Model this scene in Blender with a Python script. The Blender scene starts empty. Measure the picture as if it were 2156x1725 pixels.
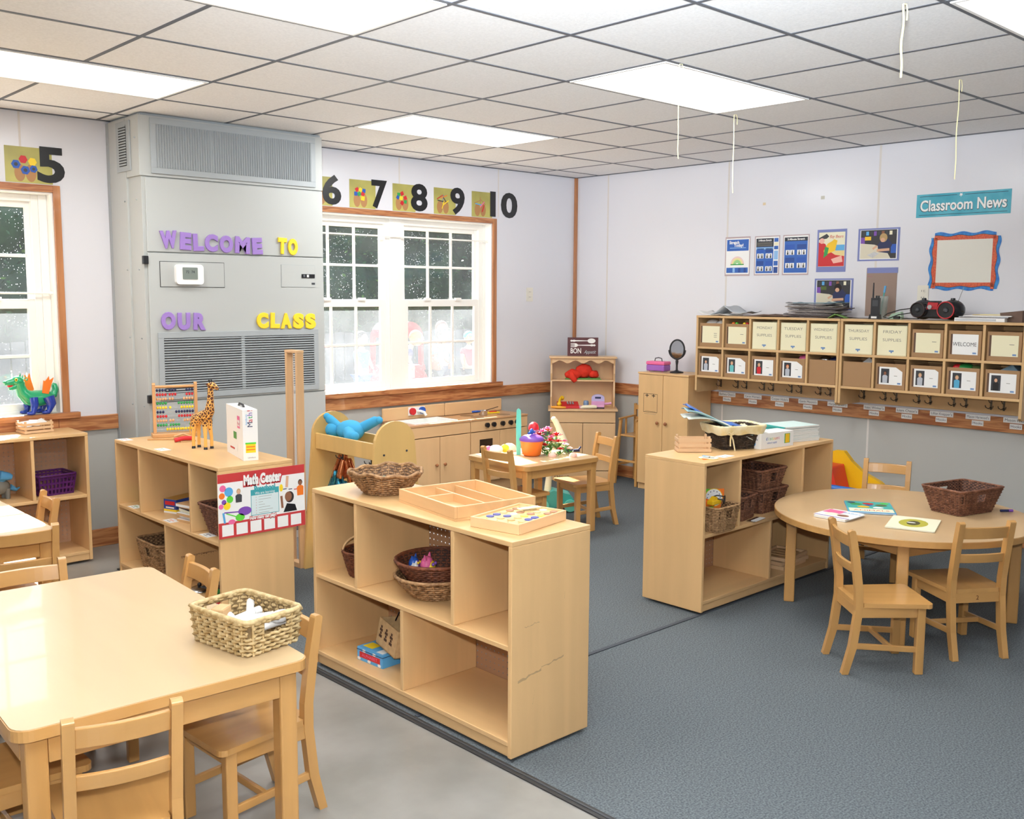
import bpy, math, random
from mathutils import Matrix, Vector
from math import sin, cos, pi, radians
random.seed(7)
SC = bpy.context.scene
COL = SC.collection

# ---------------------------------------------------------------- camera
CAMP = (-6.530, -6.152, 1.569)
yaw, pit, rol = 0.75303, -0.11558, 0.0054
_f = Vector((sin(yaw)*cos(pit), cos(yaw)*cos(pit), sin(pit)))
_r = Vector((cos(yaw), -sin(yaw), 0)); _u = _r.cross(_f)
R_ = _r*cos(rol)+_u*sin(rol); U_ = -_r*sin(rol)+_u*cos(rol)
cam = bpy.data.cameras.new('camera'); camo = bpy.data.objects.new('camera', cam); COL.objects.link(camo)
camo.matrix_world = Matrix(((R_.x, U_.x, -_f.x, CAMP[0]), (R_.y, U_.y, -_f.y, CAMP[1]), (R_.z, U_.z, -_f.z, CAMP[2]), (0, 0, 0, 1)))
cam.sensor_width = 36; cam.lens = 2090.0/2156*36; cam.clip_start = .05; cam.clip_end = 300
SC.camera = camo
# ---------------------------------------------------------------- view, world, sun, lamps
SC.view_settings.view_transform = 'Standard'; SC.view_settings.look = 'None'
SC.view_settings.gamma = 1; SC.view_settings.use_curve_mapping = False
SC.view_settings.exposure = 0.12
world = bpy.data.worlds.new('sky'); SC.world = world; world.use_nodes = True
wn = world.node_tree; bg = wn.nodes['Background']
sky = wn.nodes.new('ShaderNodeTexSky'); sky.sky_type = 'NISHITA'; sky.sun_disc = False
sky.sun_elevation = radians(41); sky.sun_rotation = radians(20); sky.air_density = 1.0; sky.dust_density = 1.5
wn.links.new(sky.outputs[0], bg.inputs[0]); bg.inputs[1].default_value = 0.45
SUND = Vector((-.30, -1, -.85)).normalized()
sl = bpy.data.lights.new('sun', 'SUN'); sl.energy = 32.0; sl.angle = radians(.6); sl.color = (1, .98, .96)
so = bpy.data.objects.new('sun', sl); COL.objects.link(so); so.location = (3, 9, 9)
so.rotation_euler = SUND.to_track_quat('-Z', 'Y').to_euler()
def area(name, loc, sx, sy, w, col=(1, .97, .92), d=(0, 0, -1)):
    l = bpy.data.lights.new(name, 'AREA'); l.shape = 'RECTANGLE'; l.size = sx; l.size_y = sy; l.energy = w; l.color = col
    o = bpy.data.objects.new(name, l); COL.objects.link(o); o.location = loc
    o.rotation_euler = Vector(d).to_track_quat('-Z', 'Y').to_euler(); return o
GX = [i*.6096-4.7958 for i in range(-8, 8)]; GY = [j*.6096-2.7192 for j in range(-11, 5)]
CEIL = 2.592
# fluorescent troffers, plus unseen fixtureless lamps added overhead for light: (x0, y0) corner of each 1.22 x 0.61 cell
LAMPS = [(-5.4054, -1.5), (-2.967, -1.5), (-5.4054, -3.3288), (-2.967, -3.3288), (-2.967, -5.1576), (-5.4054, -5.1576), (-7.8438, -3.3288), (-7.8438, -1.5), (-7.8438, -5.1576), (-5.4054,-6.9864), (-2.967,-6.9864)]
LW = [18, 29, 16, 19, 6, 4, 4, 6, 3, 3, 4]
for n, (lx, ly) in enumerate(LAMPS):
    area('troffer_or_added_lamp', (lx+.6096, ly+.3048, CEIL-.03), 1.1, .5, LW[n], (.95, .985, 1))
# the photographer's flash, on the camera
fl = bpy.data.lights.new('camera_flash', 'AREA'); fl.shape = 'RECTANGLE'; fl.size = .08; fl.size_y = .05; fl.energy = 60; fl.color = (.93, .97, 1)
flo = bpy.data.objects.new('camera_flash', fl); COL.objects.link(flo)
flo.matrix_world = camo.matrix_world @ Matrix.Translation((0, .16, .02))
# the same flash head's light bounced off the ceiling
bnc = area('bounce_flash', (-6.5, -6.1, 1.85), .25, .15, 180, (.84, .92, 1), (.64, .54, .55))
bnc.data.spread = radians(75)

# ---------------------------------------------------------------- helpers
def hx(s):
    s = s.lstrip('#'); c = [int(s[i:i+2], 16)/255 for i in (0, 2, 4)]
    return tuple((x/12.92 if x <= .04045 else ((x+.055)/1.055)**2.4) for x in c)
MATS = {}
def mat(key, col='888888', rough=.5, metal=0, spec=.5, emit=0, alpha=1, bump=0, bscale=200, var=0, vscale=6, stretch=(1, 1, 1), trans=0, coat=0, col2=None, sheen=0, dist=0, detail=3):
    if key in MATS: return MATS[key]
    m = bpy.data.materials.new(key); m.use_nodes = True; MATS[key] = m
    nt = m.node_tree; b = nt.nodes['Principled BSDF']; N = nt.nodes.new; L = nt.links.new
    c = hx(col); b.inputs['Base Color'].default_value = (*c, 1)
    b.inputs['Roughness'].default_value = rough; b.inputs['Metallic'].default_value = metal
    b.inputs['Specular IOR Level'].default_value = spec; b.inputs['Alpha'].default_value = alpha
    b.inputs['Transmission Weight'].default_value = trans; b.inputs['Coat Weight'].default_value = coat
    if emit: b.inputs['Emission Color'].default_value = (*c, 1); b.inputs['Emission Strength'].default_value = emit
    if var or bump or col2:
        tc = N('ShaderNodeTexCoord'); mp = N('ShaderNodeMapping'); mp.inputs['Scale'].default_value = stretch
        L(tc.outputs['Object'], mp.inputs[0])
    if var or col2:
        nz = N('ShaderNodeTexNoise'); nz.inputs['Scale'].default_value = vscale; nz.inputs['Detail'].default_value = detail
        nz.inputs['Distortion'].default_value = dist
        L(mp.outputs[0], nz.inputs['Vector'])
        cr = N('ShaderNodeValToRGB'); cr.color_ramp.elements[0].position = .35; cr.color_ramp.elements[1].position = .65
        c2 = hx(col2) if col2 else tuple(min(1, x*(1-var)) for x in c)
        cr.color_ramp.elements[0].color = (*c2, 1)
        cr.color_ramp.elements[1].color = (*(c if col2 else tuple(min(1, x*(1+var*.5)) for x in c)), 1)
        L(nz.outputs[0], cr.inputs[0]); L(cr.outputs[0], b.inputs['Base Color'])
    if bump:
        n2 = N('ShaderNodeTexNoise'); n2.inputs['Scale'].default_value = bscale; n2.inputs['Detail'].default_value = 2
        L(mp.outputs[0], n2.inputs['Vector']); bp = N('ShaderNodeBump'); bp.inputs['Strength'].default_value = bump; bp.inputs['Distance'].default_value = .002
        L(n2.outputs[0], bp.inputs['Height']); L(bp.outputs[0], b.inputs['Normal'])
    return m
def wood(key, col, ax='z', amt=.1, rough=.35, coat=.15, col2=None, sc=9):
    k = key+'_'+ax
    st = {'x': (.08, 1, 1), 'y': (1, .08, 1), 'z': (1, 1, .08)}[ax]
    return mat(k, col, rough, var=amt, vscale=sc, stretch=st, coat=coat, col2=col2, dist=.6, detail=5)

class MB:
    def __init__(s): s.v = []; s.f = []; s.fm = []; s.sm = []; s.mats = []; s.M = Matrix.Identity(4)
    def mi(s, m):
        if isinstance(m, str): m = MATS[m]
        if m not in s.mats: s.mats.append(m)
        return s.mats.index(m)
    def add(s, vs, fs, m, smooth=False):
        o = len(s.v); k = s.mi(m)
        s.v += [tuple(s.M @ Vector(p)) for p in vs]
        for f in fs: s.f.append(tuple(o+i for i in f)); s.fm.append(k); s.sm.append(smooth)
        return s
    def box(s, x0, x1, y0, y1, z0, z1, m):
        if x0 > x1: x0, x1 = x1, x0
        if y0 > y1: y0, y1 = y1, y0
        if z0 > z1: z0, z1 = z1, z0
        return s.add([(x, y, z) for z in (z0, z1) for y in (y0, y1) for x in (x0, x1)],
                     [(0, 2, 3, 1), (4, 5, 7, 6), (0, 1, 5, 4), (2, 6, 7, 3), (0, 4, 6, 2), (1, 3, 7, 5)], m)
    def frame(s, a, b): # orthonormal frame along a->b
        a = Vector(a); b = Vector(b); d = (b-a).normalized()
        u = d.cross(Vector((0, 0, 1)));  u = u if u.length > 1e-4 else Vector((1, 0, 0))
        u.normalize(); return d, u, d.cross(u)
    def cyl(s, a, b, r0, r1=None, n=12, m=None, smooth=True, cap=True):
        r1 = r0 if r1 is None else r1; d, u, w = s.frame(a, b); a = Vector(a); b = Vector(b)
        vs = [a+(u*cos(2*pi*i/n)+w*sin(2*pi*i/n))*r0 for i in range(n)]+[b+(u*cos(2*pi*i/n)+w*sin(2*pi*i/n))*r1 for i in range(n)]
        s.add(vs, [(i, (i+1) % n, n+(i+1) % n, n+i) for i in range(n)], m, smooth)
        if cap: o = len(s.f); s.add(vs, [tuple(range(n))[::-1], tuple(range(n, 2*n))], m)
        return s
    def bar(s, a, b, w, h, m, up=(0, 0, 1)): # rectangular bar from a to b, width w (sideways), height h (along up)
        a = Vector(a); b = Vector(b); d = (b-a).normalized(); up = Vector(up)
        u = d.cross(up); u = u if u.length > 1e-4 else Vector((1, 0, 0)); u.normalize(); q = u.cross(d)
        vs = [p+u*sx*w/2+q*sy*h/2 for p in (a, b) for sx, sy in ((-1, -1), (1, -1), (1, 1), (-1, 1))]
        return s.add(vs, [(0, 1, 2, 3)[::-1], (4, 5, 6, 7), (0, 1, 5, 4), (1, 2, 6, 5), (2, 3, 7, 6), (3, 0, 4, 7)], m)
    def tube(s, path, r, n=6, m=None, closed=False, smooth=True):
        P = [Vector(p) for p in path]; k = len(P); vs = []
        pu = None
        for i, p in enumerate(P):
            d = (P[(i+1) % k]-P[i-1]) if closed else (P[min(i+1, k-1)]-P[max(i-1, 0)])
            d.normalize()
            if pu is None:
                u = d.cross(Vector((0, 0, 1))); u = u if u.length > .05 else d.cross(Vector((1, 0, 0)))
            else: u = pu-d*pu.dot(d)
            u.normalize(); pu = u; w = d.cross(u); rr = r[i] if isinstance(r, (list, tuple)) else r
            vs += [p+(u*cos(2*pi*j/n)+w*sin(2*pi*j/n))*rr for j in range(n)]
        fs = [(i*n+j, i*n+(j+1) % n, ((i+1) % k)*n+(j+1) % n, ((i+1) % k)*n+j) for i in range(k if closed else k-1) for j in range(n)]
        s.add(vs, fs, m, smooth)
        if not closed: s.add(vs, [tuple(range(n))[::-1], tuple(range((k-1)*n, k*n))], m)
        return s
    def lathe(s, prof, n=24, m=None, c=(0, 0, 0), smooth=True):
        k = len(prof); vs = [(c[0]+r*cos(2*pi*i/n), c[1]+r*sin(2*pi*i/n), c[2]+z) for r, z in prof for i in range(n)]
        fs = [(a*n+i, a*n+(i+1) % n, (a+1)*n+(i+1) % n, (a+1)*n+i) for a in range(k-1) for i in range(n)]
        s.add(vs, fs, m, smooth)
        if prof[0][0] > 1e-4: s.add(vs[:n], [tuple(range(n))[::-1]], m)
        if prof[-1][0] > 1e-4: s.add(vs[-n:], [tuple(range(n))], m)
        return s
    def ball(s, c, r, m, n=12, k=8):
        if not isinstance(r, (tuple, list)): r = (r, r, r)
        vs = [(c[0]+r[0]*sin(pi*a/k)*cos(2*pi*i/n), c[1]+r[1]*sin(pi*a/k)*sin(2*pi*i/n), c[2]+r[2]*cos(pi*a/k)) for a in range(1, k) for i in range(n)]
        fs = [(a*n+(i+1) % n, a*n+i, (a+1)*n+i, (a+1)*n+(i+1) % n) for a in range(k-2) for i in range(n)]
        vs += [(c[0], c[1], c[2]+r[2]), (c[0], c[1], c[2]-r[2])]; t = (k-1)*n
        fs += [(t, i, (i+1) % n) for i in range(n)]+[(t+1, (k-2)*n+(i+1) % n, (k-2)*n+i) for i in range(n)]
        return s.add(vs, fs, m, True)
    def prism(s, poly, a, b, m, ax='z', smooth=False): # polygon extruded a..b along ax; poly in the other two axes (x,y)/(x,z)/(y,z)
        n = len(poly)
        def P(p, t): return {'z': (p[0], p[1], t), 'y': (p[0], t, p[1]), 'x': (t, p[0], p[1])}[ax]
        vs = [P(p, a) for p in poly]+[P(p, b) for p in poly]
        A = sum(poly[i][0]*poly[(i+1) % n][1]-poly[(i+1) % n][0]*poly[i][1] for i in range(n))
        fl = (A > 0) ^ (ax == 'y') ^ (b < a)
        bot = tuple(range(n))[::-1]; top = tuple(range(n, 2*n)); sd = [(i, (i+1) % n, n+(i+1) % n, n+i) for i in range(n)]
        if not fl: bot = bot[::-1]; top = top[::-1]; sd = [q[::-1] for q in sd]
        s.add(vs, [bot, top], m); s.add(vs, sd, m, smooth); return s
    def text(s, t, size, m, x=0, y=0, z=0, th=.0006, off=0, al='CENTER', bev=0, w=None, sp=1, shear=0):
        g = text_geo(t, size, th, off, al, bev, sp, shear); vs = g[0]
        if w and vs:
            x0 = min(p[0] for p in vs); x1 = max(p[0] for p in vs); k = w/(x1-x0); vs = [(p[0]*k, p[1], p[2]) for p in vs]
        return s.add([(p[0]+x, p[1]+y, p[2]+z) for p in vs], g[1], m)
    def build(s, name, parent=None, bev=0, seg=2, loc=None, sub=0, wn=False):
        me = bpy.data.meshes.new(name); me.from_pydata(s.v, [], s.f)
        for mm in s.mats: me.materials.append(mm)
        me.polygons.foreach_set('material_index', s.fm); me.polygons.foreach_set('use_smooth', s.sm); me.update()
        o = bpy.data.objects.new(name, me); COL.objects.link(o)
        if parent: o.parent = parent
        if loc: o.location = loc
        if bev:
            b = o.modifiers.new('bevel', 'BEVEL'); b.width = bev; b.segments = seg; b.limit_method = 'ANGLE'; b.angle_limit = radians(40); b.use_clamp_overlap = True
        if sub:
            b = o.modifiers.new('sub', 'SUBSURF'); b.levels = sub; b.render_levels = sub
        return o
_TG = {}
def text_geo(t, size, th, off, al, bev, sp, shear=0):
    k = (t, size, th, off, al, bev, sp, shear)
    if k in _TG: return _TG[k]
    c = bpy.data.curves.new('t', 'FONT'); c.body = t; c.size = size; c.extrude = th/2; c.offset = off; c.align_x = al; c.align_y = 'CENTER'
    c.bevel_depth = bev; c.bevel_resolution = 2; c.space_character = sp; c.shear = shear; c.resolution_u = 4
    o = bpy.data.objects.new('t', c); COL.objects.link(o)
    dg = bpy.context.evaluated_depsgraph_get(); dg.update(); e = o.evaluated_get(dg); me = e.to_mesh()
    g = ([tuple(v.co) for v in me.vertices], [tuple(p.vertices) for p in me.polygons]); e.to_mesh_clear()
    bpy.data.objects.remove(o); bpy.data.curves.remove(c); _TG[k] = g; return g
def T(x=0, y=0, z=0, rx=0, ry=0, rz=0):
    return Matrix.Translation((x, y, z)) @ Matrix.Rotation(radians(rz), 4, 'Z') @ Matrix.Rotation(radians(ry), 4, 'Y') @ Matrix.Rotation(radians(rx), 4, 'X')
def tag(o, label, cat, group=None, kind=None):
    if label: o['label'] = label
    if cat: o['category'] = cat
    if group: o['group'] = group
    if kind: o['kind'] = kind
    return o
def thing(name, label, cat, loc=(0, 0, 0), rz=0, group=None):
    o = bpy.data.objects.new(name, None); COL.objects.link(o); o.location = loc; o.rotation_euler = (0, 0, radians(rz)); o.empty_display_size = .05
    return tag(o, label, cat, group)
def solo(name, mb, label, cat, loc=(0, 0, 0), rz=0, group=None, bev=0, seg=2, sub=0):
    o = mb.build(name, None, bev, seg, None, sub); o.location = loc; o.rotation_euler = (0, 0, radians(rz)); return tag(o, label, cat, group)
def struct(name, mb, bev=0, parent=None):
    o = mb.build(name, parent, bev)
    if not parent: o['kind'] = 'structure'
    return o
KIDS = {}
def copy_tree(o, parent=None):
    c = o.copy(); COL.objects.link(c)
    if parent: c.parent = parent
    for ch in list(o.children): copy_tree(ch, c)
    return c
def dup(o, loc, rz, label, group=None):
    c = copy_tree(o); c.location = loc; c.rotation_euler = (0, 0, radians(rz)); return tag(c, label, None, group)
def rrect(a, b, r, n): # n points evenly round a rounded rectangle, half sizes a,b: (x,y,nx,ny)
    r = min(r, a, b); seg = [(2*(a-r)), pi/2*r, 2*(b-r), pi/2*r]*2; L = sum(seg); out = []
    for i in range(n):
        d = L*i/n; k = 0
        while d > seg[k]: d -= seg[k]; k += 1
        side = [((a-r), -b, -1, 0, 0, -1)]
        if k == 0: out.append((-(a-r)+d, -b, 0, -1))
        elif k == 1: t = -pi/2+d/r; out.append((a-r+r*cos(t), -(b-r)+r*sin(t), cos(t), sin(t)))
        elif k == 2: out.append((a, -(b-r)+d, 1, 0))
        elif k == 3: t = d/r; out.append((a-r+r*cos(t), b-r+r*sin(t), cos(t), sin(t)))
        elif k == 4: out.append((a-r-d, b, 0, 1))
        elif k == 5: t = pi/2+d/r; out.append((-(a-r)+r*cos(t), b-r+r*sin(t), cos(t), sin(t)))
        elif k == 6: out.append((-a, b-r-d, -1, 0))
        else: t = pi+d/r; out.append((-(a-r)+r*cos(t), -(b-r)+r*sin(t), cos(t), sin(t)))
    return out
def weave(mb, fn, h, rows, stakes, r, m, mi, rim=None, amp=None, gap=None, sag=None, rimr=1.6):
    """woven wall: fn(t) -> list of (x,y,nx,ny) at height fraction t, 2*stakes points"""
    amp = amp or r; n = stakes*2
    zf = lambda j, t: t*h+(sag(j/n)*t if sag else 0)
    for k in range(rows):
        t = (k+.5)/rows; pts = fn(t, n); path = []
        segs = [[]]
        for j, (x, y, nx, ny) in enumerate(pts):
            o = amp*(1 if (j//1+k) % 2 else -1)
            if gap and gap(j/n, t): 
                if segs[-1]: segs.append([])
            else: segs[-1].append((x+nx*o, y+ny*o, zf(j, t)))
        segs = [q for q in segs if len(q) > 1]
        if len(segs) == 1 and len(segs[0]) == n: mb.tube(segs[0], r, 4, m, closed=True)
        else:
            for q in segs: mb.tube(q, r, 4, m)
    for j in range(0, n, 2):
        q = []; 
        for t in [i/6 for i in range(7)]:
            if gap and gap(j/n, t): continue
            x, y, nx, ny = fn(t, n)[j]; q.append((x, y, zf(j, t)))
        if len(q) > 1 and not (gap and any(gap(j/n, t/10) for t in range(11))): mb.tube(q, r*.9, 4, m)
    # inner wall closing the weave gaps, inside shade put into its dark colour
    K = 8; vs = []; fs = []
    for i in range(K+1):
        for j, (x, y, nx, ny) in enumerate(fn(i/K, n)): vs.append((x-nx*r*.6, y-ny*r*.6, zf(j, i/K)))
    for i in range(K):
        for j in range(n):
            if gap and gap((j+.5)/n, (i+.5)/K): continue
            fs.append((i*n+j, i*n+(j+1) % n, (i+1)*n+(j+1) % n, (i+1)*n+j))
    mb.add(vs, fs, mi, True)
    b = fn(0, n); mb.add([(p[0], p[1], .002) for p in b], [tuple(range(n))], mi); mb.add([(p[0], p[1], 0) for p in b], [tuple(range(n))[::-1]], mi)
    top = fn(1, n)
    for q in (0, 1):
        mb.tube([(x+nx*r*(.8 if (j+q) % 2 else -.8), y+ny*r*(.8 if (j+q) % 2 else -.8), zf(j, 1)+r*(.6 if (j//2+q) % 2 else -.4)) for j, (x, y, nx, ny) in enumerate(top)], r*rimr*.75, 5, rim or m, closed=True)
def rect_fn(a0, b0, a1, b1, rc): return lambda t, n: rrect(a0+(a1-a0)*t, b0+(b1-b0)*t, rc, n)
def round_fn(r0, r1, p=1.0, e=1.0): return lambda t, n: [((r0+(r1-r0)*t**p)*cos(2*pi*j/n), (r0+(r1-r0)*t**p)*e*sin(2*pi*j/n), cos(2*pi*j/n), sin(2*pi*j/n)) for j in range(n)]
def hemi(n, a0=0, a1=pi, r=1, cx=0, cy=0): return [(cx+r*cos(a0+(a1-a0)*i/n), cy+r*sin(a0+(a1-a0)*i/n)) for i in range(n+1)]
def rpoly(w, h, r, n=5, cx=0, cy=0): # rounded rectangle outline
    out = []
    for sx, sy, a in ((1, 1, 0), (-1, 1, pi/2), (-1, -1, pi), (1, -1, 1.5*pi)):
        out += hemi(n, a, a+pi/2, r, cx+sx*(w/2-r), cy+sy*(h/2-r))
    return out

# ---------------------------------------------------------------- shared materials
birch = {a: wood('birch_'+a, 'dcb27c', a, .07, .38, .12) for a in 'xyz'}
maple = {a: wood('maple_'+a, 'c69456', a, .13, .3, .25) for a in 'xyz'}
pine = mat('pine_trim', 'c68a58', .35, col2='965632', vscale=4, stretch=(1, 1, 10), coat=.3, dist=1.2, detail=2)
M_ = mat
M_('white', 'f0eeea', .4); M_('vinyl', 'f2f0ea', .35); M_('black', '16161a', .4); M_('dgrey', '3a3c40', .5); M_('steel', 'b8babd', .25, 1)
M_('chrome', 'd8d8da', .12, 1); M_('paper', 'efede6', .7); M_('cream', 'ece6c8', .75); M_('card', 'a5805a', .8, var=.06, vscale=3)
M_('red', 'c8222a', .4); M_('blue', '2456b0', .4); M_('green', '2f9a4c', .4); M_('yellow', 'f4d22a', .4); M_('orange', 'f07a28', .4); M_('purple', '7a4aa8', .4)
M_('pink', 'e86a9c', .4); M_('teal', '3cb0a8', .4); M_('navy', '1c2450', .4); M_('lblue', '5aa8dc', .4); M_('tan', 'c8a070', .6); M_('ink', '4a4a50', .7); M_('skin', 'd8a888', .6); M_('brownskin', '8a5a40', .6)
M_('rubber', '202020', .7)
# ---------------------------------------------------------------- room shell
XW, YB = -9.0, -9.0
wallm = mat('wall_panel_white', 'deddE2', .22, spec=.5, bump=.06, bscale=14)
wallg = mat('wall_panel_grey', 'b4b2ac', .35, bump=.05, bscale=14)
carpet = mat('carpet', '6c7173', .9, spec=.15, col2='4c5154', vscale=150, bump=.4, bscale=400, detail=2)
conc = mat('concrete', '9a968f', .3, spec=.4, col2='86827b', vscale=3.2, detail=8, bump=.03, bscale=30)
tile = mat('ceiling_tile', 'f0f0f0', .85, spec=.3, bump=.3, bscale=160, var=.05, vscale=90)
tbar = mat('tbar_grey', '5c6068', .5)
seamm = mat('panel_seam', 'd6cfc8', .4)
mb = MB(); mb.box(XW, -4.38, YB, 0, -.05, 0, conc); mb.box(-4.38, 0, YB, -.62, -.05, .0, carpet); mb.box(-4.38, 0, -.62, 0, -.05, 0, MATS['floor_dummy']) if 0 else mb.box(-3.0, 0, -.62, 0, -.05, 0, carpet); mb.box(-4.38, -3.0, -.62, 0, -.05, 0, conc); struct('floor', mb)
mb = MB(); mb.box(-4.402, -4.368, YB, -.6, 0, .006, mat('rubber_strip', '2c2c2c', .5)); mb.box(-4.388, -4.38, YB, -.6, .006, .0085, 'dgrey'); struct('trim_1', mb, .002)
mb = MB(); mb.box(-4.36, -.1, -3.332, -3.312, 0, .004, mat('carpet_seam', '3c4046', .8)); struct('trim_2', mb)
# ceiling with its grid
mb = MB(); mb.box(XW, .1, YB, .1, CEIL+.0005, CEIL+.06, tile)
for gx in GX: 
    if gx < -.02: mb.box(gx-.0095, gx+.0095, YB, 0, CEIL-.0015, CEIL+.0005, tbar)
for gy in GY:
    if gy < -.02: mb.box(XW, 0, gy-.0095, gy+.0095, CEIL-.002, CEIL+.0005, tbar)
mb.box(XW, 0, -.022, 0, CEIL-.004, CEIL+.012, tbar); mb.box(-.022, 0, YB, 0, CEIL-.004, CEIL+.012, tbar)
struct('ceiling', mb)
# wall with the windows (y = 0 .. .14); openings
W2 = (-2.86, -1.0, .84, 2.145); W1 = (-6.32, -4.456, .85, 2.145); WT = .14; RAIL = .775
mb = MB()
def wbox(x0, x1, z0, z1):
    if z0 < RAIL < z1: wbox(x0, x1, z0, RAIL); wbox(x0, x1, RAIL, z1); return
    mb.box(x0, x1, 0, WT, z0, z1, wallg if z1 <= RAIL else wallm)
wbox(XW, W1[0], 0, CEIL+.01); wbox(W1[1], W2[0], 0, CEIL+.01); wbox(W2[1], .14, 0, CEIL+.01)
for w in (W1, W2): wbox(w[0], w[1], 0, w[2]); wbox(w[0], w[1], w[3], CEIL+.01)
for sx in (-4.62, -1.99+.05, -.72-.21): mb.box(sx-.006, sx+.006, -.0007, 0, 2.2 if sx != -.93 else .82, CEIL, seamm)
struct('wall_back', mb)
mb = MB(); mb.box(0, .14, YB, 0, 0, RAIL, wallg); mb.box(0, .14, YB, 0, RAIL, CEIL+.01, wallm)
for sy in (-.38, -1.61, -2.83, -4.05): mb.box(-.0007, 0, sy-.007, sy+.008, .1, CEIL, seamm)
struct('wall_right', mb)
mb = MB(); mb.box(XW-.14, XW, YB, .14, 0, CEIL+.01, wallm); struct('wall_left', mb)
mb = MB(); mb.box(XW-.14, .14, YB-.14, YB, 0, CEIL+.01, wallm); struct('wall_front', mb)
pinez = mat('pine_vertical', 'bd8052', .35, col2='a2673c', vscale=4, stretch=(8, 8, .6), coat=.3)
# trims: chair rail, corner, base boards
def board(name, x0, x1, y0, y1, z0, z1, bev=.004):
    m = MB(); m.box(x0, x1, y0, y1, z0, z1, pine); return struct(name, m, bev)
board('trim_3', -4.456-.03, -4.13, -.022, 0, .73, .82)
board('trim_4', -2.9, -.0, -.022, 0, .715, .805)
board('trim_5', -.022, 0, -9.0, -.023, .72, .815)
board('trim_6', -6.4, -4.487, -.022, 0, .745, .82)
mb = MB(); mb.box(-.026, 0, -.026, 0, .82, CEIL-.004, pinez); struct('trim_7', mb, .004)
board('baseboard_back', -4.46, -4.13, -.018, 0, 0, .11); board('baseboard_back.001', -2.9, 0, -.018, 0, 0, .1)
board('baseboard_right', -.018, 0, -9.0, -.02, 0, .1); board('baseboard_back.002', XW, -4.461, -.018, 0, 0, .1)
# ---- windows
def glass(key, amt, specks, col='e8eef0'):
    m = bpy.data.materials.new(key); m.use_nodes = True; nt = m.node_tree; nt.nodes.clear(); N = nt.nodes.new; L = nt.links.new
    out = N('ShaderNodeOutputMaterial'); tr = N('ShaderNodeBsdfTransparent'); gl = N('ShaderNodeBsdfGlossy'); gl.inputs['Roughness'].default_value = .05
    tl = N('ShaderNodeBsdfTranslucent'); tl.inputs[0].default_value = (*hx(col), 1)
    mx = N('ShaderNodeMixShader'); mx.inputs[0].default_value = .06; L(tr.outputs[0], mx.inputs[1]); L(gl.outputs[0], mx.inputs[2])
    tc = N('ShaderNodeTexCoord'); n1 = N('ShaderNodeTexVoronoi'); n1.inputs['Scale'].default_value = 70; L(tc.outputs['Object'], n1.inputs['Vector'])
    r1 = N('ShaderNodeMapRange'); r1.inputs[1].default_value = .10; r1.inputs[2].default_value = .2; r1.inputs[3].default_value = specks; r1.inputs[4].default_value = 0; L(n1.outputs['Distance'], r1.inputs[0])
    n3 = N('ShaderNodeTexNoise'); n3.inputs['Scale'].default_value = 7; n3.inputs['Detail'].default_value = 4; L(tc.outputs['Object'], n3.inputs['Vector'])
    mg = N('ShaderNodeMapRange'); mg.inputs[1].default_value = .45; mg.inputs[2].default_value = .62; L(n3.outputs[0], mg.inputs[0])
    ml = N('ShaderNodeMath'); ml.operation = 'MULTIPLY'; L(r1.outputs[0], ml.inputs[0]); L(mg.outputs[0], ml.inputs[1])
    n2 = N('ShaderNodeTexNoise'); n2.inputs['Scale'].default_value = 2.5; n2.inputs['Detail'].default_value = 3; L(tc.outputs['Object'], n2.inputs['Vector'])
    r2 = N('ShaderNodeMapRange'); r2.inputs[1].default_value = .3; r2.inputs[2].default_value = .75; r2.inputs[3].default_value = amt*.6; r2.inputs[4].default_value = amt*1.5; L(n2.outputs[0], r2.inputs[0])
    ad = N('ShaderNodeMath'); ad.operation = 'ADD'; ad.use_clamp = True; L(ml.outputs[0], ad.inputs[0]); L(r2.outputs[0], ad.inputs[1])
    m2 = N('ShaderNodeMixShader'); L(ad.outputs[0], m2.inputs[0]); L(mx.outputs[0], m2.inputs[1]); L(tl.outputs[0], m2.inputs[2])
    L(m2.outputs[0], out.inputs[0]); MATS[key] = m; return m
glass('glass_upper', .012, .45); glass('glass_lower', .075, .25)
vin = MATS['vinyl']
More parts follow.
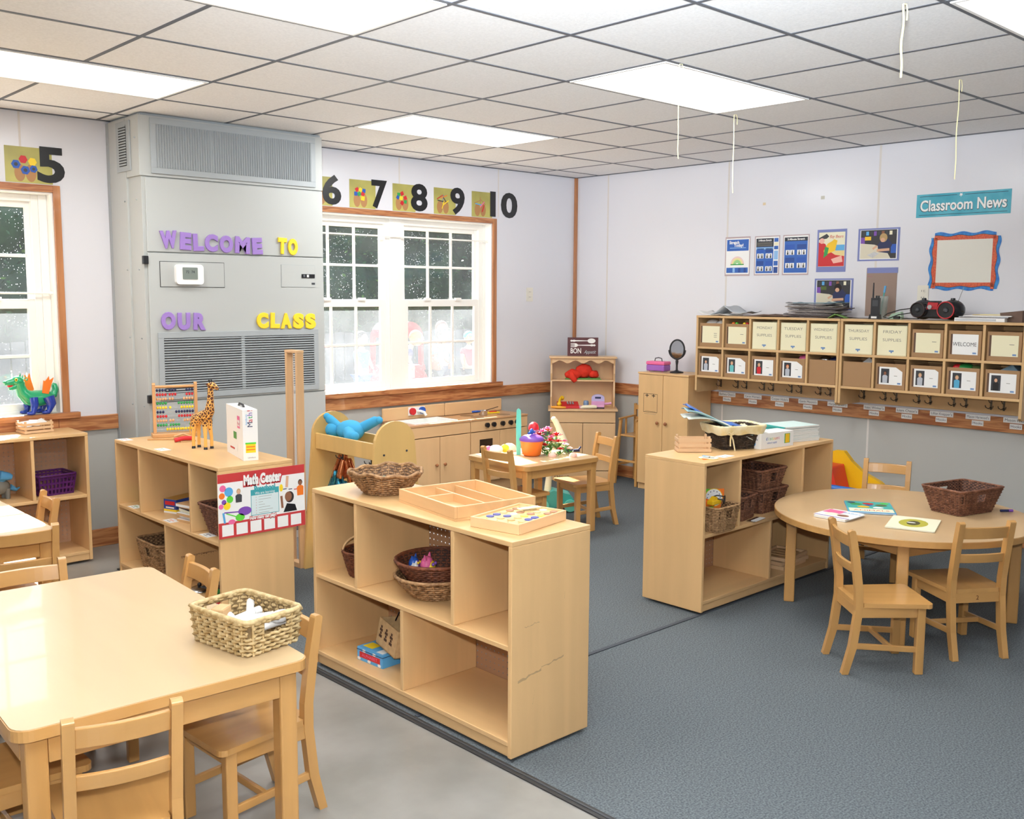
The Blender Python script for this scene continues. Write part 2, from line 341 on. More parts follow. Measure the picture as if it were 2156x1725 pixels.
def window(idx, W, units, z_meet=1.49):
    root = thing('window_%d' % idx, None, None); root['kind'] = 'structure'
    x0, x1, z0, z1 = W
    c = MB(); e = .04; d = -.018   # casing
    c.box(x0-e, x0, d, 0, z0, z1+e, pinez); c.box(x1, x1+e, d, 0, z0, z1+e, pinez); c.box(x0, x1, d, 0, z1, z1+e, pine)
    c.build('window_casing', root, .003)
    s = MB(); s.box(x0-.09, x1+.09, -.045, -.0005, z0-.032, z0+.002, pine); s.box(x0+.012, x1-.012, -.0005, .075, z0+.0002, z0+.002, mat('sill_white', 'ece6dc', .4)); s.build('window_sill', root, .004)
    j = MB(); t = .012
    j.box(x0, x0+t, 0, WT, z0, z1, vin); j.box(x1-t, x1, 0, WT, z0, z1, vin); j.box(x0+t, x1-t, 0, WT, z1-t, z1, vin)
    for a, b in zip(units[:-1], units[1:]): j.box(a[1], b[0], .06, WT, z0, z1-t, vin)
    j.box(x0+t, units[0][0], .07, WT, z0, z1-t, vin); j.box(units[-1][1], x1-t, .07, WT, z0, z1-t, vin)
    j.build('window_jamb', root, .002)
    for a, b in units:
        y = .095
        o = MB(); w = .04
        o.box(a, a+w, y-.02, WT, z0, z1-t, vin); o.box(b-w, b, y-.02, WT, z0, z1-t, vin); o.box(a+w, b-w, y-.02, WT, z1-t-w, z1-t, vin); o.box(a+w, b-w, y-.02, WT, z0, z0+.02, vin)
        o.build('window_frame', root, .002)
        for k, (za, zb, yy, gm, w) in enumerate(((z_meet-.02, z1-t-.035, .118, 'glass_upper', .036), (z0+.02, z_meet+.035, .093, 'glass_lower', .05))):
            q = MB(); xa, xb = a+.03, b-.03
            q.box(xa, xa+w, yy-.013, yy+.013, za, zb, vin); q.box(xb-w, xb, yy-.013, yy+.013, za, zb, vin)
            q.box(xa+w, xb-w, yy-.013, yy+.013, zb-w*1.1, zb, vin); q.box(xa+w, xb-w, yy-.013, yy+.013, za, za+w*.8, vin)
            for i in (1, 2):
                mx = xa+w+(xb-xa-2*w)*i/3; q.box(mx-.009, mx+.009, yy-.008, yy+.008, za+w*.8, zb-w*1.1, vin)
            mz = (za+w*.8+zb-w*1.1)/2; q.box(xa+w, xb-w, yy-.0085, yy+.0085, mz-.009, mz+.009, vin)
            if k == 1:
                for fx in (.3, .7): q.box(xa+(xb-xa)*fx-.03, xa+(xb-xa)*fx+.03, yy-.03, yy-.01, zb-.01, zb+.012, vin)
            so_ = q.build('window_sash', root, .0015)
            g = MB(); g.add([(xa+w-.004, yy+.004, za+.01), (xb-w+.004, yy+.004, za+.01), (xb-w+.004, yy+.004, zb-.01), (xa+w-.004, yy+.004, zb-.01)], [(0, 1, 2, 3)], gm)
            g.build('window_pane', so_)
    return root
window(2, W2, [(-2.80, -1.985), (-1.885, -1.04)])
window(1, W1, [(-6.25, -5.42), (-5.33, -4.515)])
# curtain rods inside the recesses
for x0, x1, z, lab in ((-2.848, -1.012, 2.0, 'thin white tension rod across the twin sash window right of the grey wall unit'), (-6.308, -4.468, 1.56, 'thin white tension rod across the left window, above the dragon toy')):
    m = MB(); m.cyl((x0, .04, z), (x1, .04, z), .006, None, 10, 'vinyl'); m.cyl((x0, .04, z), (x0+.02, .04, z), .01, None, 10, 'vinyl'); m.cyl((x1-.02, .04, z), (x1, .04, z), .01, None, 10, 'vinyl')
    solo('curtain_rod', m, lab, 'curtain rod')
# ---- ceiling lights
emit = mat('diffuser', 'fffdf4', .5, emit=2.2)
LL = ['long ceiling light panel at the left edge, above the left window', 'ceiling light panel over the play kitchen, seen as a thin strip', 'large ceiling light panel cut by the top edge, nearest the grey wall unit', 'ceiling light panel in the middle of the ceiling with strings beside it', 'ceiling light panel cut off at the top right corner']
for (lx, ly), lab in zip(LAMPS[:5], LL):
    r = thing('ceiling_light', lab, 'ceiling light', (lx+.6096, ly+.3048, CEIL), 0, 'fluorescent ceiling panels')
    f = MB(); a, b = .597, .292
    f.box(-a, a, -b, -b+.014, -.006, .006, 'white'); f.box(-a, a, b-.014, b, -.006, .006, 'white'); f.box(-a, -a+.014, -b+.014, b-.014, -.006, .006, 'white'); f.box(a-.014, a, -b+.014, b-.014, -.006, .006, 'white')
    f.build('frame', r); g = MB(); g.box(-a+.014, a-.014, -b+.014, b-.014, -.002, .006, emit); g.build('diffuser', r)
# ---------------------------------------------------------------- wall air unit
gry = mat('unit_grey', 'b4b6b3', .38, bump=.03, bscale=8); gry2 = mat('unit_frame', 'a3a8aa', .42); gap_ = mat('dark_gap', '2a2b2c', .8); slot = mat('duct_shade_paint', '3a3a3c', .8)
HX0, HX1, HY = -4.13, -2.915, -.47
hv = thing('air_unit', 'tall grey metal air unit against the back wall between the two windows', 'air conditioner', ((HX0+HX1)/2, HY, 0))
mx = -(HX0+HX1)/2
def hvM(): m = MB(); m.M = Matrix.Translation((mx, -HY, 0)); return m
m = hvM(); m.box(HX0, HX1, HY, -.285, 2.235, 2.575, gry); m.box(HX0, HX1, -.28, -.002, .12, 2.575, gry); m.box(HX0+.012, HX1, HY+.012, -.28, .12, 2.235, gry)
m.box(HX0-.003, HX0, -.04, -.002, .1, 2.575, gry2); m.box(HX0+.01, HX1-.01, HY+.02, -.002, 0, .12, 'rubber')
m.box(HX0+.02, HX1, HY+.02, -.02, 2.575, 2.59, gry2)
m.build('cabinet', hv, .003)
m = hvM(); m.box(HX0+.03, HX1-.004, HY-.002, HY+.012, 1.805, 2.228, gry); m.build('upper_panel', hv, .002)
m = hvM(); m.box(HX0+.03, HX1-.004, HY-.002, HY+.012, .925, 1.798, gry); m.build('door_panel', hv, .002)
m = hvM(); m.box(HX0+.03, HX1-.004, HY-.002, HY+.012, .13, .918, gry); m.build('lower_panel', hv, .002)
for z in (1.755, .945):
    m = hvM(); m.box(HX0-.002, HX0+.03, HY-.012, HY+.01, z-.024, z+.024, 'black'); m.build('hinge', hv, .003)
# screws on the side
m = hvM()
for yy in (-.02, -.25, -.42):
    for z in (.5, .9, 1.3, 1.7, 2.1, 2.45): m = hvM(); m.cyl((HX0-.006, yy, z), (HX0, yy, z), .005, None, 6, gry2); m.build('screw', hv)
def grille(x0, x1, z0, z1, name, cols, rows, kind, split, vert_blades=True):
    m = hvM(); y = HY-.003; e = .034; m.box(x0-e, x1+e, y-.008, y, z0-e, z0, gry2); m.box(x0-e, x1+e, y-.008, y, z1, z1+e, gry2)
    m.box(x0-e, x0, y-.008, y, z0, z1, gry2); m.box(x1, x1+e, y-.008, y, z0, z1, gry2)
    for s in split: m.box(s-.012, s+.012, y-.006, y, z0, z1, gry2)
    g = m.build(name, hv, .0015)
    m = hvM(); m.box(x0, x1, y-.001, y+.0005, z0, z1, slot); m.build('duct_shade_sheet', g)  # flat dark sheet, the shade of the opening put into its colour
    m = hvM()
    if kind == 'v':
        n = cols
        for i in range(n): x = x0+(x1-x0)*(i+.5)/n; m.bar((x, y-.006, z0), (x, y-.006, z1), .0055, .012, gry2, up=(.5, -1, 0))
        for i in range(rows): z = z0+(z1-z0)*(i+.5)/rows; m.box(x0, x1, y-.003, y-.0015, z-.0035, z+.0035, gry2)
    else:
        for i in range(rows):
            z = z0+(z1-z0)*(i+.5)/rows; m.bar((x0, y-.004, z), (x1, y-.004, z), .010, .0045, gry2, up=(0, -.6, .9))
    m.build('louvre_blades', g)
grille(-4.03, -3.005, 2.285, 2.53, 'supply_grille', 66, 26, 'v', (-3.69, -3.345))
grille(-4.025, -3.005, .97, 1.3, 'return_grille', 0, 22, 'h', (-3.515,))
# side vent
m = hvM(); x = HX0; m.box(x-.008, x, -.36, -.165, 2.27, 2.555, gry2); g = m.build('side_grille', hv, .002)
m = hvM(); m.box(x-.010, x-.0085, -.315, -.21, 2.3, 2.53, slot)  # dark sheet painted as the shade behind the side blades
for i in range(15): z = 2.305+.0155*i; m.box(x-.014, x-.0095, -.315, -.21, z, z+.008, gry2)
m.build('louvre_blades', g)
m = hvM(); m.box(-4.033, -3.626, HY-.004, HY-.002, 1.6, 1.751, gap_); m.box(-4.03, -3.629, HY-.006, HY-.003, 1.603, 1.748, gry); m.build('access_panel', hv)
m = hvM(); m.box(-3.235, -2.985, HY-.004, HY-.002, 1.607, 1.75, gry2); m.box(-3.233, -2.987, HY-.005, HY-.003, 1.609, 1.748, gry)
m.box(-3.087, -2.99, HY-.009, HY-.004, 1.667, 1.692, 'black'); m.cyl((-3.07, HY-.011, 1.68), (-3.07, HY-.008, 1.68), .008, None, 10, 'steel'); m.box(-3.05, -3.035, HY-.0105, HY-.009, 1.672, 1.688, 'white'); m.box(-3.013, -2.988, HY-.006, HY-.004, 1.625, 1.637, 'dgrey')
m.build('control_panel', hv)
m = hvM(); m.M = m.M @ T(-3.86, HY-.004, 1.676, 90); m.prism(rpoly(.172, .118, .02), 0, .028, 'white'); th = m.build('thermostat', hv, .004)
m = hvM(); m.M = m.M @ T(-3.86, HY-.033, 1.682, 90); m.prism(rpoly(.094, .07, .004), 0, .0015, mat('lcd', '7c857e', .3)); m.text('72  74', .022, 'dgrey', 0, .008, .002); m.build('display', th)
# foam letters
pur = mat('foam_purple', '9a7ac0', .7); yel = mat('foam_yellow', 'f6d02e', .7)
def letters(word, x0, x1, zc, h, ma, cn, what, jit, lift=0):
    n = len(word); seen = {}
    wd = {'W': 1.25, 'M': 1.2, 'L': .8, 'E': .85, 'O': 1.05, 'C': 1.0, 'T': .95}
    tot = sum(wd.get(c, .95) for c in word); x = x0
    for i, c in enumerate(word):
        w = (x1-x0)*wd.get(c, .95)/tot; m = MB(); m.M = T(0, 0, 0, 90)
        m.text(c, h*1.25, ma, 0, 0, 0, .006, .006, 'CENTER', .003, w=w*.87)
        seen[c] = seen.get(c, 0)+1; k = word.count(c)
        pre = '' if k == 1 else ('first ' if seen[c] == 1 else 'second ')
        jz, jr = jit[i % len(jit)]
        o = solo('foam_letter', m, '%s%s foam letter %s of the word %s on the grey air unit' % (pre, cn, c, what), 'letter', (x+w/2, HY-.0095, zc+jz), 0, 'foam letters on the grey air unit')
        o.rotation_euler = (0, radians(jr), 0); x += w
J = [(.01, -4), (.004, 3), (.0, -2), (0, 2), (-.004, 0), (-.006, 3), (-.008, -3)]
letters('WELCOME', -4.035, -3.365, 1.862, .1, pur, 'purple', 'welcome', J)
letters('TO', -3.262, -3.11, 1.862, .1, yel, 'yellow', 'to', J[3:])
letters('OUR', -4.045, -3.76, 1.397, .1, pur, 'purple', 'our', J[3:])
letters('CLASS', -3.425, -2.985, 1.39, .095, yel, 'yellow', 'class', J[2:])

# ---------------------------------------------------------------- storage shelves (front faces local -Y, x along 0..1.22 centred)
def pegboard():
    m = bpy.data.materials.new('pegboard'); m.use_nodes = True; nt = m.node_tree; b = nt.nodes['Principled BSDF']; N = nt.nodes.new; L = nt.links.new
    b.inputs['Roughness'].default_value = .6
    tc = N('ShaderNodeTexCoord'); mp = N('ShaderNodeVectorMath'); mp.operation = 'SCALE'; mp.inputs['Scale'].default_value = 1/.0254; L(tc.outputs['Object'], mp.inputs[0])
    fr = N('ShaderNodeVectorMath'); fr.operation = 'FRACTION'; L(mp.outputs[0], fr.inputs[0]); sb = N('ShaderNodeVectorMath'); sb.operation = 'SUBTRACT'; sb.inputs[1].default_value = (.5, 0, .5); L(fr.outputs[0], sb.inputs[0])
    ml = N('ShaderNodeVectorMath'); ml.operation = 'MULTIPLY'; ml.inputs[1].default_value = (1, 0, 1); L(sb.outputs[0], ml.inputs[0])
    ln = N('ShaderNodeVectorMath'); ln.operation = 'LENGTH'; L(ml.outputs[0], ln.inputs[0]); gt = N('ShaderNodeMath'); gt.operation = 'GREATER_THAN'; gt.inputs[1].default_value = .12; L(ln.outputs['Value'], gt.inputs[0])
    L(gt.outputs[0], b.inputs['Alpha']); b.inputs['Base Color'].default_value = (*hx('b48a68'), 1); MATS['pegboard'] = m
pegboard()
edge = wood('shelf_edge', 'cfa56c', 'x', .1, .4)
def shelf(label, loc, rz, depth=.38, L=1.22, uf=(.31, .91), lf=(.61,), cat='storage shelf', flip=False, name='storage_shelf', cast=True):
    r = thing(name, label, cat, loc, rz, 'low open storage shelves'); H = .762; t = .018; h = L/2
    P = lambda x: (h-x if flip else x-h)
    def part(nm, x0, x1, y0, y1, z0, z1, ma):
        m = MB(); m.box(x0, x1, y0, y1, z0, z1, ma); m.build(nm, r, .0025)
    part('side_panel', -h, -h+t, 0, depth, .014, H-t, birch['z']); part('side_panel', h-t, h, 0, depth, .014, H-t, birch['z'])
    part('top_panel', -h, h, 0, depth, H-t, H, birch['x']); part('middle_shelf', -h+t, h-t, .002, depth-.01, .385, .403, birch['x'])
    part('bottom_shelf', -h+t, h-t, .001, depth-.01, .052, .07, birch['x']); part('kick_board', -h+t, h-t, .006, .024, .014, .052, birch['x'])
    for u in uf: part('divider', P(u)-t/2, P(u)+t/2, .002, depth-.01, .403, H-t, birch['z'])
    for u in lf: part('divider', P(u)-t/2, P(u)+t/2, .002, depth-.01, .07, .385, birch['z'])
    m = MB(); m.box(-h+t, h-t, depth-.0075, depth-.006, .02, H-t, 'pegboard'); m.build('back_panel', r)
    if cast:
        for sx in (-1, 1):
            for y in (.05, depth-.05):
                m = MB(); m.cyl((sx*(h-.06)-.008, y, .008), (sx*(h-.06)+.008, y, .008), .008, None, 10, 'rubber'); m.box(sx*(h-.06)-.012, sx*(h-.06)+.012, y-.01, y+.01, .012, .0145, 'steel'); m.build('caster', r)
    return r
# local +X -> after rz=-90: +x -> -y world, +y(depth) -> +x world
shA = shelf('birch storage shelf in the centre foreground, wicker bowl and wooden trays on top', (-4.355, -3.225, 0), -90)
shB = shelf('birch storage shelf before the grey air unit, abacus and giraffe on top', (-4.425, -1.31, 0), -90, depth=.39)
shC = shelf('birch storage shelf beside the round table, dark lined basket on top', (-2.0, -3.335, 0), 0, depth=.37)
shD = shelf('birch storage shelf under the left window, purple basket inside', (-5.045, -.335, 0), 0, depth=.31, uf=(.305, .9), lf=(.6,), flip=True)

# scuffs and pencil marks on the near end of the centre shelf
sc = mat('scuff', '8a8468', .8, alpha=.3); rs = random.Random(5)
for k, (x0, z0, x1, z1, w) in enumerate(((.02, .275, .13, .295, .011), (.13, .30, .24, .315, .006), (.24, .52, .243, .545, .012), (.05, .46, .12, .465, .003), (.09, .18, .1, .23, .004))):
    m = MB(); n = 9; vs = []
    for i in range(n+1):
        t = i/n; x = x0+(x1-x0)*t; z = z0+(z1-z0)*t+rs.uniform(-.003, .003); q = w*rs.uniform(.3, 1)/2; vs += [(-.61+1.22+.0004, x+.01, z-q), (-.61+1.22+.0004, x+.01, z+q)]
    m.add(vs, [(2*i, 2*i+2, 2*i+3, 2*i+1) for i in range(n)], sc); m.build('scuff_mark', shA)
# ---------------------------------------------------------------- chairs
def chair_proto():
    r = thing('wooden_chair', 'x', 'chair', (0, 0, 0)); cz, cy_, cx_ = maple['z'], maple['y'], maple['x']
    m = MB(); pr = []
    for x, y in ((-.135, -.135), (.135, -.135)): pass
    out = [(-.103, -.155), (.103, -.155), (.103, -.125), (.133, -.125), (.15, .13)]+hemi(4, 0, pi/2, .022, .13, .138)+hemi(4, pi/2, pi, .022, -.13, .138)+[(-.15, .13), (-.133, -.125), (-.103, -.125)]
    m.prism(out, .288, .306, cy_); m.build('seat', r, .005)
    for s in (-1, 1):
        m = MB(); x = s*.122; m.box(x-.015, x+.015, .1, .135, 0, .288, cz); m.build('leg', r, .004)
        m = MB(); w = .0135; X = s*.119
        f = [(0, -.178), (.12, -.145), (.27, -.128), (.35, -.129), (.5, -.150), (.606, -.172)]; b = [(z, y-.032+(.004 if z in (0, .606) else 0)) for z, y in f]
        poly = [(y, z) for z, y in f]+[(-.176, .613), (-.19, .613)]+[(y, z) for z, y in b[::-1]]
        n = len(poly); m.prism(poly, X-w, X+w, cz, 'x'); m.build('back_post', r, .004)
    for z0, z1, yo in ((.535, .588, -.1775), (.425, .465, -.158)):
        m = MB(); vs = []; K = 8
        for i in range(K+1):
            x = -.106+.212*i/K; q = -.012*(1-(2*i/K-1)**2)
            for z in (z0, z1):
                yy = yo+q-(z-(z0+z1)/2)*.2
                vs += [(x, yy+.008, z), (x, yy-.008, z)]
        fs = []
        for i in range(K):
            a = i*4; b = a+4; fs += [(a, b, b+2, a+2), (a+1, a+3, b+3, b+1), (a+2, b+2, b+3, a+3), (a, a+1, b+1, b)]
        fs += [(0, 2, 3, 1), (K*4, K*4+1, K*4+3, K*4+2)]
        m.add(vs, fs, cx_, False); m.build('back_rail', r, .003)
    m = MB(); m.box(-.107, .107, .108, .126, .243, .288, cx_); m.box(-.105, .105, -.155, -.14, .243, .288, cx_)
    for s in (-1, 1): m.box(s*.122-.008, s*.122+.008, -.135, .1, .243, .288, cy_)
    m.build('seat_frame', r, .002)
    for s in (-1, 1): m = MB(); m.bar((s*.12, -.155, .12), (s*.122, .105, .105), .014, .025, cy_); m.build('stretcher', r, .003)
    m = MB(); m.bar((-.12, .0, .112), (.12, .0, .112), .014, .022, cx_); m.build('stretcher', r, .003)
    return r
CH = chair_proto()
# (x, y of the back posts' midpoint, facing angle, label)
CHS = [(-2.68, -4.118, -42, 'wooden child chair turned away from the round table, at its left front'),
 (-2.175, -4.482, 56, 'wooden child chair with number 2 on its seat frame, at the round table'),
 (-.985, -3.46, 198, 'wooden child chair behind the round table against the grey wall, only its back showing'),
 (-1.415, -1.635, 163, 'wooden child chair with sunlit seat right of the small square play table'),
 (-2.375, -1.60, 2, 'wooden child chair with its back to the camera left of the small square play table'),
 (-5.675, -3.915, 77.5, 'wooden child chair seen from behind at the near end of the big table'),
 (-5.01, -3.53, 183, 'wooden child chair on the right side of the big table, beside the seagrass basket'),
 (-4.985, -2.86, 175, 'wooden child chair right of the big table, the farther one, before the abacus shelf'),
 (-5.437, -2.475, -97, 'wooden child chair at the far end of the big table, only its top rail showing'),
 (-5.93, -3.37, 0, 'wooden child chair mostly hidden under the left side of the big table'),
 (-5.262, -1.86, 83, 'wooden child chair seen from behind at the near side of the sunlit left table'),
 (-4.975, -1.25, 175, 'wooden child chair right of the sunlit left table, before the purple basket')]
CHO = []
for i, (x, y, a, lab) in enumerate(CHS):
    # back posts sit at local y ~ -.16 ; facing = local +Y
    A = radians(a); ox, oy = x+cos(A)*.165, y+sin(A)*.165
    o = CH if i == 0 else copy_tree(CH)
    o.location = (ox, oy, 0); o.rotation_euler = (0, 0, A-pi/2); o['label'] = lab; o['group'] = 'small wooden classroom chairs'; CHO.append(o)
m = MB(); m.M = T(0, -.1556, .265, 90, 0, 0); m.text('2', .028, mat('burnt', '6a4020', .7)); m.build('number_mark', CHO[1])

# ---------------------------------------------------------------- tables
lam = mat('table_laminate', 'cdb086', .28, spec=.5, coat=.2, var=.05, vscale=5, stretch=(1, .15, 1), dist=1)
def table(label, loc, rz, W, D, H, name='classroom_table', corner=.045, leg=.052, inset=.03, ap=.075):
    r = thing(name, label, 'table', loc, rz)
    m = MB(); m.prism(rpoly(W-.006, D-.006, corner), H-.004, H, lam); m.build('laminate_top', r, .001)
    m = MB(); m.prism(rpoly(W, D, corner, 6), H-.03, H-.0025, maple['x']); m.build('table_edge', r, .006, 3)
    for sx in (-1, 1):
        for sy in (-1, 1):
            x = sx*(W/2-inset-leg/2); y = sy*(D/2-inset-leg/2); m = MB(); m.box(x-leg/2, x+leg/2, y-leg/2, y+leg/2, 0, H-.03, maple['z']); m.build('leg', r, .006)
    a = inset+.01; m = MB()
    for s in (-1, 1):
        m.box(-W/2+inset+leg, W/2-inset-leg, s*(D/2-a)-.01, s*(D/2-a)+.01, H-.03-ap, H-.03, maple['x'])
        m.box(s*(W/2-a)-.01, s*(W/2-a)+.01, -D/2+inset+leg, D/2-inset-leg, H-.03-ap, H-.03, maple['y'])
    m.build('apron', r, .003); return r
T1 = table('big rectangular wooden classroom table in the left foreground with a basket on its corner', (-5.462, -3.198, 0), -3, .765, 1.222, .56)
T2 = table('sunlit wooden classroom table at the left edge behind the big table', (-5.47, -1.18, 0), 0, .765, 1.222, .55)
T3 = table('small square wooden play table in the kitchen corner with flowers and pot', (-1.965, -1.49, 0), -3, .65, .615, .502, 'play_table', .04, .045, .02, .055)
# round table
r = thing('round_table', 'round wooden classroom table on the right with books and a wicker basket', 'table', (-1.80, -3.94, 0), 0)
H = .502; m = MB(); m.prism(hemi(63, 0, 2*pi*63/64, .607), H-.004, H, mat('round_laminate', 'd2b084', .3, coat=.15, var=.04, vscale=5)); m.build('laminate_top', r)
m = MB(); m.prism(hemi(63, 0, 2*pi*63/64, .61), H-.03, H-.0025, maple['x'], smooth=False); m.build('table_edge', r, .005, 3)
for a in (120, 207, 297, 27):
    A = radians(a); x, y = .52*cos(A), .52*sin(A); m = MB(); m.M = T(x, y, 0, 0, 0, a); m.box(-.026, .026, -.026, .026, 0, H-.03, maple['z']); m.build('leg', r, .006)
m = MB()
for k in range(4): 
    A0 = radians(28+90*k); A1 = A0+pi/2; q = .5
    m.bar((q*cos(A0), q*sin(A0), H-.066), (q*cos(A1), q*sin(A1), H-.066), .02, .07, maple['x'])
m.build('apron', r, .003)
# round table correction lives in 20; here: cubbies, kitchen, hutch, wardrobe, high chair, dress-up rack
def RW(): m = MB(); m.M = T(0, 0, 0, 90, 0, -90); return m   # poster frame for the right wall: u -> -y, v -> z, n -> -x
def BW(): m = MB(); m.M = T(0, 0, 0, 90, 0, 0); return m    # back wall: u -> x, v -> z, n -> -y
cardb = MATS['card']; cl = wood('cubby', 'd2ab78', 'x', .07, .4); clz = wood('cubby', 'd2ab78', 'z', .07, .4)
hook0 = None
def hook_mb(ma='steel'):
    m = MB(); m.box(-.006, .006, -.003, 0, -.03, .03, ma)
    m.tube([(0, -.003, .015), (0, -.025, .018), (0, -.045, .035)], .0028, 6, ma); m.ball((0, -.046, .037), .005, ma, 8, 5)
    for s in (-1, 1): m.tube([(0, -.003, -.012), (s*.01, -.018, -.022), (s*.022, -.03, -.012), (s*.024, -.033, .0)], .0028, 6, ma)
    return m
hooksteel = mat('hook_bronze', '6a655c', .3, .9)
CUBX = (-.30,)
def cubby(loc_y, lab):
    r = thing('cubby_unit', lab, 'cubby shelf', (-.30, loc_y, 0), -90, 'wall cubby units on the right wall'); L = 1.188; h = L/2; t = .017; D = .297
    def part(n, ma, *b): m = MB(); m.box(*b, ma); m.build(n, r, .002)
    for s in (-1, 1):
        m = MB(); x0 = -h if s < 0 else h-t; m.prism([(0, .845), (.015, .83), (D-.02, .83), (D-.02, 1.40), (0, 1.40)], x0, x0+t, clz, 'x'); m.build('side_panel', r, .002)
    part('top_panel', cl, -h, h, -.004, D, 1.40, 1.417); part('middle_shelf', cl, -h+t, h-t, 0, D-.01, 1.165, 1.182); part('bottom_shelf', cl, -h+t, h-t, 0, D-.01, .945, .962)
    part('back_panel', cl, -h+t, h-t, D-.02, D-.012, .83, 1.40)
    w = (L-t)/5
    for i in range(1, 5):
        x = -h+t/2+w*i; part('divider', clz, x-t/2, x+t/2, 0, D-.012, .962, 1.165); part('divider', clz, x-t/2, x+t/2, 0, D-.012, 1.182, 1.40)
    first = None
    for i in range(5):
        for s in (-.078, .078):
            if first is None: first = hook_mb(hooksteel).build('coat_hook', r); first.location = (-h+t/2+w*(i+.5)+s, D-.0205, .885)
            else: c = first.copy(); COL.objects.link(c); c.parent = r; c.location = (-h+t/2+w*(i+.5)+s, D-.0205, .885)
    return r, [-h+t/2+w*(i+.5) for i in range(5)]
U1Y, U2Y = -2.155, -3.348
cu1, xs = cubby(U1Y, 'wooden wall cubby unit with coat hooks, left one, nearest the wardrobe')
cu2, _ = cubby(U2Y, 'wooden wall cubby unit with coat hooks, right one, under the boombox')
# photo helper on a 2D sheet
def fig(m, cx, cy, s, skin, hair, shirt, z=.0016, bg=None, w=.03, h=.042):
    if bg: m.add([(cx-w/2, cy-h/2, z), (cx+w/2, cy-h/2, z), (cx+w/2, cy+h/2, z), (cx-w/2, cy+h/2, z)], [(0, 1, 2, 3)], bg)
    def disc(x, y, rx, ry, ma, zz): m.add([(x+rx*cos(2*pi*i/14), y+ry*sin(2*pi*i/14), zz) for i in range(14)], [tuple(range(14))], ma)
    disc(cx, cy+s*.45, s*.27, s*.33, hair, z+.0003); disc(cx, cy+s*.38, s*.22, s*.28, skin, z+.0005)
    b = cy-h/2+.0005
    m.add([(cx-s*.38, b, z+.0003), (cx+s*.38, b, z+.0003), (cx+s*.42, cy-s*.05, z+.0003), (cx+s*.2, cy+s*.12, z+.0003), (cx-s*.2, cy+s*.12, z+.0003), (cx-s*.42, cy-s*.05, z+.0003)], [(0, 1, 2, 3, 4, 5)], shirt)
def R2(m, x0, y0, x1, y1, ma, z): m.add([(x0, y0, z), (x1, y0, z), (x1, y1, z), (x0, y1, z)], [(0, 1, 2, 3)], ma)
M_('hair_l', 'b89a6a', .8); M_('hair_d', '2a2220', .8); M_('photo_bg', '34363c', .5); M_('clogo', '6a8ab8', .6); M_('ctext', '8a8578', .7)
M_('creamcard', 'ece5c2', .6); M_('whitecard', 'f0efec', .5); M_('darkstrip', '5a4030', .6); M_('clearp', 'cdbda8', .2); M_('shirt_grey', 'b8bcc4', .7); M_('shirt_teal', '6fc0c0', .7); M_('shirt_blue', '55a8cc', .7)
TOP = [('card', 'dotted'), ('card', 'line'), ('sup', 'MONDAY'), ('sup', 'TUESDAY'), ('sup', 'WEDNESDAY'), ('sup', 'THURSDAY'), ('sup', 'FRIDAY'), ('card', 'line'), ('wel', ''), ('card', 'line')]
BOT = [('ph', 'skin', 'hair_d', 'shirt_grey', 'a child in a pale top', 1), ('ph', 'skin', 'hair_l', 'shirt_teal', 'a child in a teal top', 2), ('ph', 'skin', 'hair_l', 'red', 'a child in a red top', 0), ('ph', 'skin', 'orange', 'shirt_grey', 'a child with an orange hat', 2), None, None,
       ('ph', 'brownskin', 'hair_d', 'shirt_grey', 'a child in a white vest', 2), ('ph', 'skin', 'hair_l', 'shirt_grey', 'a blond child in a grey top', 1), ('ph', 'skin', 'hair_l', 'shirt_blue', 'a child in a blue shirt', 0), ('ph', 'skin', 'hair_d', 'black', 'a child in a black shirt', 0)]
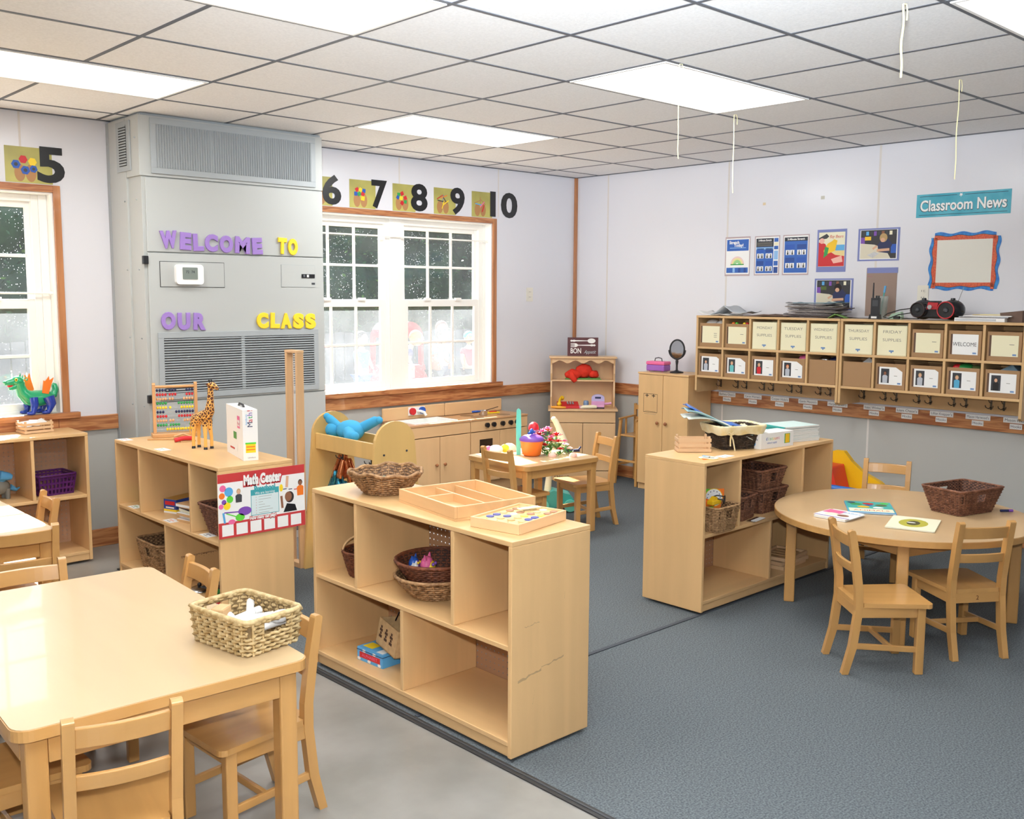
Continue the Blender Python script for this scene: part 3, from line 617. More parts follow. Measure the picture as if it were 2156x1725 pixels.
def bin_box(k, row, y, spec):
    z = 1.1825 if row else .9625; w, d = .2, .265
    if spec and spec[0] == 'sup': h = .197; ma = mat('bin_cream', 'e4ddb8', .7)
    else: h = .178 if row else .168; ma = cardb
    pos = 'left' if k < 5 else 'right'; rn = 'top' if row else 'bottom'
    if spec is None: lab = 'plain cardboard bin without a card, %s bottom cubby row, %s unit' % ('rightmost in the' if k == 4 else 'leftmost in the', pos)
    elif spec[0] == 'sup': lab = 'cream bin marked %s SUPPLIES in the top cubby row' % spec[1]
    elif spec[0] == 'wel': lab = 'cardboard bin with a white WELCOME card, top cubby row'
    elif spec[0] == 'ph': lab = 'cardboard bin with a photo card of %s' % spec[4]
    else: lab = {0: 'cardboard bin with a yellow three-line card, topmost left cubby', 1: 'cardboard bin with a yellow card, second top cubby, colourful toy tips above', 7: 'cardboard bin with a yellow card right of the FRIDAY bin', 9: 'cardboard bin with a yellow card at the right end of the top cubby row'}[k]
    r = thing('storage_bin', lab, 'bin', (-.29, y, z), -90, 'bins in the wall cubbies')
    m = MB(); t = .004
    m.box(-w/2, w/2, 0, d, 0, t, ma); m.box(-w/2, w/2, 0, t, t, h, ma); m.box(-w/2, w/2, d-t, d, t, h, ma); m.box(-w/2, -w/2+t, t, d-t, t, h, ma); m.box(w/2-t, w/2, t, d-t, t, h, ma)
    m.box(-w/2-.001, w/2+.001, -.001, d+.001, h-.006, h-.001, ma) if 0 else None
    m.build('bin_body', r, .001)
    if not spec: return
    m = MB(); m.M = T(0, 0, 0, 90)
    if spec[0] == 'sup':
        R2(m, -.094, .006, .094, h-.006, 'creamcard', .001); m.text(spec[1], .027, 'ctext', 0, h-.042, .0013, 0, al='CENTER', w=min(.15, .021*len(spec[1]))); m.text('SUPPLIES', .027, 'ctext', 0, h-.095, .0013, 0, w=.125)
        R2(m, -.016, .026, .016, .036, 'clogo', .0014); R2(m, -.005, .018, .005, .026, 'clogo', .0014)
    else:
        cm = 'creamcard' if spec[0] == 'card' else 'whitecard'
        x0, x1, y0, y1 = -.075, .082, .03, h-.022
        R2(m, x0-.012, y0, x0-.001, y1, 'darkstrip', .001); cut = (spec[5] if spec[0] == 'ph' else 0)*.014
        m.add([(x0, y0, .0011), (x1, y0, .0011), (x1, y1-cut, .0011), (x1-cut*1.6, y1, .0011), (x0, y1, .0011)], [(0, 1, 2, 3, 4)], cm)
        R2(m, x1-.032, y0+.006, x1-.01, y0+.016, 'clogo', .0014)
        if spec[0] == 'ph':
            fig(m, -.035, (y0+y1)/2, .042, spec[1], spec[2], spec[3], .0014, 'photo_bg', .056, .094); m.text('child', .012, 'ctext', .04, (y0+y1)/2, .0014, 0) if 0 else R2(m, .026, (y0+y1)/2, .048, (y0+y1)/2+.003, 'ctext', .0014)
        elif spec[0] == 'wel': m.text('WELCOME', .034, 'dgrey', 0, (y0+y1)/2, .0014, 0, w=.145)
        else:
            for q in range(3 if spec[1] == 'dotted' else 1): R2(m, .03, .1-q*.014, .058, .1035-q*.014, 'ctext', .0014)
    m.build('card', r)
BINY = [U1Y-x for x in xs]+[U2Y-x for x in xs]
for k, y in enumerate(BINY): bin_box(k, 1, y, TOP[k]); bin_box(k, 0, y, BOT[k])
# things sticking out of the bins
def solob(name, lab, cat, fnc, loc, rz=0, group=None, bev=0):
    m = MB(); fnc(m); return solo(name, m, lab, cat, loc, rz, group, bev)
for i, (cn, dy) in enumerate((('orange', .075), ('green', .045), ('yellow', -.02), ('red', -.045), ('green', -.085))):
    c2 = 'lime' if cn == 'green' else cn
    if cn == 'green': mat('lime', '5cc83a', .5)
    solob('toy_piece', '%s toy piece poking out of the second top cubby bin, %s' % (c2, ['leftmost', 'left of the dark gap', 'right of the dark gap', 'near the right', 'rightmost'][i]), 'toy',
          lambda m, c=c2: (m.tube([(0, 0, 0), (0, -.01, .035), (0, -.02, .05)], .012, 8, c), m.ball((0, -.02, .052), .013, c, 8, 6)), (-.255, BINY[1]+dy, 1.308), 0, 'toy pieces in the cubby bin')
solob('cloth_bundle', 'pinkish white cloth bundle in the top left cubby bin', 'cloth', lambda m: (m.ball((0, -.04, 0), (.05, .05, .03), 'whitecard'), m.ball((0, .05, 0), (.05, .055, .034), 'whitecard')), (-.19, BINY[0], 1.353))
solob('toy_ball', 'magenta round toy in the fourth bottom cubby bin', 'toy', lambda m: m.ball((0, 0, 0), (.045, .045, .03), 'pink', 16, 10), (-.2, BINY[3]-.05, 1.125))
solob('plastic_bag', 'crumpled clear plastic bag in the plain bottom bin of the left unit', 'bag', lambda m: (m.ball((0, .03, 0), (.05, .05, .025), 'steel', 7, 5), m.ball((0, -.04, 0), (.04, .04, .022), 'navy', 7, 5)), (-.19, BINY[4], 1.128))
solob('paper_sheet', 'white paper corner standing in the plain bottom bin of the right unit', 'paper', lambda m: m.prism([(-.08, 0), (.06, 0), (-.02, .06)], -.002, .002, 'whitecard', 'x'), (-.2, BINY[5]-.02, 1.10))
solob('knit_cloth', 'red and green cloth heap in the bottom bin below WELCOME', 'cloth', lambda m: (m.ball((0, .02, 0), (.06, .06, .03), 'green', 9, 6), m.ball((-.03, .06, .005), (.03, .03, .02), 'red', 8, 6), m.ball((.0, -.05, .0), (.04, .04, .024), mat('moss', '5a6a3a', .9), 8, 6)), (-.2, BINY[8], 1.125))
solob('fabric_fold', 'grey-blue folded fabric in the bottom right cubby bin', 'cloth', lambda m: m.prism([(-.09, 0), (.09, 0), (-.03, .065)], -.05, .05, mat('slateblue', '6d8796', .9), 'x'), (-.2, BINY[9]-.01, 1.10))
for k, dz in ((2, 0), (6, 0)):
    solob('cloth_bundle', 'dark blue cloth bundle inside the %s bin' % TOP[k][1].lower(), 'cloth', lambda m: (m.ball((0, 0, 0), (.06, .08, .02), 'navy', 10, 6), m.ball((-.05, -.03, .002), (.03, .04, .014), 'lblue', 8, 6)), (-.18, BINY[k], 1.355))
# hook name labels on the brown board
NM = ["Bethany Olson's", "Caron Warren's", "Cooper Hicks's", "Gavin Moore's", "Harper Smith's", "Isaac Winker's", "Liam Chase's", "Lillian Knepper's", "Mason Harwood's", "Mason Price's"]
for k, y in enumerate(BINY):
    m = RW(); m.M = m.M; w = .155
    m.box(-w/2, w/2, .002, .034, 0, .0012, 'whitecard'); m.box(-.037, .037, -.036, -.003, 0, .0012, 'whitecard')
    m.text(NM[k], .024, 'ink', 0, .018, .0013, 0, w=w*.88); m.text('Hooks', .024, 'ink', 0, -.020, .0013, 0, w=.06)
    o = solo('name_label', m, 'two-strip paper name label on the brown board, %s from the left' % ['first', 'second', 'third', 'fourth', 'fifth', 'sixth', 'seventh', 'eighth', 'ninth', 'tenth'][k], 'label', (-.0222, y+(.02 if k < 5 else .0), .782), 0, 'name labels under the coat hooks')

# ---------------------------------------------------------------- play kitchen
kw = {a: wood('kitchen_'+a, 'dbb384', a, .05, .35) for a in 'xz'}; ktop = mat('counter_tan', 'c29468', .3, coat=.2)
knobw = mat('knob_wood', '9a6038', .35)
def unit(name, lab, x0, x1):
    r = thing(name, lab, 'play kitchen', ((x0+x1)/2, -.36, 0), 0); h = (x1-x0)/2-.001; D = .33
    def part(n, ma, *b, parent=r, bev=.002): m = MB(); m.box(*b, ma); return m.build(n, parent, bev)
    part('side_panel', kw['z'], -h, -h+.015, .018, D, 0, .585); part('side_panel', kw['z'], h-.015, h, .018, D, 0, .585)
    part('back_panel', kw['x'], -h+.015, h-.015, D-.012, D, .02, .585); part('base_panel', kw['x'], -h+.015, h-.015, .03, D-.012, .085, .1); part('kick_board', kw['x'], -h+.015, h-.015, .045, .06, 0, .085)
    part('backsplash', kw['x'], -h, h, D-.017, D, .6, .703, bev=.012)
    part('fascia', kw['x'], -h+.002, h-.002, 0, .018, .5, .583)
    return r, h, D, part
r, h, D, part = unit('play_sink', 'wooden play kitchen sink unit with white basin below the window', -2.15, -1.54)
m = MB(); a, b, c, d = -.19, .19, .06, .27
for q in ((-h, a, -.004, D-.017), (b, h, -.004, D-.017), (a, b, -.004, c), (a, b, d, D-.017)): m.box(*q, .585, .6, ktop)
m.build('countertop', r, .001)
m = MB(); t = .02
for q in ((a-t, a, c-t, d+t), (b, b+t, c-t, d+t), (a, b, c-t, c), (a, b, d, d+t)): m.box(*q, .6, .606, 'white')
for q in ((a, a+.004, c, d), (b-.004, b, c, d), (a, b, c, c+.004), (a, b, d-.004, d)): m.box(*q, .54, .6, 'white')
m.box(a, b, c, d, .536, .54, 'white'); m.build('sink_basin', r)
m = MB(); m.box(-.065, .095, D-.026, D-.018, .632, .697, 'white'); m.build('tap_plate', r, .003)
m = MB(); m.cyl((-.032, D-.045, .664), (-.032, D-.026, .664), .027, None, 18, 'red'); m.build('hot_tap', r, .003)
m = MB(); m.cyl((.062, D-.045, .667), (.062, D-.026, .667), .027, None, 18, 'blue'); m.build('cold_tap', r, .003)
m = MB(); m.tube([(.02, D-.03, .66), (.03, D-.05, .665), (.05, D-.075, .655), (.06, D-.085, .63)], .011, 10, 'white'); m.build('spout', r)
for s in (-1, 1):
    m = MB(); m.box(.003 if s > 0 else -h+.002, h-.002 if s > 0 else -.003, 0, .016, .1, .494, kw['z']); dr = m.build('door', r, .002)
    m = MB(); m.cyl((s*.04, -.008, .283), (s*.04, 0, .283), .006, None, 8, knobw); m.ball((s*.04, -.016, .283), (.013, .01, .013), knobw, 12, 8); m.build('knob', dr)
r, h, D, part = unit('play_stove', 'wooden play kitchen stove unit with five black knobs', -1.538, -.925)
part('countertop', ktop, -h, h, -.004, D-.017, .585, .6)
for x in (-.145, -.075, .02, .107, .178):
    m = MB(); m.cyl((x, -.022, .546), (x, 0, .546), .02, .017, 16, 'black'); m.box(x-.005, x+.005, -.026, -.02, .53, .562, 'black'); m.build('stove_knob', r, .002)
m = MB(); x0, x1 = -h+.002, -.003; z0, z1 = .1, .494
wx0, wx1, wz0, wz1 = -.215, -.075, .325, .435
for q in ((x0, wx0, z0, z1), (wx1, x1, z0, z1), (wx0, wx1, z0, wz0), (wx0, wx1, wz1, z1)): m.box(q[0], q[1], 0, .016, q[2], q[3], kw['z'])
dr = m.build('oven_door', r)
m = MB(); m.prism([(x+(wx0+wx1)/2, z+(wz0+wz1)/2) for x, z in rpoly(wx1-wx0+.008, wz1-wz0+.008, .02)], .004, .006, mat('oven_glass', '2c2018', .15), 'y'); m.build('oven_window', dr)
m = MB(); m.box(.003, h-.002, 0, .016, .1, .494, kw['z']); m.build('door', r, .002)
for i, (x, y) in enumerate(((-.16, .09), (-.16, .22), (.12, .09), (.12, .22))): m = MB(); m.cyl((x, y, .6), (x, y, .6015), .055, None, 24, mat('burner', '8a6a48', .4)); m.build('burner', r)
solob('green_block', 'flat green toy board lying in the white play sink', 'toy', lambda m: m.box(-.07, .07, -.035, .035, 0, .02, mat('lime', '5cc83a', .5)), (-1.83, -.21, .542), 10, None, .004)
# pan with blue handle, on the stove
t_ = thing('toy_saucepan', 'small steel toy saucepan with a blue handle on the play stove', 'pan', (-1.27, -.2, .602)); m = MB(); m.lathe([(0, 0), (.034, 0), (.036, .003), (.036, .036), (.038, .037), (.034, .037), (.033, .004), (0, .004)], 24, 'chrome'); m.build('pan_body', t_)
m = MB(); m.tube([(-.034, 0, .03), (-.06, 0, .033), (-.115, 0, .034)], [.005, .009, .008], 8, 'blue'); m.build('pan_handle', t_)
solob('toy_food', 'yellow and red toy food slice with black fork behind the saucepan', 'toy food', lambda m: (m.prism(hemi(10, 0, pi, .06), 0, .01, 'yellow'), m.prism(hemi(8, 0, pi, .035, .0, .005), .01, .016, 'red'), m.bar((-.08, .03, .02), (.05, .01, .05), .007, .004, 'black')), (-1.13, -.17, .602), -10)

# ---------------------------------------------------------------- corner hutch, faces the camera
r = thing('play_hutch', 'wooden play hutch standing diagonally in the room corner', 'play hutch', (-.408, -.495, 0), -45)
def part(n, ma, *b, parent=r, bev=.002): m = MB(); m.box(*b, ma); return m.build(n, parent, bev)
h = .275; D = .285
part('side_panel', kw['z'], -h, -h+.014, .016, D, 0, .59); part('side_panel', kw['z'], h-.014, h, .016, D, 0, .59); part('back_panel', kw['z'], -h+.014, h-.014, D-.008, D, .02, 1.04)
part('base_board', kw['x'], -h, h, 0, .016, 0, .08); part('drawer_front', kw['x'], -h, h, 0, .016, .495, .588); part('countertop', kw['x'], -h-.018, h+.018, -.015, D, .592, .61)
for s in (-1, 1): part('door', kw['z'], .002 if s > 0 else -h, h if s > 0 else -.002, 0, .016, .086, .49)
for s in (-1, 1):
    poly = [(.13, .61), (.115, .7), (.13, .8), (.14, .84), (.125, .9), (.13, .97), (.12, 1.03), (D-.008, 1.03), (D-.008, .61)]
    m = MB(); m.prism(poly, s*h-(.014 if s > 0 else 0), s*h+(0 if s > 0 else .014), kw['z'], 'x'); m.build('side_panel', r, .002)
part('middle_shelf', kw['x'], -h+.014, h-.014, .13, D-.008, .832, .846); part('top_panel', kw['x'], -h-.012, h+.012, .1, D, 1.03, 1.046)
m = MB(); K = 48; tp = [(-h+.014+(2*h-.028)*i/K, 1.03) for i in range(K+1)]; bt = [(-h+.014+(2*h-.028)*i/K, 1.0-.013*cos(2*pi*i/K*4)) for i in range(K+1)]
for i in range(K): m.prism([tp[i], bt[i], bt[i+1], tp[i+1]], .118, .13, kw['x'], 'y')
m.build('scalloped_valance', r)
m = MB(); m.M = T(-.235, -.0008, .03, 90); m.text('Childcraft', .032, 'black', 0, 0, 0, .0006, al='LEFT'); m.build('brand_mark', r)
def HL(x, y): # hutch-local to world
    A = radians(-45); return (-.408+x*cos(A)-y*sin(A), -.495+x*sin(A)+y*cos(A))
# Bon Appetit sign on top
m = MB(); m.M = T(0, 0, 0, 90); mr = mat('sign_maroon', '5c3236', .6, var=.12, vscale=20); W, Hh = .262, .158
m.box(-W/2, W/2, 0, Hh, -.018, 0, mr)
def sp(y, flip, fork):
    f = -1 if flip else 1; z = .0012; ma = 'whitecard'
    def q(pts): m.prism([(f*x, y+yy) for x, yy in pts] if f > 0 else [(f*x, y+yy) for x, yy in pts][::-1], 0, z, ma)
    q([(-.11, 0), (-.1, .009), (-.09, .006), (-.075, .009), (-.06, .005), (.04, .003), (.04, -.003), (-.06, -.005), (-.075, -.009), (-.09, -.006), (-.1, -.009)])
    if not fork: m.prism([(f*.073+.034*cos(2*pi*i/18), y+.021*sin(2*pi*i/18)) for i in range(18)], 0, z, ma)
    else:
        q([(.04, .003), (.055, .015), (.07, .017), (.07, -.017), (.055, -.015), (.04, -.003)])
        for k in (-.0145, -.005, .005, .0145): q([(.07, k+.0028), (.105, k+.002), (.105, k-.002), (.07, k-.0028)])
sp(.13, False, False); sp(.092, True, True)
m.text('BON', .062, 'whitecard', -.06, .042, .0006, .001, .001, w=.09); m.text('Appetit', .042, mat('sign_pale', 'b8c4c8', .6), .058, .034, .0006, .001, 0, w=.105, shear=.5)
hx_, hy_ = HL(0, .2)
solo('wall_sign', m, 'maroon BON Appetit sign with white spoon and fork, standing on the corner hutch', 'sign', (hx_, hy_, 1.0465), -45)

# ---------------------------------------------------------------- wardrobe
r = thing('play_wardrobe', 'tall wooden two-door play cupboard against the right wall', 'cupboard', (-.32, -1.268, 0), -90); h = .247; D = .318
def part(n, ma, *b, parent=r, bev=.002): m = MB(); m.box(*b, ma); return m.build(n, parent, bev)
part('side_panel', birch['z'], -h, -h+.015, .017, D-.02, 0, .94); part('side_panel', birch['z'], h-.015, h, .017, D-.02, 0, .94); part('back_panel', birch['z'], -h+.015, h-.015, D-.028, D-.02, .0, .94)
part('top_panel', birch['x'], -h-.004, h+.004, -.006, D-.02, .94, .955); part('base_board', birch['x'], -h+.015, h-.015, .02, .035, 0, .05); part('bottom_panel', birch['x'], -h+.015, h-.015, .035, D-.03, .05, .065)
m = MB(); m.box(-h, -.002, 0, .016, .052, .938, birch['z']); d1 = m.build('door', r, .002)
m = MB(); m.M = T(-.122, -.0006, .71, 90); w, hh, b = .14, .15, .003
ink = mat('stamp_black', '2a211c', .6)
for q in ((-w/2, w/2, hh/2-b, hh/2), (-w/2, w/2, -hh/2, -hh/2+b), (-w/2, -w/2+b, -hh/2, hh/2), (w/2-b, w/2, -hh/2, hh/2)): R2(m, q[0], q[2], q[1], q[3], ink, 0)
for x in (-.035, .03): R2(m, x-.017, hh/2-.018, x+.017, hh/2-.012, ink, 0); R2(m, x-.003, hh/2-.03, x+.003, hh/2-.003, ink, 0)
R2(m, -.055, -hh/2+.008, .055, -hh/2+.0095, ink, 0); R2(m, -.06, -hh/2-.014, .058, -hh/2-.012, 'ctext', 0); m.build('printed_drawing', d1)
m = MB(); m.box(.002, h, 0, .016, .052, .938, birch['z']); d2 = m.build('door', r, .002)
for s, dd in ((-1, d1), (1, d2)): m = MB(); x = s*.041; m.cyl((x, -.01, .557), (x, 0, .557), .006, None, 8, knobw); m.ball((x, -.017, .557), (.014, .01, .014), knobw, 12, 8); m.build('knob', dd)
# purple case and mirror on the wardrobe
r = thing('toy_case', 'pink and purple toy carrying case on top of the wooden cupboard', 'case', (-.19, -1.115, .956), -84)
m = MB(); m.box(-.085, .085, -.05, .05, .006, .055, mat('clear_purple', '9a62b8', .2)); m.build('case_body', r, .008); m = MB(); m.box(-.087, .087, -.052, .052, .055, .083, 'pink'); m.build('lid', r, .008)
m = MB(); m.tube([(-.035, 0, .08), (-.03, 0, .105), (0, 0, .112), (.03, 0, .105), (.035, 0, .08)], .004, 8, 'dgrey'); m.build('handle', r)
for x in (-.06, .06):
    for y in (-.035, .035): m = MB(); m.ball((x, y, .006), .006, 'pink', 8, 6); m.build('foot', r)
r = thing('table_mirror', 'round black tilting mirror on a stand on top of the wooden cupboard', 'mirror', (-.19, -1.30, .956), -60)
m = MB(); m.lathe([(0, 0), (.055, 0), (.052, .008), (.02, .016), (.009, .022), (.008, .06), (.012, .09), (.008, .11), (.0, .112)], 24, 'black'); m.build('base', r)
m = MB(); m.tube([(.066*cos(a), 0, .18+.07*sin(a)) for a in [pi+pi*i/16 for i in range(17)]], .0045, 8, 'black'); m.build('yoke', r)
m = MB(); m.tube([(.056*cos(a), 0, .185+.076*sin(a)) for a in [2*pi*i/32 for i in range(32)]], .007, 8, 'black', closed=True); m.build('mirror_rim', r)
m = MB(); m.prism([(.054*cos(2*pi*i/32), .185+.074*sin(2*pi*i/32)) for i in range(32)], -.002, .002, mat('mirror', 'e8e8ea', .03, 1), 'y'); m.build('mirror_glass', r)

# ---------------------------------------------------------------- doll high chair
r = thing('doll_high_chair', 'wooden doll high chair between the hutch and the tall cupboard', 'high chair', (-.152, -.87, 0), -90)
fr = [(-.115, -.135, 1), (.115, -.135, 1), (-.115, .125, 0), (.115, .125, 0)]
for x, y, f in fr:
    m = MB(); top = (x*.78, y*.72, .54 if f else .66); m.bar((x, y, 0), top, .022, .022, maple['z'], up=(0, 1, 0)); m.build('leg', r, .003)
m = MB(); m.box(-.1, .1, -.105, .1, .4, .414, maple['x']); m.build('seat', r, .003)
for s in (-1, 1):
    m = MB(); m.bar((s*.09, -.12, .545), (s*.09, .095, .56), .02, .014, maple['y']); m.build('arm_rest', r, .003)
    m = MB(); m.bar((s*.09, -.03, .41), (s*.09, -.03, .55), .016, .012, maple['z'], up=(0, 1, 0)); m.build('spindle', r, .002)
    m = MB(); m.bar((s*.11, -.12, .16), (s*.11, .112, .16), .012, .018, maple['y']); m.build('stretcher', r, .002)
for z in (.63, .53): m = MB(); m.bar((-.085, .09, z), (.085, .09, z), .012, .04, maple['x']); m.build('back_rail', r, .003)
m = MB(); m.bar((-.105, -.12, .2), (.105, -.12, .2), .012, .018, maple['x']); m.build('foot_rest', r, .002)

# ---------------------------------------------------------------- dress-up rack (panels in x-z planes at two ends)
r = thing('dress_up_rack', 'low wooden dress-up rack with rounded end panels behind the centre shelf', 'clothes rack', (-3.405, -1.60, 0), 0)
yw = wood('rack', 'd8b06c', 'z', .08, .4)
def outl(): 
    R0 = .105; pts = [(-.2, 0), (.2, 0)]; top = [(R0*1.25*cos(a), .775+R0*1.15*sin(a)) for a in [pi*i/14 for i in range(15)]]
    return pts+top
for y in (-.31, .295):
    m = MB(); m.prism(outl(), y, y+.018, yw, 'y'); m.build('end_panel', r, .004)
for x in (-.115, .097):
    m = MB(); m.box(x, x+.016, -.292, .295, .69, .78, yw); m.build('side_rail', r, .003)
m = MB(); m.box(-.099, .097, -.292, .295, .69, .70, yw); m.build('tray_bottom', r)
m = MB(); m.box(-.12, .12, -.292, .295, .12, .135, yw); m.build('lower_shelf', r, .002)
for x, z in ((-.075, .72), (.075, .73)): m = MB(); m.cyl((x, -.313, z), (x, -.309, z), .006, None, 8, 'dgrey'); m.build('screw', r)
for y in (-.12, .16): m = hook_mb('dgrey'); o = m.build('coat_hook', r, 0, 2, (-.02, y, .66)); o.rotation_euler = (0, 0, radians(90-180))
# tall narrow frame
r = thing('tall_wooden_frame', 'tall narrow wooden frame with clear sides between the Math Center shelf and the dress-up rack', 'frame', (-3.575, -1.22, 0), 0)
tw = wood('framewood', 'd8ae80', 'z', .1, .4)
for y, n in ((-.055, 'post'), (.055, 'post')): m = MB(); m.box(-.045, .0, y-.009, y+.009, 0, 1.235, tw); m.build(n, r, .002)
m = MB(); m.box(-.046, .001, -.066, .066, 1.235, 1.25, tw); m.build('cap', r, .002); m = MB(); m.box(-.046, .001, -.046, .046, 0, .03, tw); m.build('foot_block', r, .002)
m = MB(); m.box(-.01, -.007, -.046, .046, .03, 1.235, mat('acrylic', 'ffffff', .05, alpha=.12)); m.build('clear_panel', r)
# ---------------------------------------------------------------- baskets
def wk(key, c, c2): return mat(key, c, .65, col2=c2, vscale=45, bump=.5, bscale=120)
wk('seagrass', 'd2b888', 'a88a58'); wk('seagrass_in_shade', '8a7048', '6a5434'); wk('wicker', 'b08458', '80552e'); wk('wicker_in_shade', '6a4a2c', '4a3018')  # inside tones are darkened copies, painting in the shade within a basket
wk('brownwicker', '8a5a40', '643c2a'); wk('brown_in_shade', '42261a', '2e1a12'); wk('tanwicker', 'bc9468', '8e6a44'); wk('redwicker', '7e4426', '582a14'); wk('darkwicker', '4a3828', '2a1e14'); wk('bowlwick', 'b48a5e', '7a5430')
def basket(name, lab, loc, rz, a0, b0, a1, b1, h, rc, rows, stakes, r, m, mi, hole=None, rim=None, group='wicker baskets'):
    t = thing(name, lab, 'basket', loc, rz, group)
    mb = MB(); gap = None
    if hole: # hole on local -Y and +Y sides, 0..1 perimeter: side0 is -Y
        per = 2*(2*(a1-rc)+2*(b1-rc)+pi*rc); c0 = (a1-rc)/per; hw = hole/per
        c1 = (c0+.5) % 1
        def gap(s, q): return .52 < q < .84 and (abs(s-c0) < hw or abs(s-c1) < hw)
    weave(mb, rect_fn(a0, b0, a1, b1, rc), h, rows, stakes, r, m, mi, gap=gap)
    mb.build('woven_body', t)
    rm = MB(); n = stakes*2; pts = rrect(a1, b1, rc, n); rm.tube([(x, y, h+r*.5) for x, y, nx, ny in pts], r*1.5, 6, rim or m, closed=True); rm.build('rim', t)
    return t
def bowl(name, lab, loc, r0, r1, h, rows, stakes, r, m, mi, sag=None, e=1.0, rz=0, handle=False, group='round woven bowls'):
    t = thing(name, lab, 'basket', loc, rz, group); mb = MB()
    weave(mb, round_fn(r0, r1, .8, e), h, rows, stakes, r, m, mi, sag=sag); mb.build('woven_body', t)
    rm = MB(); n = stakes*2; rm.tube([(r1*cos(2*pi*j/n), r1*e*sin(2*pi*j/n), h+(sag(j/n) if sag else 0)+r*.4) for j in range(n)], r*1.5, 6, m, closed=True); rm.build('rim', t)
    if handle:
        hm = MB(); hm.tube([(0, r1*e*cos(a), h+sin(a)*.07) for a in [pi*i/16 for i in range(17)]], .0045, 8, 'tan'); hm.build('handle', t)
    return t
# seagrass basket on the big table with its supplies
basket('seagrass_basket', 'pale seagrass basket of white glue sticks on the big table corner', (-5.175, -3.575, .5612), 9, .093, .126, .1, .135, .098, .022, 9, 26, .0052, 'seagrass', 'seagrass_in_shade', hole=.035)
rnd = random.Random(3)
gp = [(-5.215, -3.60, 20), (-5.18, -3.63, 50), (-5.15, -3.60, -30), (-5.20, -3.55, 80), (-5.15, -3.54, 10), (-5.12, -3.50, 60), (-5.13, -3.645, 0), (-5.22, -3.65, 100)]
names = ['nearest the left side', 'front middle', 'middle right', 'left of centre', 'centre', 'far right', 'at the handle hole', 'front left corner']
for i, (x, y, a) in enumerate(gp):
    g = thing('glue_stick', 'white glue stick in the seagrass basket, %s' % names[i], 'glue stick', (x, y, .612+.006*(i % 3)), a, 'glue sticks in the seagrass basket')
    m = MB(); m.cyl((-.045, 0, 0), (.02, 0, .006), .012, None, 12, 'white'); m.build('tube_body', g); m = MB(); m.cyl((.021, 0, .006), (.045, 0, .008), .0125, None, 12, 'whitecard'); m.build('cap', g)
solob('sponge', 'flat tan sponge block standing in the far left of the seagrass basket', 'sponge', lambda m: m.box(-.03, .03, -.02, .02, 0, .085, 'tan'), (-5.215, -3.5, .567), 35, None, .006)
solob('plastic_bag', 'small clear bag with red print in the seagrass basket', 'bag', lambda m: (m.ball((0, 0, 0), (.035, .02, .02), mat('clearbag', 'e8ecf2', .2), 8, 6), m.ball((.022, -.008, .012), .006, 'red', 6, 4)), (-5.11, -3.66, .638))
# round table basket
basket('wicker_basket', 'brown rectangular wicker basket on the round table', (-1.545, -4.13, .5035), -14, .125, .085, .163, .118, .125, .02, 17, 44, .0034, 'brownwicker', 'brown_in_shade', hole=.03)
# shelf C baskets
basket('wicker_basket', 'tan wicker basket with orange toys and a clock card in the right shelf', (-2.44, -3.262, .4035), 0, .085, .09, .103, .108, .125, .03, 15, 36, .0034, 'tanwicker', 'wicker_in_shade', hole=.018)
basket('wicker_basket', 'small brown wicker basket standing behind the tan one in the same shelf', (-2.15, -3.19, .4035), 10, .075, .085, .09, .1, .125, .015, 14, 30, .0036, 'brownwicker', 'brown_in_shade', hole=.018)
b3 = basket('wicker_basket', 'brown wicker basket at the bottom of the two-basket stack in the right shelf', (-1.885, -3.165, .4035), 0, .095, .09, .13, .115, .13, .015, 14, 36, .0036, 'brownwicker', 'brown_in_shade', hole=.02)
b4 = dup(b3, (-1.905, -3.165, .512), 0, 'brown wicker basket on top of the two-basket stack in the right shelf')
# shelf B baskets
basket('wicker_basket', 'reddish brown wicker basket behind the Math Center sign', (-4.255, -1.765, .4035), 90, .095, .105, .12, .15, .15, .03, 15, 36, .0036, 'brownwicker', 'brown_in_shade')
basket('wicker_basket', 'large tan wicker basket in the lower left of the Math Center shelf', (-4.25, -.975, .0705), -90, .125, .11, .15, .135, .155, .04, 16, 38, .0036, 'tanwicker', 'wicker_in_shade', hole=.02)
basket('wicker_basket', 'smaller tan wicker basket beside the large one in the Math Center shelf', (-4.25, -1.225, .0705), -90, .075, .1, .09, .13, .135, .04, 14, 30, .0036, 'tanwicker', 'wicker_in_shade')
# shelf A bowls
bowl('woven_bowl', 'light scalloped wicker bowl of small toys on the centre shelf', (-4.175, -2.885, .7625), .078, .148, .088, 9, 30, .0042, 'bowlwick', 'wicker_in_shade', sag=lambda s: .005*sin(2*pi*s*9)+.005*sin(2*pi*s*2+1))
bowl('woven_bowl', 'light wicker bowl at the bottom of the stack inside the centre shelf', (-4.165, -3.205, .4035), .088, .165, .085, 8, 30, .0042, 'bowlwick', 'wicker_in_shade', e=.95)
bowl('woven_bowl', 'dark brown wicker bowl with bright toy figures, stacked inside the centre shelf', (-4.165, -3.205, .447), .082, .162, .1, 11, 32, .0042, 'redwicker', 'brown_in_shade', e=.95)
bowl('handled_basket', 'round red-brown handled basket in the upper left of the centre shelf', (-4.2, -2.795, .4035), .074, .105, .105, 13, 26, .0036, 'redwicker', 'brown_in_shade', handle=True, rz=60)
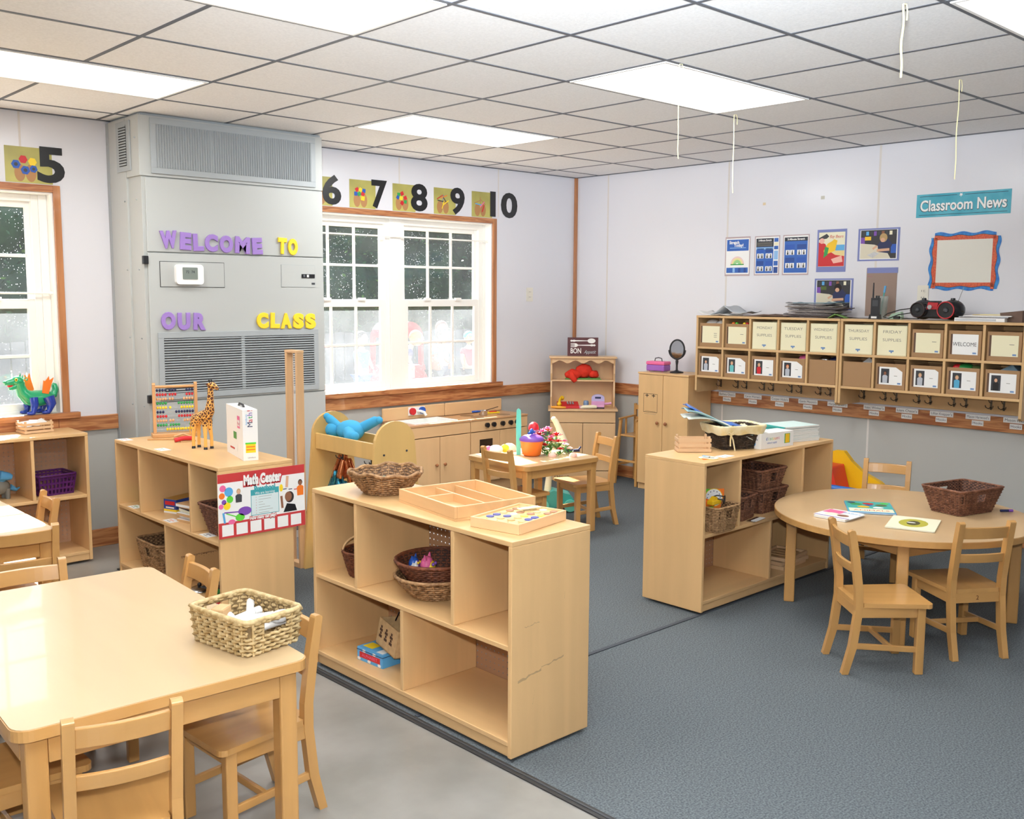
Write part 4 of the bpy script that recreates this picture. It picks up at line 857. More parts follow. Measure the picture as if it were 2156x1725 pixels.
# small toys in bowls
def toyblob(lab, loc, cs, s=.02, kind=0, grp='small toys in bowls'):
    m = MB()
    if kind == 0: m.ball((0, 0, 0), (s, s*.8, s*.7), cs[0], 10, 7); m.ball((s*.9, .2*s, s*.3), s*.5, cs[-1], 8, 6); m.cyl((-s*.5, 0, s*.4), (-s*.6, 0, s*1.3), s*.25, s*.2, 8, cs[0])
    elif kind == 1: # owl-like figure
        m.ball((0, 0, s), (s, s*.8, s*1.15), cs[0], 14, 9); m.ball((0, -s*.5, s*.9), (s*.75, s*.45, s*.8), cs[1], 12, 8)
        for q in (-1, 1): m.cyl((q*s*.6, 0, s*1.8), (q*s*.8, 0, s*2.4), s*.25, s*.08, 8, cs[0]); m.ball((q*s*.35, -s*.85, s*1.3), s*.22, cs[2], 8, 6)
    else: m.prism([(s*(1 if i % 2 else .55)*cos(pi*i/5), s*(1 if i % 2 else .55)*sin(pi*i/5)) for i in range(10)], 0, s*.7, cs[0]); m.ball((0, 0, s*.8), s*.5, cs[-1], 8, 6)
    return solo('toy_figure', m, lab, 'toy', loc, 30, grp)
toyblob('purple toy in the scalloped wicker bowl', (-4.215, -2.865, .79), ['purple'], .024)
toyblob('green toy in the scalloped wicker bowl', (-4.175, -2.875, .795), ['green', 'teal'], .026, 2)
toyblob('red toy in the scalloped wicker bowl', (-4.14, -2.9, .80), ['red', 'red'], .026, 2)
toyblob('pink owl toy with yellow belly in the dark bowl', (-4.2, -3.19, .487), ['pink', 'yellow', 'purple'], .034, 1)
toyblob('white and purple toy figure in front of the pink owl toy', (-4.265, -3.195, .497), ['whitecard', 'purple', 'black'], .022, 1)
toyblob('blue and purple toy figure left of the pink owl toy', (-4.215, -3.125, .492), ['blue', 'purple', 'yellow'], .026, 1)
toyblob('small white toy right of the owl toy in the dark bowl', (-4.215, -3.265, .507), ['whitecard', 'green'], .02)
toyblob('small silver toy at the right of the dark bowl', (-4.17, -3.29, .51), ['steel', 'teal'], .022)
for i, (c, dx, dy) in enumerate((('yellow', -.045, -.0), ('teal', 0, .03), ('blue', -.01, -.045))): toyblob('%s toy in the red-brown handled basket' % c, (-4.2+dx, -2.795+dy, .487), [c], .028)
# trays on shelf A
r = thing('wooden_tray', 'large divided wooden sorting tray on the centre shelf', 'tray', (-4.098, -3.303, .7625), -7.8, None)
tr = wood('tray', 'dcb07c', 'y', .14, .45); W, D, H, t = .36, .41, .052, .011
m = MB(); m.box(-W/2, W/2, -D/2, D/2, 0, .008, tr); m.build('tray_base', r)
for b in ((-W/2, -W/2+t, -D/2, D/2), (W/2-t, W/2, -D/2, D/2), (-W/2+t, W/2-t, -D/2, -D/2+t), (-W/2+t, W/2-t, D/2-t, D/2)): m = MB(); m.box(*b, .008, H, tr); m.build('tray_side', r, .002)
for b in ((-.02, -.012, -D/2+t, D/2-t), (.07, .078, -D/2+t, D/2-t), (-W/2+t, -.02, .06, .068)): m = MB(); m.box(*b, .008, H-.012, tr); m.build('tray_divider', r)
r = thing('wooden_tray', 'small wooden tray of coloured round tiles on the near end of the centre shelf', 'tray', (-4.15, -3.652, .7625), 10.5, None)
W, D, H, t = .29, .21, .036, .008
tr2 = wood('tray2', 'e8c090', 'x', .06, .45); m = MB(); m.box(-W/2+t, W/2-t, -D/2+t, D/2-t, 0, .028, mat('tray_field', 'ecca88', .4)); m.build('tray_board', r)
for b in ((-W/2, -W/2+t, -D/2, D/2), (W/2-t, W/2, -D/2, D/2), (-W/2+t, W/2-t, -D/2, -D/2+t), (-W/2+t, W/2-t, D/2-t, D/2)): m = MB(); m.box(*b, 0, H, tr2); m.build('tray_side', r, .0015)
cc = ['d0b07a', 'c8a872', '4a50a0', '4a50a0', 'f0dc60', 'b08060', 'b08060', 'd8c090', 'f2e8d0']; cms = [mat('tile_%d' % i, c, .3) for i, c in enumerate(cc)]
pat = [0, 0, 2, 2, 4, 5, 5, 1, 1, 0, 4, 6, 7, 8, 7, 0, 3, 8, 6, 7, 7, 4, 2, 3, 7, 6, 5, 1]
for j in range(4):
    for i in range(7):
        m = MB(); x = -.117+.039*i; y = -.069+.046*j; m.prism([(x+.0145*cos(2*pi*k/16), y+.0145*sin(2*pi*k/16)) for k in range(16)], .028, .0315, cms[pat[j*7+i]]); m.build('round_tile', r)
solob('wooden_stick', 'thin pale wooden slat lying across the tray of round tiles', 'stick', lambda m: m.box(-.045, .045, -.012, .012, 0, .004, 'cream'), (-4.07, -3.62, .7992), -12, None, .001)
# lower compartments of shelf A
t_ = thing('game_box', 'blue and red alphabet game box in the lower left of the centre shelf', 'game box', (-4.215, -2.915, .0705), -87)
m = MB(); m.box(-.082, .082, -.07, .07, 0, .055, 'lblue'); m.box(-.066, .066, -.0712, -.07, .014, .038, 'red'); m.M = T(0, -.0715, .026, 90); m.text('ALPHABET', .018, 'pink', 0, 0, 0, 0, w=.1); m.M = Matrix.Identity(4); m.box(-.07, -.01, -.05, .0, .055, .0556, 'yellow'); m.box(.03, .07, -.06, -.02, .055, .0556, 'whitecard')
for i in range(5): m.prism(rpoly(.02, .012, .005, 2, -.07+.033*i, .045 if i % 2 else .008), -.0713, -.0708, 'whitecard', 'y')
m.build('box_body', t_, .002); m = MB(); m.box(-.084, .084, -.072, .072, .044, .046, 'navy'); m.build('lid_seam', t_)
t_ = thing('woven_box', 'tan woven box with brown zigzag marks, tilted on the blue game box', 'basket', (-4.205, -2.995, .132), -100); t_.rotation_euler = (radians(-8), radians(6), radians(-100))
wb = mat('woven_tan', 'c8a474', .7, bump=.6, bscale=90, var=.12, vscale=60); w, d, h = .085, .055, .11
m = MB()
for b in ((-w, w, -d, -d+.006), (-w, w, d-.006, d), (-w, -w+.006, -d+.006, d-.006), (w-.006, w, -d+.006, d-.006)): m.box(*b, 0, h, wb)
m.box(-w, w, -d, d, 0, .005, wb)
for k in range(3):
    for q in range(4):
        s = .012 if q % 2 == 0 else .006; m.box(-.055+k*.045-s, -.055+k*.045+s, -d-.001, -d, .035+q*.013, .046+q*.013, mat('zig_brown', '4a2c1a', .8))
m.build('box_body', t_, .002)
m = MB(); m.tube([(-.05, -.0, h-.005), (-.03, 0, h+.04), (.03, 0, h+.05), (.06, 0, h)], .003, 6, 'black'); m.build('handle', t_)

# ---------------------------------------------------------------- on shelf B
# abacus
r = thing('abacus', 'wooden abacus with coloured beads on the Math Center shelf', 'abacus', (-4.115, -.80, .7625), -18)
ab = wood('abacus', 'd09a62', 'z', .1, .4)
m = MB(); m.box(-.13, .13, -.045, .045, 0, .022, ab); m.build('base', r, .003)
for s in (-1, 1): m = MB(); m.prism([(-.014, .022), (.014, .022), (.014, .295), (.008, .305), (-.008, .305), (-.014, .295)], s*.112-.008, s*.112+.008, ab, 'x'); m.build('post', r, .002)
m = MB(); m.cyl((-.104, 0, .282), (.104, 0, .282), .008, None, 10, ab); m.build('top_bar', r)
bc = ['navy', 'red', 'tan', 'green', 'yellow']*2; left = [7, 7, 6, 4, 5, 3, 4, 6, 8, 6]
mat('bead_tan', 'e0a878', .4)
for k in range(10):
    z = .262-.0245*k; w_ = MB(); w_.cyl((-.105, 0, z), (.105, 0, z), .0012, None, 6, 'steel'); wo = w_.build('wire', r)
    c = bc[k] if bc[k] != 'tan' else 'bead_tan'; proto = None
    for i in range(10):
        if k == 9: x = -.045+.0145*i if i < 6 else .04+.0145*(i-6)
        elif i < left[k]: x = -.094+.0148*i+(.008 if i > 3 else 0)
        else: x = .094-.0148*(9-i)
        if proto is None: mm = MB(); mm.ball((0, 0, 0), (.0068, .0085, .0085), c, 12, 8); proto = mm.build('bead', r); b = proto
        else: b = proto.copy(); COL.objects.link(b); b.parent = r
        b.location = (x, 0, z)
# giraffe
r = thing('toy_giraffe', 'plastic giraffe with brown patches on the Math Center shelf', 'toy animal', (-4.208, -1.315, .7625), 20)
gm = bpy.data.materials.new('giraffe_coat'); gm.use_nodes = True; nt = gm.node_tree; b = nt.nodes['Principled BSDF']; N = nt.nodes.new; L = nt.links.new
tc = N('ShaderNodeTexCoord'); vo = N('ShaderNodeTexVoronoi'); vo.feature = 'DISTANCE_TO_EDGE'; vo.inputs['Scale'].default_value = 62; L(tc.outputs['Object'], vo.inputs['Vector'])
sz = N('ShaderNodeSeparateXYZ'); L(tc.outputs['Object'], sz.inputs[0]); mr_ = N('ShaderNodeMapRange'); mr_.inputs[1].default_value = .06; mr_.inputs[2].default_value = .14; mr_.inputs[3].default_value = .6; mr_.inputs[4].default_value = .1; L(sz.outputs['Z'], mr_.inputs[0])
gt = N('ShaderNodeMath'); gt.operation = 'GREATER_THAN'; L(vo.outputs['Distance'], gt.inputs[0]); L(mr_.outputs[0], gt.inputs[1])
mx_ = N('ShaderNodeMix'); mx_.data_type = 'RGBA'; mx_.inputs[6].default_value = (*hx('ecb058'), 1); mx_.inputs[7].default_value = (*hx('5a2e18'), 1); L(gt.outputs[0], mx_.inputs[0]); L(mx_.outputs[2], b.inputs['Base Color']); b.inputs['Roughness'].default_value = .5
MATS['giraffe_coat'] = gm
m = MB(); G = 'giraffe_coat'
for x, y in ((-.022, -.045), (.022, -.045), (-.02, .04), (.024, .045)):
    m.tube([(x, y, .012), (x*1.0, y, .06), (x*.8, y*.9, .11), (x*.6, y*.8, .15)], [.0085, .008, .012, .02], 10, G)
m.tube([(0, .062, .135), (0, .04, .15), (0, 0, .16), (0, -.035, .175), (0, -.058, .2), (0, -.065, .25), (0, -.068, .3), (0, -.072, .33)], [.012, .03, .034, .033, .025, .017, .014, .014], 14, G)
m.tube([(0, -.06, .332), (0, -.085, .335), (0, -.108, .322), (0, -.118, .316)], [.014, .017, .011, .008], 10, G)
m.tube([(0, .07, .14), (0, .082, .1), (0, .08, .07)], [.005, .003, .004], 6, G)
m.build('body', r)
for s in (-1, 1):
    m = MB(); m.tube([(s*.007, -.07, .345), (s*.008, -.068, .362)], [.003, .004], 6, 'black'); m.build('horn', r)
    m = MB(); m.ball((s*.02, -.066, .34), (.01, .004, .006), G, 8, 6); m.build('ear', r)
for x, y in ((-.022, -.045), (.022, -.045), (-.02, .04), (.024, .045)): m = MB(); m.cyl((x, y, 0), (x, y, .013), .0105, .0085, 10, 'black'); m.build('hoof', r)
m = MB(); m.tube([(0, -.05, .21), (0, -.05, .26), (0, -.052, .32)], .0035, 6, 'zig_brown'); m.build('mane', r)
# math box
r = thing('math_case', 'white upright Hands-On Math case with a black handle on the Math Center shelf', 'case', (-4.165, -1.665, .7625), -14)
m = MB(); m.box(-.036, .036, -.165, .165, 0, .247, 'white'); m.M = T(0, -.1655, 0, 90); m.M = m.M @ Matrix.Rotation(pi/2, 4, 'Z')
for i, (t, c) in enumerate((('M', 'navy'), ('a', 'red'), ('t', 'green'), ('h', 'purple'), ('!', 'red'))): m.text(t, .036, c, .175+i*.016+(.003 if i else 0), .0, .0006, 0)
m.text('hands-on', .014, 'lblue', .2, .019, .0006, 0)
m.M = T(0, -.1655, 0, 90); R2(m, -.024, .038, .024, .08, 'yellow', .0006); R2(m, -.021, .05, .021, .056, 'orange', .0008); R2(m, -.021, .064, .021, .07, 'orange', .0008); R2(m, -.026, .08, .026, .088, mat('lime', '5cc83a', .5), .0008); m.text('Lakeshore', .009, 'dgrey', .004, .014, .0006, 0)
m.M = T(-.0363, 0, 0, 90, 0, -90)
R2(m, .06, .15, .11, .21, 'pink', .0006); R2(m, .066, .16, .104, .19, 'whitecard', .0008); m.text('Math', .02, 'red', .085, .172, .001, 0); R2(m, -.02, .09, .04, .125, 'green', .0006); R2(m, -.1, .03, .05, .05, 'whitecard', .0006); R2(m, -.09, .034, -.0, .043, 'red', .0008)
m.build('case_body', r, .006)
m = MB(); m.tube([(0, -.05, .247), (0, -.035, .258), (0, .035, .258), (0, .05, .247)], .006, 8, 'black'); m.build('handle', r)
# clapper and red clip
solob('wooden_stick', 'flat pale wooden slat lying in front of the abacus', 'stick', lambda m: m.box(-.075, .075, -.012, .012, 0, .006, ab), (-4.235, -.885, .763), -35, None, .001)
t_ = thing('hole_punch', 'red handled clip tool beside the giraffe', 'tool', (-4.18, -1.04, .763), -10); m = MB(); m.tube([(-.05, 0, .012), (.0, 0, .02), (.045, 0, .016)], .012, 10, 'red'); m.build('red_grip', t_); m = MB(); m.tube([(-.05, .012, .03), (.0, .02, .042), (.05, .012, .02)], .005, 8, 'tan'); m.build('lever', t_); m = MB(); m.box(-.02, .06, -.012, .012, 0, .006, 'tan'); m.build('foot', t_)
# paper name cards on the shelf edges
def tagcard(x, y, z, rz, lab, c='red'):
    m = MB(); m.box(-.045, .045, -.028, .028, 0, .0008, 'whitecard'); R2(m, -.022, -.004, -.008, .01, c, .0009); R2(m, 0, 0, .022, .006, c, .0009); R2(m, -.02, -.018, .02, -.013, 'ctext', .0009)
    solo('picture_card', m, lab, 'card', (x, y, z), rz, 'picture cards taped on the shelves')
tagcard(-4.385, -.75, .7624, -90, 'white picture card with a red dot at the far corner of the abacus shelf')
tagcard(-4.38, -1.22, .7624, -90, 'white picture card at the top front edge of the Math Center shelf, before the giraffe', 'green')
tagcard(-4.385, -.86, .4034, -90, 'white picture card in front of the green lunch box', 'green')
tagcard(-4.385, -1.31, .4034, -90, 'white picture card below the blue game box', 'orange')
tagcard(-4.385, -1.72, .4034, -90, 'white picture card before the basket behind the Math Center sign', 'navy')
tagcard(-2.36, -3.275, .7624, 0, 'white picture card beside the clock spinner on the right shelf', 'lblue')
# inside B
t_ = thing('lunch_box', 'green toy case with a pink lid in the far left of the Math Center shelf', 'case', (-4.27, -.845, .4035), -80); m = MB(); m.box(-.07, .07, -.05, .05, 0, .075, mat('lime', '5cc83a', .5)); m.box(-.06, -.03, -.051, -.05, .03, .06, 'whitecard'); m.build('case_body', t_, .006); m = MB(); m.box(-.066, .066, -.046, .046, .075, .085, 'lblue'); m.build('blue_band', t_, .002); m = MB(); m.prism([(-.046, .085), (.046, .085), (.03, .13), (-.03, .13)], -.066, .066, 'pink', 'x'); m.build('lid', t_, .004)
t_ = thing('game_box', 'blue and yellow cardboard game box in the middle of the Math Center shelf', 'game box', (-4.235, -1.11, .4035), -70); m = MB(); m.box(-.045, .045, -.085, .085, 0, .075, mat('box_blue', '28489a', .4)); m.box(-.0455, .0455, -.0855, .0855, 0, .01, 'whitecard'); m.box(-.0453, .0453, -.0853, .0, .01, .022, 'yellow')
m.box(-.046, .046, -.086, .086, .075, .0765, mat('box_gold', 'b89048', .5)); m.M = T(0, -.0856, .045, 90); m.text('SCRABBLE', .016, 'pink', 0, .01, .0004, 0, w=.07) if 0 else R2(m, -.035, .0, .035, .02, 'red', .0004); R2(m, -.03, -.018, .03, -.01, 'whitecard', .0004); m.build('box_body', t_, .001)
for i in range(6):
    cs = ['whitecard', 'tan', 'whitecard', 'navy', 'cream', 'tan']; off = (0, .012, -.004, .006, .016, -.006)[i]
    m = MB(); m.box(-.1, .1, -.08, .08, 0, .013, ['tan', 'whitecard', 'tan', 'cream', 'tan', 'whitecard'][i]); m.box(-.1, .1, -.08, .08, .013, .0155, cs[i])
    solo('board_book', m, 'board book piled in the abacus shelf, %s' % ['lowest', 'second from the bottom', 'third from the bottom', 'fourth from the bottom', 'second from the top', 'topmost'][i], 'book', (-4.27+off, -1.42+off, .4035+i*.0262*.62), -84+[6, -3, 4, -5, 2, 7][i], 'pile of board books')
t_ = thing('muffin_tin', 'dark toy muffin tin in the lower right of the Math Center shelf', 'pan', (-4.25, -1.66, .0705), -80); m = MB(); m.box(-.12, .12, -.09, .09, .03, .036, 'dgrey'); m.build('tray', t_, .004)
for i in (-1, 0, 1):
    for j in (-1, 1): m = MB(); m.lathe([(.0, 0), (.022, 0), (.032, .03), (.034, .038), (.03, .037), (.02, .006), (0, .006)], 16, 'steel', (i*.075, j*.042, 0)); m.build('cup', t_)
t_ = thing('pot_cover', 'silver toy pot lid leaning in the lower right of the Math Center shelf', 'pan lid', (-4.335, -1.50, .0705), 0); m = MB(); m.lathe([(0, .02), (.03, .018), (.06, .006), (.064, 0), (.058, .002), (0, .016)], 24, 'steel'); m.build('lid_plate', t_); m = MB(); m.ball((0, 0, .028), .011, 'black', 10, 7); m.build('knob', t_)
t_ = thing('knob_puzzle', 'red and green knob puzzle on the bottom of the Math Center shelf', 'puzzle', (-4.345, -1.775, .0705), -90); m = MB(); m.box(-.09, .09, -.055, .055, 0, .01, 'whitecard'); m.box(-.08, -.01, -.045, .045, .01, .012, 'red'); m.box(.01, .08, -.045, .045, .01, .012, 'red'); m.build('board', t_)
m = MB(); m.lathe([(.008, .012), (.01, .03), (.02, .036), (.016, .05), (0, .056)], 14, 'green', (-.06, 0, 0)); m.build('green_knob', t_)
# Math Center sign taped to the end of shelf B (faces -Y)
r_ = MB(); W, Hh = .46, .305
m = r_; m.M = T(0, 0, 0, 90); m.box(-W/2, W/2, -Hh/2, Hh/2, 0, .0012, 'whitecard'); z = .0015
sr = mat('sign_red', 'c03a3c', .35); teal2 = mat('sign_teal', '3fa0a8', .5); pale = mat('sign_pale2', 'd6e4e4', .5)
R2(m, -W/2, Hh/2-.042, W/2, Hh/2, sr, z); R2(m, -W/2, -Hh/2, W/2, -Hh/2+.075, sr, z)
for i in range(6): R2(m, -.213+.0725*i, -Hh/2+.01, -.213+.0725*i+.058, -Hh/2+.064, 'whitecard', z+.0003)
m.text('Math Center', .062, 'whitecard', 0, Hh/2-.044, z+.0006, 0, off=.004, w=.2); m.text('Math Center', .062, sr, .001, Hh/2-.046, z+.0002, 0, off=.01, w=.21)
R2(m, -.063, -.065, .087, .06, teal2, z); R2(m, -.06, -.062, .084, .032, pale, z+.0003); m.text('Preschool', .036, teal2, .012, .062, z+.0006, 0, off=.002, w=.112); m.text('We are learning', .018, 'whitecard', .012, .041, z+.0006, 0, w=.105)
for i in range(7): R2(m, -.022, .022-.013*i, -.022+[.07, .065, .022, .032, .06, .075, .055][i], .0235-.013*i, 'ctext', z+.0006); m.text('x', .009, sr, -.035, .023-.013*i, z+.0006, 0)
m.text('How many can play?', .022, 'whitecard', -.0, -.076, z+.0006, 0, off=.001, w=.14); m.text('How many can play?', .022, sr, -.0, -.077, z+.0003, 0, off=.004, w=.145)
def disc(m, x, y, rx, ry, ma, z, n=16): m.add([(x+rx*cos(2*pi*i/n), y+ry*sin(2*pi*i/n), z) for i in range(n)], [tuple(range(n))], ma)
for x, y, rx, c in ((-.175, .066, .022, 'lblue'), (-.21, .05, .015, 'orange'), (-.17, .03, .017, 'lime'), (-.2, .02, .012, 'purple'), (-.185, .0, .018, 'yellow'), (-.215, .0, .012, 'pink'), (-.205, .085, .016, 'pink')): disc(m, x, y, rx, rx, c, z+.0003)
for x, y, rx, ry, c, a in ((-.095, -.035, .035, .021, 'purple', 0), (-.12, -.062, .024, .018, 'lime', 0), (-.163, -.078, .018, .012, 'pink', 0)): disc(m, x, y, rx, ry, c, z+.0004)
m.bar((-.2, -.03, z+.0004), (-.12, -.035, z+.0004), .006, .0004, 'purple'); m.bar((-.19, -.035, z+.0004), (-.13, -.06, z+.0004), .005, .0004, 'lime'); m.bar((-.205, -.03, z+.0004), (-.198, -.08, z+.0004), .01, .0004, 'lblue')
fig(m, -.125, .045, .04, 'skin', 'hair_l', 'dgrey', z+.0003, None, .03, .07); fig(m, .205, .045, .045, 'brownskin', 'hair_d', 'orange', z+.0003, None, .03, .09)
disc(m, .145, .0, .024, .028, 'hair_d', z+.0005); disc(m, .138, .003, .019, .024, 'brownskin', z+.0006); m.prism([(.11, -.072), (.185, -.072), (.175, -.04), (.13, -.03)], z, z+.0004, 'black'); m.bar((.1, .01, z+.0006), (.105, -.05, z+.0006), .012, .0004, 'brownskin')
m.bar((.135, .105, z+.0006), (.13, .05, z+.0006), .014, .0004, 'skin')
for i in range(3): R2(m, .11+.03*i, .04-.004*i, .13+.03*i, .044-.004*i, 'navy' if i < 2 else 'red', z+.0005)
disc(m, .1, .05, .01, .018, 'yellow', z+.0004)
SGN = solo('wall_sign', r_, 'red and white Math Center sign taped to the end of a birch shelf', 'sign', (-4.205, -1.9285, .58), 0); SGN.rotation_euler = (0, radians(0), radians(0))

# ---------------------------------------------------------------- shelf C: on top and inside
def crate(lab, loc, rz, w, d, h, ma, n=3):
    t_ = thing('wooden_crate', lab, 'crate', loc, rz)
    for sx in (-1, 1):
        for sy in (-1, 1): m = MB(); m.box(sx*(w/2-.01)-.005, sx*(w/2-.01)+.005, sy*(d/2-.008)-.005, sy*(d/2-.008)+.005, 0, h, ma); m.build('corner_post', t_)
    for k in range(n):
        z0 = .002+k*(h-.004)/n; z1 = z0+(h-.004)/n*.62
        for s in (-1, 1):
            m = MB(); y = s*(d/2-.0015); m.box(-w/2, w/2, y-.0015, y+.0015, z0, z1, ma); m.build('slat', t_)
            m = MB(); x = s*(w/2-.0015); m.box(x-.0015, x+.0015, -d/2+.003, d/2-.003, z0, z1, ma); m.build('slat', t_)
    m = MB(); m.box(-w/2+.003, w/2-.003, -d/2+.003, d/2-.003, .002, .005, ma); m.build('base', t_); return t_
crm = wood('crate', 'dcb68c', 'x', .06, .5)
crate('small pale slatted wooden crate in front of the dark lined basket', (-2.345, -3.065, .7625), -41, .172, .1, .083, crm)
crate('small pale slatted wooden crate of white papers on the shelf under the left window', (-4.655, -.05-.07, .7625), 6, .165, .115, .07, crm)
for i, (dx, a) in enumerate(((-.045, 30), (.0, -25), (.04, 55))):
    solob('paper_sheet', 'white folded paper in the slatted crate under the window, %s' % ['left', 'middle', 'right'][i], 'paper', lambda m: m.prism([(-.03, 0), (.03, 0), (.01, .03)], -.03, .03, 'whitecard', 'x'), (-4.655+dx, -.12, .80+.004*i), a, 'papers in the crate')
# dark basket with liner
r = thing('lined_basket', 'dark wicker basket with a cream printed liner and bow on the right shelf', 'basket', (-2.075, -3.125, .7625), -25)
mb = MB(); weave(mb, rect_fn(.095, .075, .13, .1, .02), .115, 12, 34, .0045, MATS['darkwicker'], MATS['brown_in_shade']); mb.build('woven_body', r)
lin = mat('liner_cream', 'dcc48a', .85, col2='e8dcb8', vscale=18); mb = MB(); n = 48; vs = []; 
for q, (a, b, z) in enumerate(((.112, .083, .10), (.13, .1, .128), (.136, .106, .13), (.138, .108, .122), (.133, .103, .1), (.128, .098, .082))):
    for j, (x, y, nx, ny) in enumerate(rrect(a, b, .025, n)): w = .009+.002*sin(j*1.05)*(q > 1); vs.append((x+nx*w, y+ny*w, z+(.004*sin(j*1.05) if q >= 4 else 0)))
mb.add(vs, [(q*n+j, q*n+(j+1) % n, (q+1)*n+(j+1) % n, (q+1)*n+j) for q in range(5) for j in range(n)], lin, True); mb.build('fabric_liner', r)
mb = MB()
for s in (-1, 1): mb.tube([(0, 0, 0), (s*.014, -.004, .014), (s*.024, -.002, .004), (s*.006, 0, -.002)], .0035, 6, lin)
mb.tube([(0, 0, 0), (-.006, -.006, -.03), (-.004, -.004, -.06)], .004, 6, lin); mb.tube([(0, 0, 0), (.01, -.006, -.028), (.022, -.008, -.085)], .004, 6, lin)
o = mb.build('bow', r); o.location = (-.075, -.108, .085)
# zip bags / folders bursting out
bagm = mat('zip_bag_clear', 'b8d4dc', .12, alpha=.55); 
for i, (z, c, dx, tilt) in enumerate(((.118, 'bag_whitish', 0, -10), (.13, 'bag_teal', .01, -13), (.142, 'bag_blue', .015, -16))):
    cm = {'bag_whitish': mat('bag_whitish', 'd4d8cc', .2), 'bag_teal': mat('bag_teal', 'a4ccd2', .15), 'bag_blue': mat('bag_blue', '3a68b8', .2)}[c]
    m = MB(); vs = []; K = 12
    for a in range(K+1):
        for bb in range(5):
            u = a/K; x = -.24+.36*u; y = (-.09+.045*bb)*(1-.15*(c == 'bag_blue')*1); zz = .02*sin(u*5+i)+.006*sin(bb*2+i*2)-(.06*max(0, u-.75)*4*.5)
            if c == 'bag_blue': y = y*.75+.02
            vs.append((x, y, zz))
    fs = [(a*5+b_, a*5+b_+1, (a+1)*5+b_+1, (a+1)*5+b_) for a in range(K) for b_ in range(4)]; m.add(vs, fs, cm, True)
    o = solo('zip_bag', m, ['pale translucent zip bag lying lowest across the dark lined basket', 'pale teal zip bag across the dark lined basket', 'blue-topped zip bag uppermost across the dark lined basket'][i], 'bag', (-2.09+dx*0, -3.10, .762+z), -38, 'zip bags in the lined basket')
    o.rotation_euler = (0, radians(tilt*-1), radians(-38)); sm = o.modifiers.new('thick', 'SOLIDIFY'); sm.thickness = .004
# white supply box and magazines
m = MB(); m.box(-.135, .135, -.055, .055, 0, .082, 'white'); m.box(.06, .105, -.0556, -.055, .018, .07, 'green'); m.box(.066, .1, -.0562, -.0556, .02, .068, mat('gold', 'f0c020', .4)); m.M = T(0, -.0558, 0, 90)
for i, (t, c) in enumerate((('d', 'blue'), ('i', 'teal'), ('s', 'green'), ('c', 'lime'), ('o', 'yellow'), ('u', 'orange'), ('n', 'red'), ('t', 'pink'))): m.text(t, .026, c, -.09+i*.0145, .052, 0, 0)
m.text('school supply', .014, 'blue', -.045, .03, 0, 0, w=.08); m.M = T(-.1355, 0, 0, 90, 0, -90); m.text('FSC mix', .02, 'navy', 0, .05, 0, 0); disc(m, -.0, .025, .02, .014, 'lblue', 0)
solo('supply_box', m, 'white cardboard supply box with a rainbow word and yellow square on the right shelf', 'box', (-1.895, -3.235, .7625), -6, None, .002)
for i in range(13):
    m = MB(); m.box(-.13, .13, -.1, .1, .0, .0055, 'whitecard'); m.box(-.131, -.124, -.1, .1, -.0002, .0057, mat('mag_teal', '3aa8a4', .35)); R2(m, -.124, -.1, .13, .1, mat('mag_cover', 'cfe4e0', .4), .0058)
    a = -16+rnd.uniform(-2, 2); o = solo('teal_magazine', m, 'teal-spined magazine in the stack behind the white box, %s' % ['lowest', 'second', 'third', 'fourth', 'fifth', 'sixth', 'seventh', 'eighth', 'ninth', 'tenth', 'eleventh', 'twelfth', 'topmost'][i]+(' from the bottom' if 0 < i < 12 else ''), 'magazine', (-1.585+rnd.uniform(-.006, .006), -3.165+rnd.uniform(-.005, .005), .7627+i*.0068), a, 'teal-spined magazines')
# clock spinner card
m = MB(); disc(m, 0, 0, .05, .05, 'cream', .002); m.prism(hemi(20, 0, 2*pi*20/21, .05), 0, .0015, 'yellow'); m.prism([(.02, .03), (.06, .05), (.05, .0)], 0, .0022, 'lblue'); m.prism([(-.06, .01), (-.03, -.03), (-.03, .03)], 0, .0022, 'orange'); m.box(-.003, .003, -.03, .03, .002, .003, 'black'); m.box(-.003, .03, -.003, .003, .002, .003, 'black')
solo('clock_spinner', m, 'flat round card clock with black hands at the near end of the right shelf top', 'toy clock', (-2.47, -3.255, .7625), 20)
# inside tan basket: clock card, orange toys, sunglasses
t_ = thing('toy_clock', 'square green and orange card clock standing in the tan basket', 'toy clock', (-2.375, -3.225, .49), -35); m = MB(); m.box(-.055, 0, -.0015, .0015, 0, .1, mat('lime', '5cc83a', .5)); m.box(0, .055, -.0015, .0015, 0, .1, 'orange'); m.build('card_body', t_)
m = MB(); m.M = T(0, -.002, .055, 90); disc(m, 0, 0, .048, .048, 'yellow', 0); disc(m, 0, 0, .045, .045, 'whitecard', .0004)
for k in range(12): a = 2*pi*k/12; R2(m, .034*cos(a)-.002, .034*sin(a)-.003, .034*cos(a)+.002, .034*sin(a)+.003, 'navy', .0008)
m.build('clock_face', t_)
for i, (x, y, c, l) in enumerate(((-2.50, -3.27, 'orange', 'orange plastic toy in the tan basket, left'), (-2.475, -3.30, 'gold', 'yellow-orange plastic toy in the tan basket, front'), (-2.50, -3.2, 'red', 'red-orange plastic toy at the back of the tan basket'))):
    solob('toy_piece', l, 'toy', lambda m, c=c: (m.box(-.04, .04, -.018, .018, 0, .022, c), m.prism([(-.04, .022), (0, .04), (.03, .022)], -.012, .012, c, 'y')), (x, y, .525+.012*i), -20+25*i, 'toys in the tan basket', .004)
m = MB(); 
